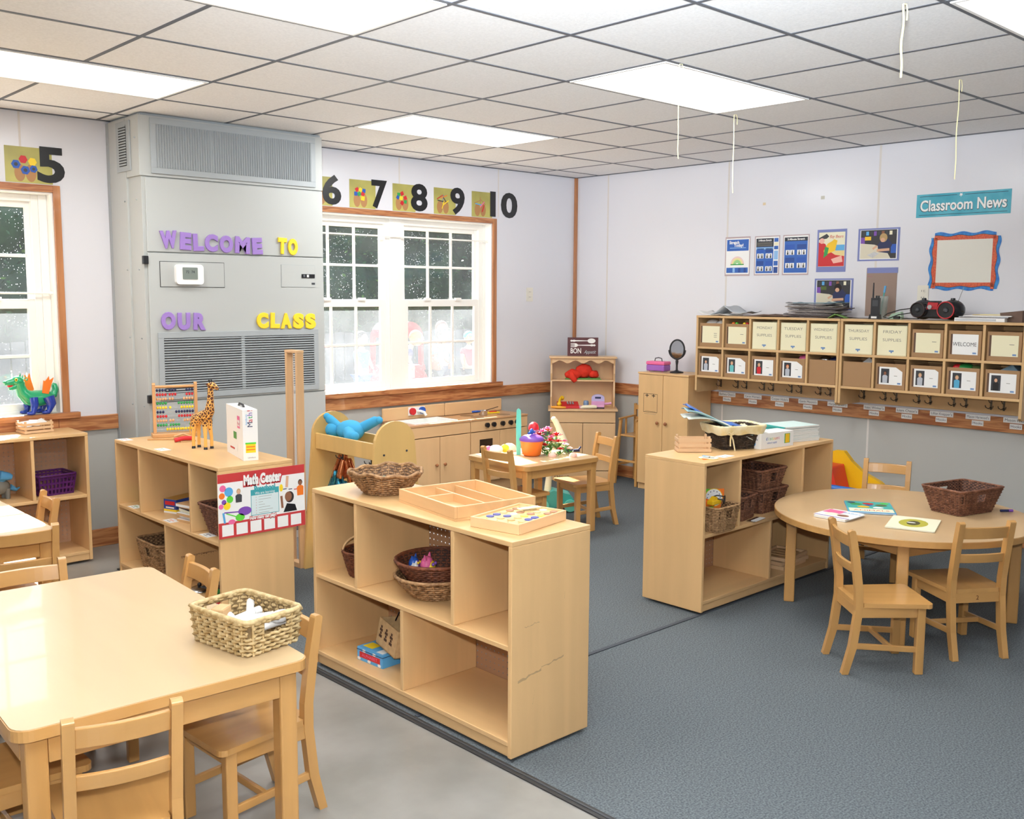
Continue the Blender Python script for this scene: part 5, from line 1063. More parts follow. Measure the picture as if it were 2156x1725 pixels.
for s in (-1, 1): m.tube([(s*.022+.018*cos(a), 0, .016*sin(a)) for a in [2*pi*k/14 for k in range(14)]], .003, 6, 'black', closed=True); m.tube([(s*.04, 0, .008), (s*.042, .04, .012), (s*.042, .07, 0)], .003, 6, 'black'); m.prism([(s*.022+.017*cos(2*pi*k/14), .015*sin(2*pi*k/14)) for k in range(14)], -.001, .001, 'black', 'y')
solo('sunglasses', m, 'black toy sunglasses on top of the toys in the tan basket', 'sunglasses', (-2.41, -3.315, .552), 30)
solob('paper_sheet', 'grey folded leaflet lying at the front of the right middle shelf', 'paper', lambda m: (m.box(-.06, .06, -.02, .02, 0, .004, 'steel'), m.box(-.05, .06, -.03, .0, .004, .006, 'whitecard')), (-2.12, -3.31, .4035), 8)
m = MB(); w, d, h = .09, .06, .1
for b in ((-w, w, -d, -d+.004), (-w, w, d-.004, d), (-w, -w+.004, -d+.004, d-.004), (w-.004, w, -d+.004, d-.004)): m.box(*b, 0, h, mat('frosted', 'cfc4b4', .3))
m.box(-w, w, -d, d, 0, .004, 'frosted'); m.box(-w+.004, w-.004, -d+.004, d-.004, .07, .1, 'dgrey'); solo('plastic_bin', m, 'frosted plastic bin with dark contents in the lower left of the right shelf', 'bin', (-2.46, -3.05, .0705), 0)
for i in range(3):
    t_ = thing('wooden_puzzle', 'wooden tray puzzle in the lower right of the right shelf, %s' % ['lowest', 'middle one', 'topmost'][i], 'puzzle', (-1.69+.012*i, -3.2, .0707+.0205*i), [4, -3, 8][i], 'wooden tray puzzles')
    m = MB(); m.box(-.13, .13, -.095, .095, 0, .006, crm); m.build('base', t_)
    for b in ((-.13, .13, -.095, -.083), (-.13, .13, .083, .095), (-.13, -.118, -.083, .083), (.118, .13, -.083, .083)): m = MB(); m.box(*b, .006, .019, crm); m.build('frame', t_)
    if i == 2:
        for k in range(4): m = MB(); m.box(-.1+.052*k, -.06+.052*k, -.06, .06, .006, .014, 'tan'); m.build('puzzle_piece', t_, .002)
# round table things
def book(lab, loc, rz, w, d, th, cov, deco=None):
    t_ = thing('picture_book', lab, 'book', loc, rz, 'picture books on the round table')
    m = MB(); m.box(-w/2+.002, w/2-.003, -d/2+.003, d/2-.003, .0012, th-.0012, 'paper'); m.build('pages', t_)
    m = MB(); m.box(-w/2, w/2, -d/2, d/2, 0, .0012, cov); m.box(-w/2, w/2, -d/2, d/2, th-.0012, th, cov); m.box(-w/2, -w/2+.0015, -d/2, d/2, .0012, th-.0012, cov)
    if deco: deco(m, th+.0002)
    m.build('cover', t_, .0008); return t_
def dk1(m, z):
    R2(m, -.11, -.135, .11, .135, 'teal', z); R2(m, -.11, -.135, .11, -.12, 'lblue', z+.0002); R2(m, -.105, -.118, .105, -.04, 'cream', z+.0002); m.text('ANIMALS', .04, 'red', 0, -.085, z+.0004, 0, w=.17); m.text('MOTHER', .02, 'red', 0, -.055, z+.0004, 0) if 0 else None
    for x, y, r_, c in ((-.06, .06, .03, 'green'), (0, .08, .028, 'red'), (.06, .05, .03, 'moss'), (-.03, 0, .03, 'gold'), (.04, -.01, .026, 'whitecard'), (.0, .04, .02, 'blue'), (-.08, .1, .02, 'navy'), (.08, .1, .022, 'lime')): disc(m, x, y, r_, r_*.8, c, z+.0004)
book('picture book with teal animal cover and blue edge, farthest on the round table', (-1.84, -3.795, .5035), -57, .225, .275, .007, 'lblue', dk1)
def dk2(m, z): R2(m, -.095, -.08, .095, .08, 'whitecard', z); R2(m, -.09, .0, .0, .075, 'pink', z+.0002); disc(m, .03, -.02, .03, .022, 'brownskin', z+.0003); disc(m, -.03, -.02, .035, .03, 'cream', z+.0003); m.text('BABIES', .03, 'lblue', .04, .05, z+.0003, 0, w=.09); R2(m, -.09, -.078, .09, -.068, 'purple', z+.0003)
book('small pink and white picture book at the left edge of the round table', (-2.125, -3.785, .5035), -90, .165, .19, .011, 'whitecard', dk2)
def dk3(m, z): R2(m, -.105, -.135, .105, .135, 'cream', z); disc(m, 0, 0, .065, .09, mat('olive', 'b8b040', .6), z+.0002); disc(m, 0, 0, .03, .05, mat('darkolive', '54502e', .6), z+.0004); disc(m, -.01, .005, .02, .01, 'whitecard', z+.0006)
book('cream picture book with a green oval picture, nearest on the round table', (-2.02, -4.105, .5035), -72, .215, .275, .006, 'cream', dk3)
t_ = thing('marker_pen', 'small dark blue marker on the right side of the round table', 'marker', (-1.41, -4.295, .511), -42); m = MB(); m.cyl((-.03, 0, 0), (.01, 0, 0), .0065, None, 10, 'navy'); m.build('barrel', t_); m = MB(); m.cyl((.011, 0, 0), (.032, 0, 0), .007, None, 10, 'purple'); m.build('cap', t_)

# ---------------------------------------------------------------- play table things
z0 = .5035
t_ = thing('toy_teapot', 'orange toy pot with a purple lid on the play table', 'toy pot', (-1.965, -1.475, z0), 30); m = MB(); m.lathe([(0, 0), (.05, 0), (.062, .01), (.078, .1), (.08, .105), (.07, .105), (.055, .015), (0, .01)], 28, 'orange'); m.build('pot_body', t_); m = MB(); m.lathe([(.082, .1), (.084, .112), (.07, .125), (.05, .135), (.02, .142), (0, .143)], 28, 'purple'); m.build('lid', t_); m = MB(); m.tube([(.078, 0, .1), (.1, 0, .09), (.1, 0, .04), (.072, 0, .03)], .006, 8, 'teal'); m.build('handle', t_)
solob('toy_figure', 'blue toy figure lying on the purple pot lid', 'toy', lambda m: (m.ball((0, 0, .02), (.014, .014, .02), 'blue', 10, 7), m.tube([(-.03, 0, .01), (0, 0, .012), (.035, .01, .012)], .008, 8, 'blue')), (-1.975, -1.485, z0+.143), 0)
solob('toy_spatula', 'tall turquoise toy handle standing behind the orange pot', 'toy', lambda m: m.prism([(-.014, 0), (.014, 0), (.017, .2), (.014, .3), (.0, .312), (-.014, .3), (-.017, .2)], -.006, .006, 'turq', 'y') if mat('turq', '6ad0c0', .35) else 0, (-2.01, -1.395, z0), -40, None, .004)
t_ = thing('toy_rattle', 'clear toy cup with a red dome lid behind the orange pot', 'toy cup', (-1.875, -1.40, z0), 0); m = MB(); m.lathe([(0, 0), (.028, 0), (.03, .15), (.028, .16), (0, .16)], 20, mat('pinkclear', 'e8b8c8', .15, alpha=.6)); m.build('cup_body', t_); m = MB(); m.lathe([(.036, .16), (.036, .172), (.03, .195), (.012, .208), (0, .21)], 20, 'red'); m.build('dome_lid', t_)
t_ = thing('toy_bottle', 'curved cream plastic toy spout standing at the back of the play table', 'toy', (-1.60, -1.39, z0), -40); m = MB(); m.tube([(.02, 0, 0), (.015, 0, .05), (0, 0, .1), (-.018, 0, .15), (-.038, 0, .19), (-.05, 0, .205)], [.036, .034, .026, .02, .02, .018], 16, mat('cream_plastic', 'ece0c0', .3)); m.ball((-.05, 0, .205), .019, 'cream_plastic', 12, 8); m.build('body', t_)
for i, (x, y, r_, l) in enumerate(((-1.79, -1.69, .027, 'pink half-ball toy at the near edge of the play table'), (-1.895, -1.60, .026, 'pink half-ball toy beside the orange pot'), (-1.93, -1.22, .05, 'pale pink round toy behind the orange pot'))): solob('toy_food', l, 'toy food', lambda m, r_=r_: m.lathe([(r_, 0), (r_*.97, r_*.35), (r_*.8, r_*.7), (r_*.4, r_*.95), (0, r_)], 18, mat('palepink', 'f0b8a8', .6)), (x, y, z0), 0)
solob('plush_toy', 'white and yellow plush toy on the play table behind the left chair', 'plush toy', lambda m: (m.ball((0, 0, .03), (.05, .04, .03), 'whitecard', 12, 8), m.ball((.06, .01, .035), (.03, .02, .03), 'yellow', 8, 6), m.ball((-.05, 0, .03), (.025, .02, .025), 'pink', 8, 6)), (-2.1, -1.27, z0), -40)
t_ = thing('toy_pliers', 'dark blue toy tool lying on the right side of the play table', 'toy tool', (-1.66, -1.56, z0+.008), -40); m = MB(); m.tube([(-.06, -.012, 0), (-.01, 0, 0), (.05, .01, .0)], .007, 6, 'navy'); m.build('arm', t_); m = MB(); m.tube([(-.06, .014, .004), (-.01, .0, .004), (.04, -.016, .012), (.055, -.006, .03)], .007, 6, 'navy'); m.build('arm', t_)
# bouquet
def flower(lab, loc, cm, s, stem, big=True):
    t_ = thing('artificial_flower', lab, 'flower', loc, rnd.uniform(0, 360), 'artificial flowers on the play table')
    m = MB(); h = stem
    m.tube([(0, 0, 0), (.004, .004, h*.5), (0, 0, h)], .0022, 6, 'green'); m.build('stem', t_)
    m = MB(); n = 7
    for ring, (tilt, k, rr) in enumerate(((.25, n, 1.0), (.9, 5, .7))):
        for i in range(k):
            a = 2*pi*i/k+ring*.4; dx, dy = cos(a), sin(a); c = (dx*s*.55*rr*cos(tilt), dy*s*.55*rr*cos(tilt), h+s*.25+s*.5*rr*sin(tilt))
            m.M = T(*c, 0, 0, math.degrees(a)) @ Matrix.Rotation(-tilt, 4, 'Y'); m.ball((0, 0, 0), (s*.5*rr, s*.26, s*.07), cm, 8, 5)
    m.M = Matrix.Identity(4); m.build('petals', t_)
    m = MB(); m.ball((0, 0, h+s*.3), s*.2, 'yellow', 8, 6); m.build('flower_centre', t_)
    m = MB()
    for i in range(8): 
        a = rnd.uniform(0, 6.28); m.M = T(.02*cos(a), .02*sin(a), h*rnd.uniform(.3, .85), 0, 0, math.degrees(a)) @ Matrix.Rotation(-.6, 4, 'Y'); m.ball((0, 0, 0), (s*.6, s*.28, s*.04), mat('leafgreen', '5a8a3a', .5), 8, 4)
    m.M = Matrix.Identity(4); m.build('leaves', t_)
FL = [(-1.85, -1.43, 'red', .04, .11, 'red flower at the upper left of the bouquet'), (-1.76, -1.42, 'red', .034, .13, 'red flower at the top right of the bouquet'), (-1.81, -1.50, 'pink', .03, .1, 'pink flower in the centre of the bouquet'), (-1.88, -1.51, 'red', .03, .055, 'red flower beside the teapot handle'), (-1.73, -1.60, 'palepink', .024, .03, 'pale flower at the front right of the bouquet'), (-1.84, -1.60, 'whitecard', .02, .025, 'white blossom at the front of the bouquet'), (-1.86, -1.47, 'pink', .036, .14, 'pink flower uppermost left in the bouquet'), (-1.79, -1.45, 'pink', .034, .15, 'pink flower uppermost middle in the bouquet'), (-1.735, -1.48, 'red', .045, .10, 'large red flower on the right of the bouquet'), (-1.84, -1.52, 'red', .036, .08, 'red flower low left in the bouquet'),
      (-1.77, -1.53, 'red', .034, .07, 'red flower low middle in the bouquet'), (-1.70, -1.53, 'pink', .026, .045, 'pink flower low right near the dark blue tool'), (-1.90, -1.55, 'whitecard', .024, .035, 'white blossom beside the orange pot'), (-1.72, -1.56, 'whitecard', .022, .05, 'white blossom on the right of the bouquet'), (-1.80, -1.58, 'red', .026, .03, 'small red flower at the front of the bouquet'), (-1.665, -1.49, 'pink', .024, .06, 'small pink flower farthest right')]
for x, y, c, s, st, l in FL: flower(l, (x, y, z0), c, s, st)
# toy vacuum on the floor behind the play chair
r = thing('toy_vacuum', 'turquoise and cream toy vacuum cleaner on the carpet behind the play table', 'toy vacuum', (-1.42, -1.17, 0), -40)
tq = mat('turq2', '3aa8a0', .35); m = MB(); m.prism([(-.13, .03), (.13, .03), (.14, .07), (.1, .13), (-.02, .16), (-.12, .12), (-.14, .07)], -.07, .07, tq, 'y'); m.build('vacuum_body', r, .02, 3)
m = MB(); m.box(-.13, .13, -.075, .075, .004, .035, 'dgrey'); m.build('base', r, .006)
for x in (-.1, .1): m = MB(); m.cyl((x, -.085, .05), (x, -.07, .05), .045, None, 18, mat('turq', '6ad0c0', .35)); m.build('wheel', r, .004)
m = MB(); m.tube([(-.06, 0, .12), (-.05, 0, .25), (-.03, 0, .42)], [.028, .022, .016], 14, 'cream_plastic'); m.build('handle', r)

# ---------------------------------------------------------------- on the dress-up rack
r = thing('plush_bear', 'blue plush bear lying in the tray of the dress-up rack', 'plush toy', (-3.40, -1.50, .70), 0)
bm = mat('plush_blue', '3f9cc8', .95, sheen=.3, bump=.4, bscale=300); m = MB(); m.ball((0, .02, .1), (.075, .09, .06), bm, 20, 12); m.ball((-.045, .12, .1), (.05, .045, .045), bm, 14, 10)
m.tube([(.03, .0, .1), (.06, -.05, .13), (.09, -.1, .16), (.095, -.125, .165)], [.03, .03, .027, .018], 12, bm); m.tube([(-.04, -.02, .1), (-.07, -.09, .08), (-.075, -.13, .09)], [.035, .035, .025], 12, bm); m.tube([(-.03, .09, .12), (-.06, .14, .16), (-.07, .15, .175)], [.022, .026, .018], 12, bm)
m.ball((.095, -.125, .165), .021, bm, 12, 8); m.ball((-.075, -.13, .09), .027, bm, 12, 8); m.ball((-.07, .15, .175), .02, bm, 12, 8); m.build('bear_body', r)
solob('toy_scarf', 'green and pink cloth in the tray of the dress-up rack', 'cloth', lambda m: (m.ball((0, 0, 0), (.05, .1, .02), mat('lime', '5cc83a', .5), 10, 6), m.ball((.0, .16, .01), (.035, .05, .025), 'pink', 10, 6)), (-3.42, -1.42, .745))
# sequin costume
def seq(key, a, b):
    m = bpy.data.materials.new(key); m.use_nodes = True; nt = m.node_tree; p = nt.nodes['Principled BSDF']; N = nt.nodes.new; L = nt.links.new
    tc = N('ShaderNodeTexCoord'); v = N('ShaderNodeTexVoronoi'); v.inputs['Scale'].default_value = 160; L(tc.outputs['Object'], v.inputs['Vector']); cr = N('ShaderNodeValToRGB')
    cr.color_ramp.elements[0].color = (*hx(a), 1); cr.color_ramp.elements[1].color = (*hx(b), 1); L(v.outputs['Color'], cr.inputs[0]); L(cr.outputs[0], p.inputs['Base Color']); p.inputs['Metallic'].default_value = .85; p.inputs['Roughness'].default_value = .28
    bp = N('ShaderNodeBump'); bp.inputs['Strength'].default_value = 1; bp.inputs['Distance'].default_value = .004; L(v.outputs['Color'], bp.inputs['Height']); L(bp.outputs[0], p.inputs['Normal']); MATS[key] = m
seq('seq_teal', '1c6a80', '50a8c8'); seq('seq_copper', 'b0603c', 'e8a070')
r = thing('sequin_costume', 'sequinned teal and copper costume hanging on the dress-up rack', 'costume', (-3.40, -1.42, .655), -40)
def drape(m, x0, x1, ztop, zbot, w0, w1, ma, ph, dep=.02):
    vs = []; K, J = 16, 10
    for j in range(J+1):
        t = j/J; xc = x0+(x1-x0)*t; w = w0+(w1-w0)*t**.8
        for i in range(K+1): s = i/K; vs.append((xc+(s-.5)*w, dep*sin(s*9+ph)*(.3+t)+.01*sin(s*17+t*4), ztop+(zbot-ztop)*t+.01*sin(s*7+ph)*t))
    m.add(vs, [(j*(K+1)+i, j*(K+1)+i+1, (j+1)*(K+1)+i+1, (j+1)*(K+1)+i) for j in range(J) for i in range(K)], ma, True)
for n_, a in (('copper_top', (-.01, -.03, .0, -.13, .05, .1, 'seq_copper', 0)), ('copper_sleeve', (.015, .075, -.02, -.25, .05, .08, 'seq_copper', 2)), ('teal_skirt', (-.04, -.07, -.09, -.36, .05, .16, 'seq_teal', 1)), ('teal_skirt', (-.02, .05, -.15, -.36, .06, .14, 'seq_teal', 3))):
    m = MB(); drape(m, *a); o = m.build(n_, r); s_ = o.modifiers.new('t', 'SOLIDIFY'); s_.thickness = .008
# ---------------------------------------------------------------- shelf D contents, dragon on the sill
r = thing('plastic_basket', 'purple plastic basket in the shelf under the left window', 'basket', (-4.595, -.165, .4035), 4); pp = mat('plastic_purple', '4e1a5c', .3)
def slotted(m, w0, w1, h, y0, y1, ax, s, ma):
    n = 9
    for k in range(4): # horizontal bands
        z0 = h*k/3.6; z1 = z0+.012
        wz = w0+(w1-w0)*z0/h; yz = y0+(y1-y0)*z0/h
        if ax == 'x': m.box(-wz, wz, s*yz-.0015, s*yz+.0015, z0, z1, ma)
        else: m.box(s*yz-.0015, s*yz+.0015, -wz, wz, z0, z1, ma)
    for i in range(n+1):
        f = -1+2*i/n; a = (f*w0, s*y0, 0); b = (f*w1, s*y1, h)
        if ax == 'y': a = (a[1], a[0], 0); b = (b[1], b[0], h)
        m.bar(a, b, .008, .003, ma, up=(0, 1, 0) if ax == 'x' else (1, 0, 0))
m = MB(); slotted(m, .09, .105, .115, .08, .095, 'x', -1, pp); slotted(m, .09, .105, .115, .08, .095, 'x', 1, pp); slotted(m, .08, .095, .115, .09, .105, 'y', -1, pp); slotted(m, .08, .095, .115, .09, .105, 'y', 1, pp); m.box(-.09, .09, -.08, .08, 0, .004, pp); m.build('basket_body', r)
m = MB(); m.tube([(x, y, .118) for x, y, a, b in rrect(.109, .099, .02, 40)], .006, 8, pp, closed=True); m.build('rim', r)
r = thing('toy_dinosaur', 'grey and blue toy dinosaur in the shelf under the left window', 'toy animal', (-4.86, -.15, .4035), 10); dg = mat('dino_grey', '7a7870', .6)
m = MB(); m.ball((-.01, 0, .07), (.06, .04, .045), dg, 16, 10)
for x in (-.04, .025):
    for y in (-.022, .022): m.cyl((x, y, .0), (x, y, .06), .013, .016, 10, dg)
m.build('body', r); m = MB(); m.tube([(.0, 0, .1), (.0, -.01, .13), (.0, -.02, .14)], [.025, .03, .03], 12, 'lblue'); m.tube([(-.01, -.02, .135), (.03, -.035, .128), (.045, -.04, .122)], [.03, .022, .014], 12, 'lblue'); m.build('head', r); m = MB(); m.tube([(.05, 0, .06), (.085, 0, .04), (.105, 0, .05)], [.018, .01, .004], 8, 'lblue'); m.build('tail', r)
# dragon (faces -x), sits on the sill
r = thing('toy_dragon', 'green plastic dragon with orange wings and blue legs on the left window sill', 'toy animal', (-4.60, .01, .8528), 4)
dgm = mat('dragon_green', '1f9c68', .22, coat=.4); dbl = mat('dragon_blue', '1e3a9c', .22, coat=.4)
m = MB(); m.tube([(.085, 0, .11), (.06, 0, .095), (.0, 0, .09), (-.045, 0, .1), (-.075, 0, .13), (-.085, 0, .165), (-.09, 0, .19)], [.025, .045, .05, .045, .034, .028, .03], 20, dgm)
m.tube([(.07, 0, .1), (.105, 0, .11), (.115, 0, .14), (.108, 0, .165), (.1, 0, .17)], [.03, .022, .018, .016, .01], 12, dgm); m.build('body', r)
m = MB(); m.ball((-.1, 0, .2), (.036, .03, .03), dgm, 16, 10); m.tube([(-.11, 0, .2), (-.15, 0, .193), (-.172, 0, .19)], [.024, .018, .012], 12, dgm); m.ball((-.168, 0, .196), (.012, .016, .01), dgm, 10, 7); m.tube([(-.1, 0, .178), (-.13, 0, .162), (-.15, 0, .158)], [.02, .014, .01], 10, dgm)
for k in range(4): m.cyl((-.085+.012*k, 0, .225-.008*k), (-.08+.014*k, 0, .245-.01*k), .006, .001, 6, dgm)
m.build('head', r); m = MB(); m.box(-.155, -.11, -.01, .01, .168, .18, 'red'); m.build('mouth', r, .003)
for s in (-1, 1): m = MB(); m.ball((-.115, s*.026, .21), (.008, .005, .01), 'yellow', 10, 7); m.ball((-.117, s*.0305, .21), (.004, .003, .005), 'black', 8, 6); m.build('eye', r)
for s in (-1, 1):
    for x, q in ((-.03, 0), (.055, 1)):
        m = MB(); m.tube([(x, s*.045, .1), (x+(.01 if q else -.0), s*.055, .06), (x+(.0 if q else -.004), s*.05, .02), (x-.012, s*.05, .012)], [.024+q*.01, .022+q*.006, .014, .016], 14, dbl); m.ball((x-.02, s*.05, .011), (.026, .017, .011), dbl, 12, 8); m.build('leg', r)
    m = MB(); y0 = s*.02; m.prism([(-.02, .13), (-.045, .2), (-.035, .2), (-.028, .235), (-.015, .215), (0, .24), (.005, .2), (.015, .14)], y0+s*.012, y0+s*.02, 'orange', 'y'); o = m.build('wing', r); o.rotation_euler = (0, radians(28 if s < 0 else -4), 0); o.location = (-.0, 0, 0) if s > 0 else (-.02, 0, -.0)
# book on the window sill behind the air unit and pencils
solob('picture_card', 'red and yellow card leaning in the window right beside the grey unit', 'card', lambda m: (m.box(-.06, .06, -.002, .002, 0, .2, 'red'), m.box(-.045, .045, -.003, -.002, .03, .17, 'yellow')), (-2.665, .035, 1.06), 0)
solob('sill_stand', 'orange toy figure on the sill right beside the grey unit', 'toy', lambda m: (m.cyl((0, 0, 0), (0, 0, .12), .02, .012, 10, 'orange'), m.ball((0, 0, .14), .02, 'palepink', 10, 7), m.cyl((0, 0, .155), (0, 0, .218), .012, .004, 8, 'orange')), (-2.64, .03, .8428), 0)
# ---------------------------------------------------------------- push car by the right wall
r = thing('push_car', 'yellow, red and blue plastic ride-on push toy by the right wall behind the round table', 'ride-on toy', (-.52, -2.93, 0), -90)
yl = mat('car_yellow', 'e8b416', .35); m = MB()
m.prism([(-.2, .5), (-.12, .535), (-.06, .535), (.0, .47), (.08, .41), (.2, .36), (.24, .33), (.24, .27), (-.2, .27)], .12, .16, yl, 'y'); m.prism([(-.2, .27), (.26, .27), (.28, .1), (-.2, .1)], -.14, .16, yl, 'y'); m.build('car_body', r, .012, 3)
m = MB(); m.prism([(-.19, .28), (.0, .28), (-.05, .45), (-.19, .45)], -.05, .11, mat('car_red', 'd83a28', .35), 'y'); m.build('seat', r, .015, 3)
m = MB(); m.cyl((-.19, -.15, .33), (.23, -.15, .33), .022, None, 14, mat('car_blue', '2a68b8', .35)); 
for x in (-.17, -.08, .02, .12): m.cyl((x, -.15, .27), (x, -.15, .33), .01, None, 8, 'car_blue')
m.build('front_rail', r)
m = MB(); m.tube([(-.19, .14, .5), (-.19, -.1, .52), (-.12, -.14, .53), (-.05, -.13, .53)], .02, 10, yl); m.build('handle', r)
for x in (-.12, .16):
    for y in (-.155, .175): m = MB(); m.cyl((x, y-.02, .085), (x, y+.02, .085), .085, None, 24, 'rubber'); wl = m.build('wheel', r, .01); m = MB(); m.cyl((x, y-.024, .085), (x, y+.024, .085), .045, None, 20, yl if x > 0 else 'car_blue'); m.build('hub', wl, .004)
# ---------------------------------------------------------------- number cards above the windows
olive_ = mat('photo_olive', 'b8b060', .35, var=.25, vscale=4); blk = mat('print_black', '1b1b1d', .3)
def ncard(num, x0, x1, gx0, gx1, lab, deco, z0=2.19, z1=2.392):
    cx = (x0+gx1)/2; cz = (z0+z1)/2; t_ = thing('number_card', lab, 'number card', (cx, -.0005, cz), 0, 'number cards above the windows')
    m = BW(); m.box(x0-cx, x1-cx, z0-cz, z1-cz, 0, .0012, olive_); w = x1-x0; px = (x0+x1)/2-cx-.02
    for s in (-1, 1): disc(m, px+s*.03, -.045, .03, .05, mat('photo_skin', 'b08050', .5), .0014)
    deco(m, px, .0); m.build('photo', t_)
    m = BW(); h = z1-z0
    m.text(num, h*1.34, blk, (gx0+gx1)/2-cx, 0, .003, .0015, .009, w=(gx1-gx0)); m.build('numeral', t_)
def blobs(L_, kind=0):
    def f(m, x, y):
        for i, (dx, dy, s, c) in enumerate(L_):
            if kind == 0: m.prism([(x+dx+s*cos(pi/3*k+i), y+dy+s*sin(pi/3*k+i)) for k in range(6)], .0015+.0001*i, .003+.0001*i, c); disc(m, x+dx, y+dy, s*.4, s*.4, 'dgrey' if c == 'blue' else c, .0032+.0001*i)
            elif kind == 1: a = i*.5; m.prism([(x+dx+s*cos(a+pi/4+pi/2*k), y+dy+s*sin(a+pi/4+pi/2*k)) for k in range(4)], .0015+.0001*i, .003+.0001*i, c)
            else: a = dy*20+i; m.bar((x+dx-.035*cos(a), y+dy-.03*sin(a), .002+.0003*i), (x+dx+.035*cos(a), y+dy+.03*sin(a), .002+.0003*i), s, .0006, c)
    return f
ncard('5', -4.707, -4.45, -4.533, -4.378, 'number 5 card above the left window', blobs([(-.05, .0, .026, 'blue'), (-.01, .03, .024, 'red'), (.04, .02, .024, 'yellow'), (.0, -.03, .026, 'blue'), (.045, -.02, .022, 'blue')]))
ncard('6', -2.73, -2.535, -2.62, -2.463, 'number 6 card partly behind the grey air unit', blobs([(0, 0, .02, 'yellow')]))
ncard('7', -2.39, -2.16, -2.205, -2.065, 'number 7 card above the twin window', blobs([(-.04, .0, .02, 'blue'), (-.03, .03, .02, 'red'), (.0, .03, .02, 'yellow'), (.03, .025, .02, 'blue'), (-.01, .0, .02, 'green'), (.02, 0, .02, 'red'), (.02, -.03, .022, 'yellow')], 1))
ncard('8', -2.005, -1.79, -1.835, -1.674, 'number 8 card above the twin window', blobs([(-.03, .02, .02, 'green'), (.0, .03, .02, 'red'), (-.04, 0, .018, 'blue'), (-.01, -.005, .02, 'yellow'), (.03, 0, .02, 'red'), (.0, -.04, .02, 'red'), (.03, -.03, .018, 'green')], 1))
ncard('9', -1.61, -1.39, -1.445, -1.297, 'number 9 card above the twin window', blobs([(-.03, .03, .007, 'red'), (.0, .02, .008, 'steel'), (.02, .01, .007, 'dgrey'), (-.02, .0, .007, 'dgrey'), (.03, -.01, .008, 'yellow'), (.0, -.03, .007, 'yellow'), (.01, .035, .006, 'orange')], 2))
ncard('10', -1.221, -1.0, -1.055, -.75, 'number 10 card at the right end of the row', blobs([(-.03, .02, .006, 'photo_skin'), (.0, .03, .006, 'photo_skin'), (.03, .02, .006, 'photo_skin'), (-.02, -.0, .008, 'lblue'), (.02, .0, .008, 'pink'), (.03, -.03, .01, 'red')], 2))
# outlets
def outlet(lab, MM, loc):
    m = MM(); m.prism(rpoly(.074, .118, .006), 0, .005, 'cream_w'); 
    for s in (-1, 1): m.prism(rpoly(.034, .03, .012, 5, 0, s*.022), .005, .007, 'cream_w'); R2(m, -.009, s*.022-.006, -.006, s*.022+.006, 'dgrey', .0073); R2(m, .006, s*.022-.006, .009, s*.022+.006, 'dgrey', .0073)
    solo('power_outlet', m, lab, 'power outlet', loc)
mat('cream_w', 'e4dfd2', .35)
outlet('white power outlet on the back wall right of the window', BW, (-.567, 0, 1.568))
outlet('white power outlet on the right wall below the Classroom News frame', RW, (-.0008, -3.172, 1.584))
# ---------------------------------------------------------------- posters on the right wall
bl = mat('poster_blue', '2f62b4', .4); bl2 = mat('poster_dblue', '1f4892', .4); lb = mat('poster_lblue', '8cb8e4', .4); lam_ = mat('laminate_edge', 'b8a4a6', .3); per = mat('periwinkle', '7c84b8', .6); nvy = mat('poster_black', '222a38', .4)
m = RW(); w, h = .225, .298; m.box(-w/2, w/2, -h/2, h/2, 0, .001, lam_); R2(m, -.104, -.135, .106, .137, 'whitecard', .0012); R2(m, -.097, .042, .099, .128, bl, .0014)
m.text('Stretch', .032, 'whitecard', -.03, .105, .0016, 0, .0012, w=.09); m.text('Today!', .032, 'whitecard', .01, .083, .0016, 0, .0012, w=.085); R2(m, -.07, .062, .075, .067, lb, .0016); R2(m, -.097, -.125, .097, -.085, bl, .0014)
for x, c in ((-.04, lb), (.01, bl2), (.06, bl2)): R2(m, x, -.122, x+.02, -.088, c, .0016)
for k, (c, r_) in enumerate((('sg1', .062), ('sg2', .05), ('sg3', .036), ('whitecard', .012))):
    mat('sg1', 'e8c8c4', .5); mat('sg2', 'e8dc98', .5); mat('sg3', '9ccf8c', .5); m.add([(.0, -.062, .0014+.0002*k)]+[(r_*cos(pi*i/14), -.062+r_*sin(pi*i/14), .0014+.0002*k) for i in range(15)], [(0, i+1, i+2) for i in range(14)], c)
R2(m, -.06, -.066, .06, -.058, 'green', .0022); solo('wall_poster', m, 'blue and white Stretch Today poster, leftmost of three small posters', 'poster', (-.0008, -1.708, 1.867))
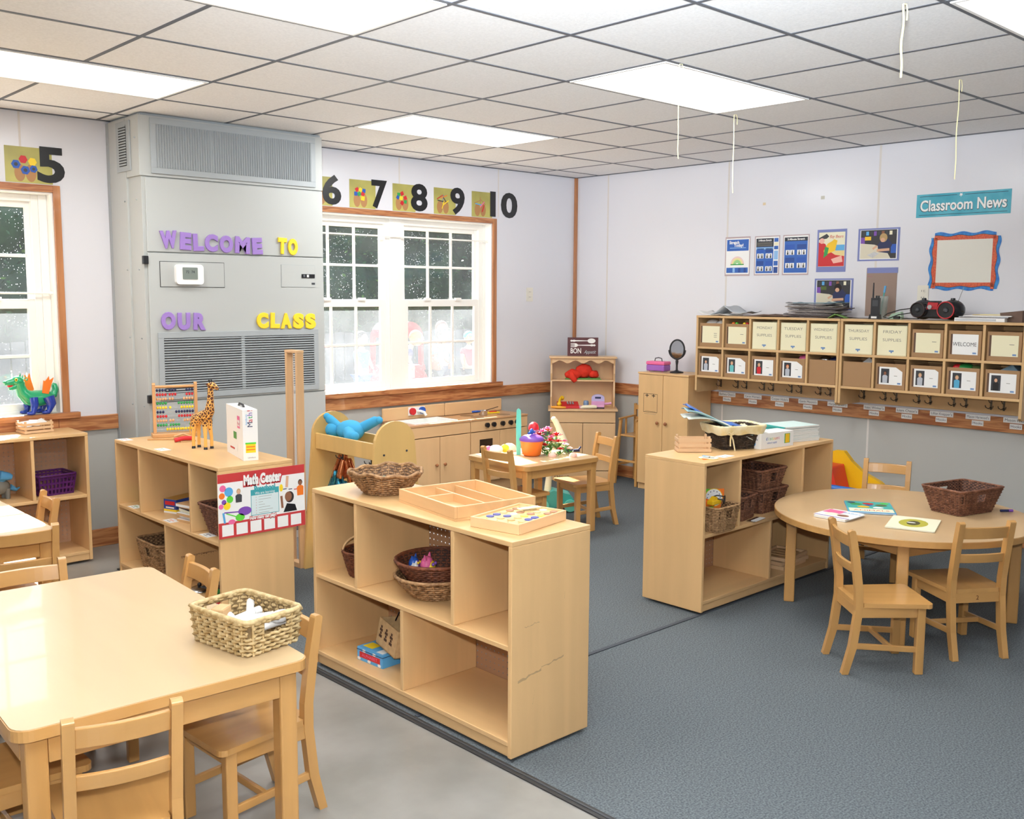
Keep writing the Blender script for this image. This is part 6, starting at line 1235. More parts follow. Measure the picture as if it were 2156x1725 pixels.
def stretch(lab, y, side):
    m = RW(); w, h = .216, .293; m.box(-w/2, w/2, -h/2, h/2, 0, .001, lam_); R2(m, -.1, -.137, .1, .138, 'whitecard', .0012); x1 = .055 if side else .095
    R2(m, -.094, -.13, x1, .128, bl, .0014); R2(m, -.094, .065 if side else .1, x1, .128, nvy, .0015); m.text('3-Minute Stretch', .02, 'whitecard', (x1-.094)/2, .113, .0017, 0, .0006, w=(x1+.094)*.75)
    if side:
        for q in range(4): R2(m, -.088, .095-.008*q, .045, .098-.008*q, 'ctext', .0017)
        R2(m, -.094, .045, x1, .062, lb, .0016)
        for z0, z1, c in ((.128, .1, bl), (.095, .075, 'creamcard'), (.07, .045, bl), (.035, -.03, lb), (-.04, -.075, bl), (-.085, -.13, bl2)): R2(m, .06, z1, .095, z0, c, .0015)
    cw = (x1+.094)/2
    for i in range(2):
        for j in range(2):
            x = -.094+cw*(i+.5); yy = [.01, -.085][j] if side else [.03, -.065][j]
            R2(m, x-cw*.4, yy+.012, x+cw*.4, yy+.045, bl2 if (i+j) % 2 else 'blue', .0016)
            for q in (-1, 1):
                xx = x+q*cw*.2; R2(m, xx-cw*.18, yy-.03, xx+cw*.18, yy+.006, 'whitecard', .0017); disc(m, xx, yy-.003, .004, .005, 'hair_d', .002); m.prism([(xx-.007, yy-.028), (xx+.007, yy-.028), (xx+.005, yy-.009), (xx-.005, yy-.009)], .0018, .0021, 'dgrey')
    solo('wall_poster', m, lab, 'poster', (-.0008, y, 1.867))
stretch('blue 3-Minute Stretch poster with a right side strip, middle of three small posters', -1.968, True)
stretch('blue 3-Minute Stretch poster, rightmost of three small posters', -2.21, False)
# pirate-like book poster: plain painted scene
m = RW(); w, h = .228, .3; m.box(-w/2, w/2, -h/2, h/2, 0, .001, per); R2(m, -.1, -.112, .102, .13, 'cream', .0012); R2(m, .01, .0, .1, .04, 'lblue', .0014); R2(m, -.0, -.05, .1, .0, mat('sand', 'e8d090', .6), .0014)
m.prism([(-.1, -.11), (.1, -.11), (.1, -.04), (.03, -.03), (-.02, -.0), (-.05, .05), (-.1, .06)], .0015, .0018, 'red'); m.prism([(-.1, .09), (-.04, .12), (-.02, .1), (-.04, .085), (-.1, .08)], .0018, .002, 'dgrey'); disc(m, -.075, .07, .02, .02, 'palepink', .0021)
m.prism([(-.05, -.03), (.03, -.0), (.045, .07), (.02, .08), (-.0, .065), (-.03, .05), (-.06, .0)], .0019, .0021, 'gold'); m.prism([(-.06, -.05), (-.03, -.03), (-.02, .02), (-.05, .03)], .0022, .0024, 'green'); m.prism([(.0, -.06), (.08, -.035), (.09, -.08), (.02, -.09)], .0022, .0024, 'palepink')
m.text('Buried Story', .028, 'red', .035, .1, .0022, 0, w=.105, shear=.3) if 0 else m.text('Bay Bears', .03, 'red', .035, .098, .0022, 0, w=.105, shear=.3); m.text('MARGARET SHANNON', .01, 'cream', .03, -.104, .0022, 0, w=.085) if 0 else None
solo('wall_poster', m, 'colourful red and yellow storybook poster on a purple-blue backing', 'poster', (-.0008, -2.494, 1.889))
def photo(lab, y, z, dark, hair):
    m = RW(); w, h = .3, .222; m.box(-w/2, w/2, -h/2, h/2, 0, .001, per); R2(m, -.135, -.1, .135, .1, 'whitecard', .0012); R2(m, -.13, -.095, .128, .098, mat('photo_dark', '2e2c30', .4), .0014)
    for k in range(9): x = -.12+.028*k; R2(m, x, .06+.004*(k % 3), x+.02, .09, ['brownskin', 'lblue', 'cream', 'purple', 'gold'][k % 5] if k % 2 else 'dgrey', .0015)
    R2(m, -.1, .03, -.055, .055, 'gold' if not dark else 'moss', .0016); R2(m, -.13, -.01, -.1, .05, 'purple', .0016)
    m.prism([(-.13, -.095), (.06, -.095), (.128, -.06), (.128, -.095), (.11, -.095)], .0016, .0017, 'cream') if 0 else m.prism([(-.13, -.095), (.09, -.095), (.05, -.03), (-.03, -.0), (-.13, .01)], .0016, .0018, mat('phototable', 'd8cfb8', .5))
    m.prism([(.0, -.05), (.07, -.06), (.1, .0), (.07, .035), (.03, .035), (-.005, .0)], .0019, .002, 'navy'); disc(m, .035, .045, .028, .03, hair, .0021); disc(m, .03, .03, .016, .015, 'skin', .0022)
    m.bar((.08, -.035, .0023), (-.01, -.04, .0023), .018, .0003, 'skin'); m.bar((-.01, -.01, .0023), (-.04, -.03, .0023), .014, .0003, 'skin'); m.prism([(-.08, -.07), (-.03, -.05), (.01, -.06), (-.04, -.09)], .0019, .002, 'steel'); R2(m, .09, -.06, .128, .0, 'blue', .0018)
    solo('wall_photo', m, lab, 'photo', (-.0008, y, z))
photo('photo of a person with light brown hair drawing at a table, upper right', -2.844, 1.921, False, 'hair_l')
photo('darker photo of a person with dark hair drawing at a table, above the folder pile', -2.523, 1.582, True, 'hair_d')
m = RW(); m.box(-.112, .108, -.165, .165, 0, .001, mat('kraft', '9a8478', .8)); m.box(-.108, .112, .13, .167, .001, .002, per); m.text('Blair', .014, mat('pinktext', 'a86a78', .8), -.085, .108, .0012, 0, w=.04)
solo('wall_paper', m, 'brown kraft paper sheet with a blue strip on top, behind the walkie-talkie', 'paper', (-.0008, -2.88, 1.597))
# Classroom News banner
tb = mat('banner_teal', '3e9fb4', .4, col2='56b0c2', vscale=9); m = RW(); w, h = .6, .15; m.box(-w/2, w/2, -h/2, h/2, 0, .001, tb)
m.text('Classroom News', .098, blk, 0, -.006, .0013, 0, .004, w=.555); m.text('Classroom News', .098, 'whitecard', 0, -.004, .0016, 0, .0022, w=.548)
for a, b, y in ((-.28, -.035, .06), (.015, .28, .06), (-.28, .28, -.06)): R2(m, a, y-.0015, b, y+.0015, nvy, .0013)
m.prism([(-.01+(.014 if i % 2 else .006)*cos(pi*i/5+.3), .059+(.014 if i % 2 else .006)*sin(pi*i/5+.3)) for i in range(10)], .0013, .0017, 'whitecard')
solo('wall_banner', m, 'turquoise Classroom News banner on the right wall', 'banner', (-.0008, -3.397, 2.161))
# wavy frame
m = RW(); wb_ = mat('frame_blue', '2f8cd0', .45, col2='1f66b8', vscale=40); rb = mat('frame_red', 'c4402c', .45, col2='d86a3c', vscale=120)
W, Hh = .36, .283
m.box(-W/2-.01, W/2+.01, -Hh/2-.01, Hh/2+.01, 0, .001, mat('news_sheet', 'e2dfd4', .25))
def strip(cx, cy, L_, ang, flip):
    K = 48; s = 1 if not flip else -1; M0 = m.M; m.M = M0 @ Matrix.Translation((cx, cy, 0)) @ Matrix.Rotation(ang, 4, 'Z')
    for ma, a0, a1, z in ((wb_, .026, .046, .0016), (nvy, .024, .028, .0018), (rb, .0, .025, .002)):
        vs = []
        for i in range(K+1):
            x = -L_/2+L_*i/K; wv = .0065*sin(i/K*2*pi*2.7+(1.2 if flip else 0)); wv2 = .0045*sin(i/K*2*pi*2.7+(1.2 if flip else 0)+.8)
            vs += [(x, a0+(wv2 if a0 > .01 else 0), z), (x, a1+(wv if a1 > .04 else wv2), z)]
        m.add(vs, [(2*i, 2*i+2, 2*i+3, 2*i+1) for i in range(K)], ma)
    m.M = M0
strip(-.0, Hh/2-.004, W+.03, 0, False); strip(.0, -Hh/2+.004, W+.03, pi, True); strip(-W/2+.004, -.01, Hh+.045, pi/2, True); strip(W/2-.004, -.012, Hh+.05, -pi/2, False)
solo('wall_frame', m, 'wavy blue and red bordered blank sheet below the Classroom News banner', 'paper frame', (-.0008, -3.426, 1.797))
# small marks on the wall
for y, z, c, s, l in ((-1.93, 2.25, 'mk1', .012, 'small yellowish tape mark high on the right wall, left'), (-2.41, 2.265, 'mk2', .015, 'small grey tape mark high on the right wall, right')):
    mat('mk1', 'd8c4a0', .6); mat('mk2', 'c4c0b4', .6); m = RW(); m.box(-s, s, -s*.8, s*.8, 0, .0005, c); solo('tape_mark', m, l, 'tape', (0, y, z))
# ---------------------------------------------------------------- strings from the ceiling
for i, (x, y, z1, l) in enumerate(((-3.09, -4.46, 2.335, 'thick cream string hanging from the ceiling at the top right'), (-1.725, -4.08, 2.125, 'thin cream string hanging before the Classroom News banner'), (-2.915, -3.36, 2.175, 'cream string hanging from the left side of the middle ceiling light'), (-1.70, -2.815, 2.15, 'cream string hanging just right of the middle ceiling light'))):
    m = MB(); r_ = .0042 if i == 0 else .0028; n = 10; m.tube([(.0025*sin(k*.9+i), .002*cos(k*1.1), -(CEIL-.012-z1)*k/n) for k in range(n)]+[(.012, .004, -(CEIL-.012-z1))], r_, 6, mat('string', 'e8dfb0', .8)); m.tube([(0, 0, 0), (.02, 0, .003), (.03, 0, -.02), (.028, 0, -.05)], r_*.7, 5, 'string')
    solo('hanging_string', m, l, 'string', (x, y, CEIL-.014), 0, 'strings hanging from the ceiling')
# ---------------------------------------------------------------- on top of the cubbies (z = 1.4175)
Z = 1.418
def sheetpile(lab, loc, rz, w, d, pts, ma, name='paper_sheet', cat='paper', th=.003):
    m = MB(); K = len(pts)-1; vs = []
    for i, (u, z) in enumerate(pts):
        for j in range(6): vs.append((-w/2+w*u, -d/2+d*j/5, z+.005*sin(j*1.7+i)*(z > .004)))
    m.add(vs, [(i*6+j, i*6+j+1, (i+1)*6+j+1, (i+1)*6+j) for i in range(K) for j in range(5)], ma, True)
    o = solo(name, m, lab, cat, loc, rz); s = o.modifiers.new('t', 'SOLIDIFY'); s.thickness = th; s.offset = 1; return o
sheetpile('large crumpled white paper sheet on the left cubby unit', (-.16, -1.68, Z+.002), -85, .26, .22, [(0, .03), (.15, .006), (.4, .002), (.7, .012), (1, .004)], 'whitecard')
sheetpile('grey folded paper peaking up on the left cubby unit', (-.15, -1.80, Z+.003), -92, .34, .2, [(0, .0), (.2, .02), (.42, .07), (.62, .03), (.85, .02), (1, .03)], mat('greypaper', 'c0c4c8', .7))
sheetpile('flat dark brown folder beside the tall folder pile', (-.17, -2.13, Z+.002), -88, .34, .2, [(0, .0), (.5, .012), (1, .006)], mat('brownfolder', '6a5448', .8), 'paper_folder', 'folder', .012)
ords = ['lowest', 'second from the bottom', 'third from the bottom', 'fourth from the bottom', 'fifth from the bottom', 'sixth from the bottom', 'seventh from the bottom', 'sixth from the top', 'fifth from the top', 'fourth from the top', 'third from the top', 'second from the top', 'topmost']
for i in range(13):
    c = ['8a7e7a', '9a8c88', '70686a', 'a09894', '7c7270', 'b0a8a2', '8c8480', '6a6264', '948a86', 'a8a09a', '7e7878', '8a8a8c', '7f9aa4'][i]
    pts = [(0, .004*(i % 3)), (.2, .0), (.5, .001), (.8, .0), (1, .005*((i+1) % 3))]
    sheetpile('worn paper folder in the tall pile on the cubbies, %s' % ords[i], (-.165+rnd.uniform(-.012, .012), -2.50+rnd.uniform(-.03, .03), Z+.0012+i*.0086), -90+rnd.uniform(-7, 7), .3+rnd.uniform(0, .1), .21, pts, mat('fold_%d' % i, c, .8), 'paper_folder', 'folder', .0045)['group'] = 'folders piled on the cubbies'
sheetpile('crumpled green paper at the foot of the folder pile', (-.24, -2.70, Z+.002), -80, .12, .08, [(0, 0), (.4, .025), (1, .002)], mat('greenpaper', '8cbc6a', .8))
# walkie-talkie in its charger
r = thing('walkie_talkie', 'black walkie-talkie standing in its charger on the right cubby unit', 'walkie-talkie', (-.2, -2.945, Z), -75)
m = MB(); m.prism([(-.035, 0), (.035, 0), (.03, .03), (-.03, .03)], -.04, .04, 'black', 'y'); m.box(-.018, .018, -.041, -.04, .005, .018, 'whitecard'); m.build('charger', r, .003)
m = MB(); m.box(-.027, .027, -.018, .018, .03, .14, 'black'); m.box(-.018, .018, -.0185, -.018, .085, .125, 'dgrey'); m.build('radio_body', r, .005)
m = MB(); m.cyl((-.018, 0, .14), (-.018, 0, .24), .0055, .004, 8, 'black'); m.build('antenna', r)
for x in (.004, .018): m = MB(); m.cyl((x, 0, .14), (x, 0, .155), .006, None, 10, 'black'); m.build('dial', r)
# clear cup with toothbrush
t_ = thing('plastic_cup', 'clear plastic cup behind the walkie-talkie', 'cup', (-.09, -2.93, Z), 0); m = MB(); m.lathe([(.0, .002), (.035, .002), (.044, .15), (.046, .152), (.042, .15), (.033, .004), (0, .004)], 20, mat('cup_clear', 'd4dcd8', .1, alpha=.35)); m.build('cup_body', t_)
t_ = thing('blue_brush', 'light blue brush standing in the clear plastic cup', 'brush', (-.095, -2.935, Z+.006), 0); m = MB(); m.bar((0, .01, 0), (0, -.014, .17), .007, .004, 'turq2', up=(1, 0, 0)); m.build('handle', t_); m = MB(); m.bar((0, -.014, .17), (0, -.02, .215), .012, .008, 'lblue', up=(1, 0, 0)); m.build('brush_head', t_)
# boombox: local x along wall (towards -y world), front local -Y
r = thing('boombox', 'black and red boombox with round speakers on the right cubby unit', 'radio', (-.19, -3.368, Z), -90); bb = mat('boom_black', '17171b', .25); br = mat('boom_red', 'b01822', .3, coat=.4)
m = MB()
for x in (-.1, .085): m.M = T(x, 0, .068) @ Matrix.Scale(1.05, 4, (1, 0, 0)); m.ball((0, 0, 0), (.072, .075, .064), bb, 24, 14)
m.M = Matrix.Identity(4); m.box(-.1, .09, -.055, .06, .012, .118, bb); m.build('radio_body', r, .012, 3)
for x, rr in ((-.105, .045), (.075, .052)):
    m = MB(); m.cyl((x, -.078, .066), (x, -.05, .066), rr, rr, 28, mat('cone_black', '0e0e10', .6)); m.ball((x, -.078, .066), (rr*.35, .012, rr*.35), 'dgrey', 14, 8); sp_ = m.build('speaker', r)
    m = MB(); m.tube([(x+rr*cos(2*pi*i/32), -.079, .066+rr*sin(2*pi*i/32)) for i in range(32)], .0045, 8, br if x > 0 else mat('ring_dark', '241214', .3), closed=True); m.build('speaker_ring', sp_)
m = MB(); m.prism([(-.055, .07), (.01, .07), (.02, .112), (-.045, .116)], -.063, -.05, br, 'y'); m.build('red_panel', r, .004)
m = MB(); m.cyl((-.03, -.075, .085), (-.03, -.064, .085), .014, None, 16, 'steel'); m.build('volume_knob', r, .002)
for x in (-.1, .085): m = MB(); m.cyl((x, 0, .125), (x, 0, .142), .016, .013, 14, bb); m.build('handle_mount', r, .003)
m = MB(); m.cyl((-.04, 0, .118), (-.04, 0, .124), .05, None, 24, 'dgrey'); m.build('disc_lid', r, .002)
m = MB(); m.cyl((.105, .03, .12), (.135, .03, .21), .002, .0015, 6, 'steel'); m.build('antenna', r)
# cords
solob('extension_cord', 'black power cord looping left of the boombox', 'cord', lambda m: (m.tube([(0, -3.27, .07), (0, -3.2, .075), (0, -3.1, .06), (0, -3.02, .035), (0, -2.99, .012), (0, -3.03, .004), (0, -3.1, .03), (0, -3.2, .045), (0, -3.27, .06)], .0035, 6, 'rubber'), m.tube([(-.03, -3.25, .006), (-.03, -3.15, .006), (-.03, -3.12, .012)], .003, 6, 'rubber'), m.box(-.04, -.02, -3.12, -3.08, .002, .02, 'rubber')), (-.18, 0, Z+.002))
solob('charger_cord', 'thin black charger cord lying between the folder pile and the walkie-talkie', 'cord', lambda m: m.tube([(0, -2.9, .004), (.01, -2.82, .003), (-.01, -2.76, .008), (.02, -2.7, .003)], .0022, 6, 'rubber'), (-.2, 0, Z))
# binders and papers at the right
for i, (c, th, l) in enumerate((('whitecard', .022, 'white ring binder lowest in the pile right of the boombox'), ('steel', .008, 'grey-blue folder on the white ring binder'), ('whitecard', .006, 'white booklet on top of the binder pile'))):
    m = MB(); m.box(-.15+.012*i, .15, -.12, .12, 0, th, c)
    if i == 0: m.box(-.146, .1, -.121, -.119, .005, .017, 'greypaper')
    solo('ring_binder' if i == 0 else 'paper_folder', m, l, 'binder' if i == 0 else 'folder', (-.17, -3.66-.01*i, Z+[0, .0225, .031][i]), -90+3*i, None, .002)
solob('paper_folder', 'yellow-edged open folder lying on the binder pile', 'folder', lambda m: (m.box(-.1, .09, -.06, .06, 0, .004, 'manila') if mat('manila', 'd8c088', .7) else 0, m.box(-.06, .1, -.05, .06, .004, .007, 'creamcard')), (-.14, -3.68, Z+.0375), -84)
solob('cardboard_piece', 'dark brown cardboard block at the right end of the cubbies', 'cardboard', lambda m: m.prism([(0, 0), (.12, 0), (.12, .07), (-.01, .055)], -.05, .05, 'brownfolder', 'y'), (-.2, -3.775, Z), -90)
solob('mint_paper', 'pale green crumpled paper behind the cord', 'paper', lambda m: m.prism([(-.05, 0), (.05, 0), (.02, .035), (-.04, .05)], -.02, .02, mat('mint', 'b8d4bc', .8), 'x'), (-.08, -3.03, Z), 0)
# ---------------------------------------------------------------- hutch contents
def HT(name, lab, cat, x, y, z, rz=0, grp=None): p = HL(x, y); return thing(name, lab, cat, (p[0], p[1], z), rz-45, grp)
m = MB(); rc = mat('red_cloth', 'd83018', .85, var=.15, vscale=20); m.ball((-.07, -.02, .03), (.075, .05, .045), rc, 18, 10); m.ball((.02, 0, .055), (.08, .05, .06), rc, 18, 10); m.ball((.1, .0, .03), (.05, .045, .035), rc, 16, 9); m.tube([(-.09, -.04, .04), (-.07, -.065, .0), (-.05, -.065, -.03)], [.03, .035, .02], 12, rc)
p = HL(-.01, .185); o = solo('red_garment', m, 'bundled red cloth garment on the middle shelf of the corner hutch', 'cloth', (p[0], p[1], .862), -45)
tex = bpy.data.textures.new('folds', 'CLOUDS'); tex.noise_scale = .05; s = o.modifiers.new('s', 'SUBSURF'); s.levels = s.render_levels = 1; d_ = o.modifiers.new('d', 'DISPLACE'); d_.texture = tex; d_.strength = .03
p = HL(.0, .19); solob('green_cloth', 'green patterned cloth under the red garment', 'cloth', lambda m: m.prism([(-.15, 0), (.16, 0), (.15, .013), (-.14, .013)], -.04, .04, 'leafgreen', 'y'), (p[0], p[1], .8465), -45)
ch = .6105
r = HT('toy_telephone', 'red toy telephone with yellow handset on the corner hutch', 'toy phone', -.125, .09, ch, 5); m = MB(); m.prism([(-.06, 0), (.06, 0), (.06, .05), (-.06, .018)], -.09, .09, 'red', 'x'); m.build('phone_body', r, .005)
m = MB()
for i in range(3):
    for j in range(3): m.box(-.01+.022*i, .004+.022*i, -.03+.022*j, -.016+.022*j, .034+.006*j, .041+.006*j, 'steel')
m.build('keypad', r)
m = MB(); m.tube([(-.08, -.05, .045), (-.07, 0, .07), (-.05, .05, .085)], .011, 10, 'gold'); m.ball((-.08, -.055, .038), .02, 'gold', 12, 8); m.ball((-.045, .055, .078), .02, 'gold', 12, 8); m.build('handset', r)
r = HT('toy_banana', 'orange-yellow toy fruit in front of the red telephone', 'toy food', -.215, .0, ch, 0); m = MB(); m.tube([(-.05, .01, .014), (0, -.01, .014), (.07, 0, .012)], [.009, .013, .008], 10, mat('banana', 'f0a030', .4)); m.build('fruit_body', r)
r = HT('toy_register', 'pink and lilac toy cash register on the corner hutch', 'toy cash register', .13, .09, ch, -4); m = MB(); m.prism([(-.07, 0), (.08, 0), (.08, .045), (.04, .075), (-.07, .03)][::1], -.055, .055, mat('reg_pink', 'd89ac0', .35), 'x'); m.build('register_body', r, .006)
m = MB(); m.prism([(-.055, .05)]+[(.055*cos(a), .085+.03*sin(a)) for a in [pi-pi*i/10 for i in range(11)]]+[(.055, .05)], .0, .05, mat('reg_lilac', 'b8b0d8', .35), 'y'); m.box(-.025, .025, -.002, 0, .08, .096, 'navy'); m.build('display', r, .003)
m = MB(); m.tube([(.055, 0, .035), (.09, -.01, .04), (.115, -.01, .045)], .011, 10, mat('reg_pink', '', .3)); m.build('scanner', r); m = MB(); m.box(-.055, .055, -.072, -.068, .004, .014, 'black'); m.build('drawer_slot', r)
r = HT('toy_handset', 'cream toy handset lying in front of the cash register', 'toy phone', .05, -.0, ch, 3); m = MB(); m.tube([(-.07, 0, .012), (-.05, 0, .018), (.04, 0, .02), (.065, 0, .018)], [.008, .016, .016, .012], 12, 'cream_plastic'); m.build('handset_body', r)
r = HT('toy_cup', 'grey-blue toy cup left of the cash register', 'toy cup', .03, .12, ch, 0); m = MB(); m.lathe([(0, 0), (.018, 0), (.024, .03), (.022, .05), (.018, .06), (0, .062)], 18, mat('cupgrey', '7a94b0', .4)); m.build('cup_body', r)
solob('pink_tray', 'flat pink toy piece beside the cup on the corner hutch', 'toy', lambda m: m.box(-.05, .05, -.03, .03, 0, .02, 'reg_pink'), (*HL(-.0, .075), ch), -45, None, .004)
# ---------------------------------------------------------------- the playground outside
mb = MB(); mb.box(-40, 60, .16, 60, -.42, -.3, mat('yard_ground', '94886c', .95, col2='80745c', vscale=1.2)); tag(mb.build('yard'), 'pale sandy play yard ground outside the windows', 'ground', None, 'structure')
fw = mat('fence_wood', '6e6a64', .8, var=.15, vscale=3, stretch=(6, 6, 1))
FY = 12
r = thing('wooden_fence', 'weathered grey board fence across the play yard', 'fence', (4, FY, -.3))
m = MB()
for i in range(190):
    x = -22+.24*i; m.box(x, x+.215, 0, .02, 0, 1.02+.02*sin(i*1.7), fw)
r_ = m.build('fence_boards', r); m = MB(); m.box(-22, 24, .02, .07, .2, .3, fw); m.build('rail', r); m = MB(); m.box(-22, 24, .02, .07, .75, .85, fw); m.build('rail', r)
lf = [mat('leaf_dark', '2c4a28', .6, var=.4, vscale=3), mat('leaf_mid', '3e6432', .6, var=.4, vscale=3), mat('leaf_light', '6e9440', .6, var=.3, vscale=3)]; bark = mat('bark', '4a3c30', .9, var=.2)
def tree(lab, x, y, rad, h, seed, n=4200, light=.06):
    R = random.Random(seed); r = thing('leafy_tree', lab, 'tree', (x, y, -.3), 0, 'trees beyond the yard fence')
    m = MB(); m.tube([(0, 0, 0), (.1, 0, h*.3), (-.05, .1, h*.7)], [.16, .12, .05], 8, bark); m.build('trunk', r)
    m = MB(); cl = [(R.uniform(-1, 1)*rad*.7, R.uniform(-1, 1)*rad*.5, R.uniform(.12, .9)*h, R.uniform(.45, .75)*rad) for _ in range(22)]
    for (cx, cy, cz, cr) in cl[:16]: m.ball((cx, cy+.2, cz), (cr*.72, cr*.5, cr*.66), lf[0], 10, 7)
    for k in range(n):
        cx, cy, cz, cr = cl[k % 22]; a = R.uniform(0, 2*pi); b = math.acos(R.uniform(-1, 1)); q = cr*R.uniform(.7, 1.05)
        c = Vector((cx+q*sin(b)*cos(a), cy+q*sin(b)*sin(a), cz+q*cos(b)*.9)); s = R.uniform(.035, .085)
        u = Vector((R.uniform(-1, 1), R.uniform(-1, 1), R.uniform(-1, 1))).normalized(); v = u.orthogonal().normalized()
        m.add([c-u*s, c+v*s*.5, c+u*s, c-v*s*.5], [(0, 1, 2, 3)], lf[2] if R.random() < light else lf[R.random() < .45])
    m.build('foliage', r)
TR = [(-13.5, 16, 'far left'), (-9.5, 15.8, 'behind the left window'), (-6.0, 15.2, 'right part of the left window'), (-2.2, 14.5, 'hidden beside the grey unit'), (1.6, 15.6, 'left part of the twin window'), (5.0, 15.9, 'behind the middle of the twin window'), (8.4, 15.6, 'right part of the twin window'), (12.2, 15.0, 'right edge of the twin window'), (16, 15, 'far right')]
for i, (x, y, l) in enumerate(TR): tree('tall dense green tree beyond the yard fence, %s' % l, x, y, 2.7, 6.0, 10+i, light=.05+.06*(i % 3))
# ---------------------------------------------------------------- children in the yard (skin-modifier figures)
def limb_mesh(name, parent, pts, edges, radii, ma, root=0, sub=2, bone=None):
    me = bpy.data.meshes.new(name); me.from_pydata(pts, edges, []); o = bpy.data.objects.new(name, me); COL.objects.link(o); o.parent = parent
    s = o.modifiers.new('skin', 'SKIN'); s.use_smooth_shade = True
    for i, v in enumerate(me.skin_vertices[0].data): v.radius = (radii[i], radii[i]); v.use_root = (i == root)
    q = o.modifiers.new('sub', 'SUBSURF'); q.levels = q.render_levels = sub; me.materials.append(ma if not isinstance(ma, str) else MATS[ma]); return o
def child(lab, loc, rz, s, shirt, shorts, hair, skin='skin', bend=0, arm=0, cap=None):
    r = thing('person', lab, 'person', loc, rz); r.scale = (s, s, s); B = bend
    def P(x, y, z): # bend forward (-y) above the hip
        if z > .52: dz = z-.52; return (x, y-dz*sin(B), .52+dz*cos(B))
        return (x, y, z)
    pts = [P(0, 0, .52), P(0, 0, .65), P(0, 0, .78), P(0, 0, .86), P(0, -.01, .9), P(-.09, 0, .79), P(-.13, -.02-arm*.05, .66), P(-.13, -.06-arm*.12, .54+arm*.08), P(.09, 0, .79), P(.13, -.02-arm*.05, .66), P(.13, -.06-arm*.12, .54+arm*.08), (-.06, 0, .48), (-.065, -.01, .27), (-.065, .01, .06), (-.065, -.06, .02), (.06, 0, .48), (.065, -.02, .27), (.065, .0, .06), (.065, -.07, .02)]
    ed = [(0, 1), (1, 2), (2, 3), (3, 4), (2, 5), (5, 6), (6, 7), (2, 8), (8, 9), (9, 10), (0, 11), (11, 12), (12, 13), (13, 14), (0, 15), (15, 16), (16, 17), (17, 18)]
    ra = [.085, .085, .08, .035, .035, .04, .028, .02, .04, .028, .02, .058, .042, .028, .025, .058, .042, .028, .025]
    limb_mesh('body', r, pts, ed, ra, skin)
    tp = [P(0, 0, .5), P(0, 0, .65), P(0, 0, .79), P(-.095, 0, .79), P(-.125, -.01, .71), P(.095, 0, .79), P(.125, -.01, .71)]
    limb_mesh('shirt', r, tp, [(0, 1), (1, 2), (2, 3), (3, 4), (2, 5), (5, 6)], [.1, .1, .092, .056, .05, .056, .05], shirt)
    limb_mesh('shorts', r, [(0, 0, .5), (-.06, 0, .44), (-.066, -.01, .32), (.06, 0, .44), (.066, -.015, .32)], [(0, 1), (1, 2), (0, 3), (3, 4)], [.098, .075, .06, .075, .06], shorts)
    hx1, hy1, hz1 = P(0, -.015, .99); m = MB(); m.ball((hx1, hy1, hz1), (.078, .088, .1), skin, 18, 12); m.ball((hx1, hy1-.088, hz1-.01), (.011, .014, .012), skin, 8, 6)
    for q in (-1, 1): m.ball((hx1+q*.078, hy1+.005, hz1-.005), (.012, .018, .024), skin, 8, 6); m.ball((hx1+q*.03, hy1-.078, hz1+.012), (.011, .006, .008), 'whitecard', 8, 6); m.ball((hx1+q*.03, hy1-.083, hz1+.012), (.005, .003, .005), 'black', 6, 5)
    m.ball((hx1, hy1-.076, hz1-.045), (.02, .006, .006), 'palepink', 8, 5); m.build('head', r)
    m = MB(); m.ball((hx1, hy1+.018, hz1+.022), (.088, .09, .094), hair if not cap else cap, 18, 12)
    if cap: m.ball((hx1, hy1-.09, hz1+.04), (.06, .05, .01), cap, 12, 6)
    m.build('hair' if not cap else 'cap', r)
    for q in (-1, 1):
        m = MB(); hx2, hy2, hz2 = P(q*.13, -.07-arm*.13, .52+arm*.08)
        m.ball((hx2, hy2, hz2-.012), (.014, .022, .026), skin, 10, 7)
        for k in range(4): m.tube([(hx2, hy2-.015+.01*k, hz2-.03), (hx2-q*.003, hy2-.018+.011*k, hz2-.05), (hx2-q*.01, hy2-.018+.01*k, hz2-.062+.003*abs(k-1.5))], .0052, 6, skin)
        m.tube([(hx2-q*.006, hy2-.02, hz2-.005), (hx2-q*.012, hy2-.034, hz2-.02), (hx2-q*.014, hy2-.038, hz2-.036)], .0058, 6, skin); m.build('hand', r)
        m = MB(); m.ball((q*.065, -.04, .028), (.036, .075, .03), 'whitecard', 12, 7); m.build('shoe', r)
M_('mint_shirt', '58c8a0', .8); M_('pattern_shirt', '74708c', .8, var=.3, vscale=25); M_('pale_shirt', '8c8ca0', .8); M_('pinkred', 'b04850', .8)
YG = -.3
child('child in a mint green shirt standing before the red play house outside', (4.0, 7.0, YG), 20, 1.2, MATS['mint_shirt'], 'dgrey', 'hair_d', 'brownskin', .25, .6)
child('child in a pale shirt and dark shorts with an arm raised in the yard', (4.38, 7.3, YG), -30, 1.28, MATS['pale_shirt'], 'navy', 'brownskin', 'skin', .1, 1)
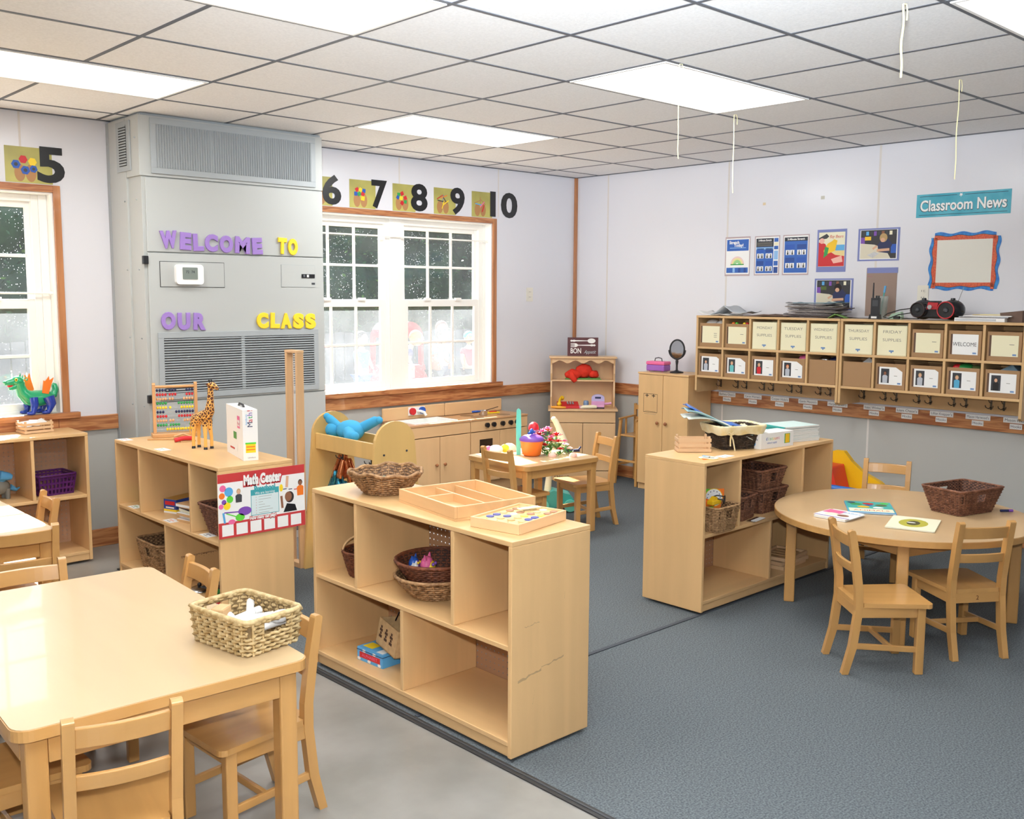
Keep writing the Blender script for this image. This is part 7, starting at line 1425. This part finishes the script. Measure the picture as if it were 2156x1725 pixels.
child('child in a pinkish red top with a light blue cap at the right', (5.1, 7.4, YG), -20, 1.1, MATS['pinkred'], 'dgrey', 'hair_l', 'skin', 0, .2, 'lblue')
child('child in a light patterned shirt bending over beside the red play house', (3.2, 7.0, YG), 70, 1.25, MATS['pattern_shirt'], 'dgrey', 'hair_l', 'skin', .6, .6)
child('child in a bright blue top standing alone at the left of the twin window view', (2.65, 7.2, YG), 10, 1.15, MATS['lblue'], 'blue', 'hair_d', 'skin', 0, .3)
# red toy car with roof
r = thing('toy_car', 'red ride-in toy car with a domed roof and a white panel in the yard', 'toy car', (4.1, 8.2, YG), 15); rp = mat('car_plastic_red', 'd02a30', .4)
m = MB(); m.prism([(-.45, .12), (.45, .12), (.5, .35), (.42, .6), (-.42, .6), (-.5, .35)], -.3, .3, rp, 'y'); m.build('car_body', r, .05, 3)
m = MB(); m.prism([(-.4, 1.1), (.4, 1.1)]+[(.4*cos(a), 1.1+.28*sin(a)) for a in [pi*i/12 for i in range(1, 12)]], -.28, .28, rp, 'y'); m.build('roof', r, .03, 3)
for x in (-.38, .38):
    for y in (-.25, .25): m = MB(); m.bar((x, y, .55), (x*.95, y, 1.12), .07, .07, rp, up=(0, 1, 0)); m.build('roof_post', r)
for x in (-.3, .3):
    for y in (-.32, .32): m = MB(); m.cyl((x, y-.05, .14), (x, y+.05, .14), .14, None, 20, 'rubber'); m.build('wheel', r, .02)
m = MB(); m.box(-.25, .1, -.315, -.3, .38, .62, 'whitecard'); m.build('white_panel', r)
r = thing('toy_slide', 'green toy slide seen through the left window behind the dragon', 'slide', (-3.6, 7.0, YG), 0); m = MB(); m.prism([(-.9, .1), (.4, .95), (.7, .95), (.7, 0), (.6, 0), (.6, .8), (-.9, 0)], -.25, .25, mat('slide_green', '3aa878', .5), 'y'); m.build('slide_body', r, .03)
for s_ in (-1, 1): m = MB(); m.bar((-.9, s_*.27, .16), (.4, s_*.27, 1.02), .04, .1, mat('slide_green', '', .5)); m.build('side_rail', r)
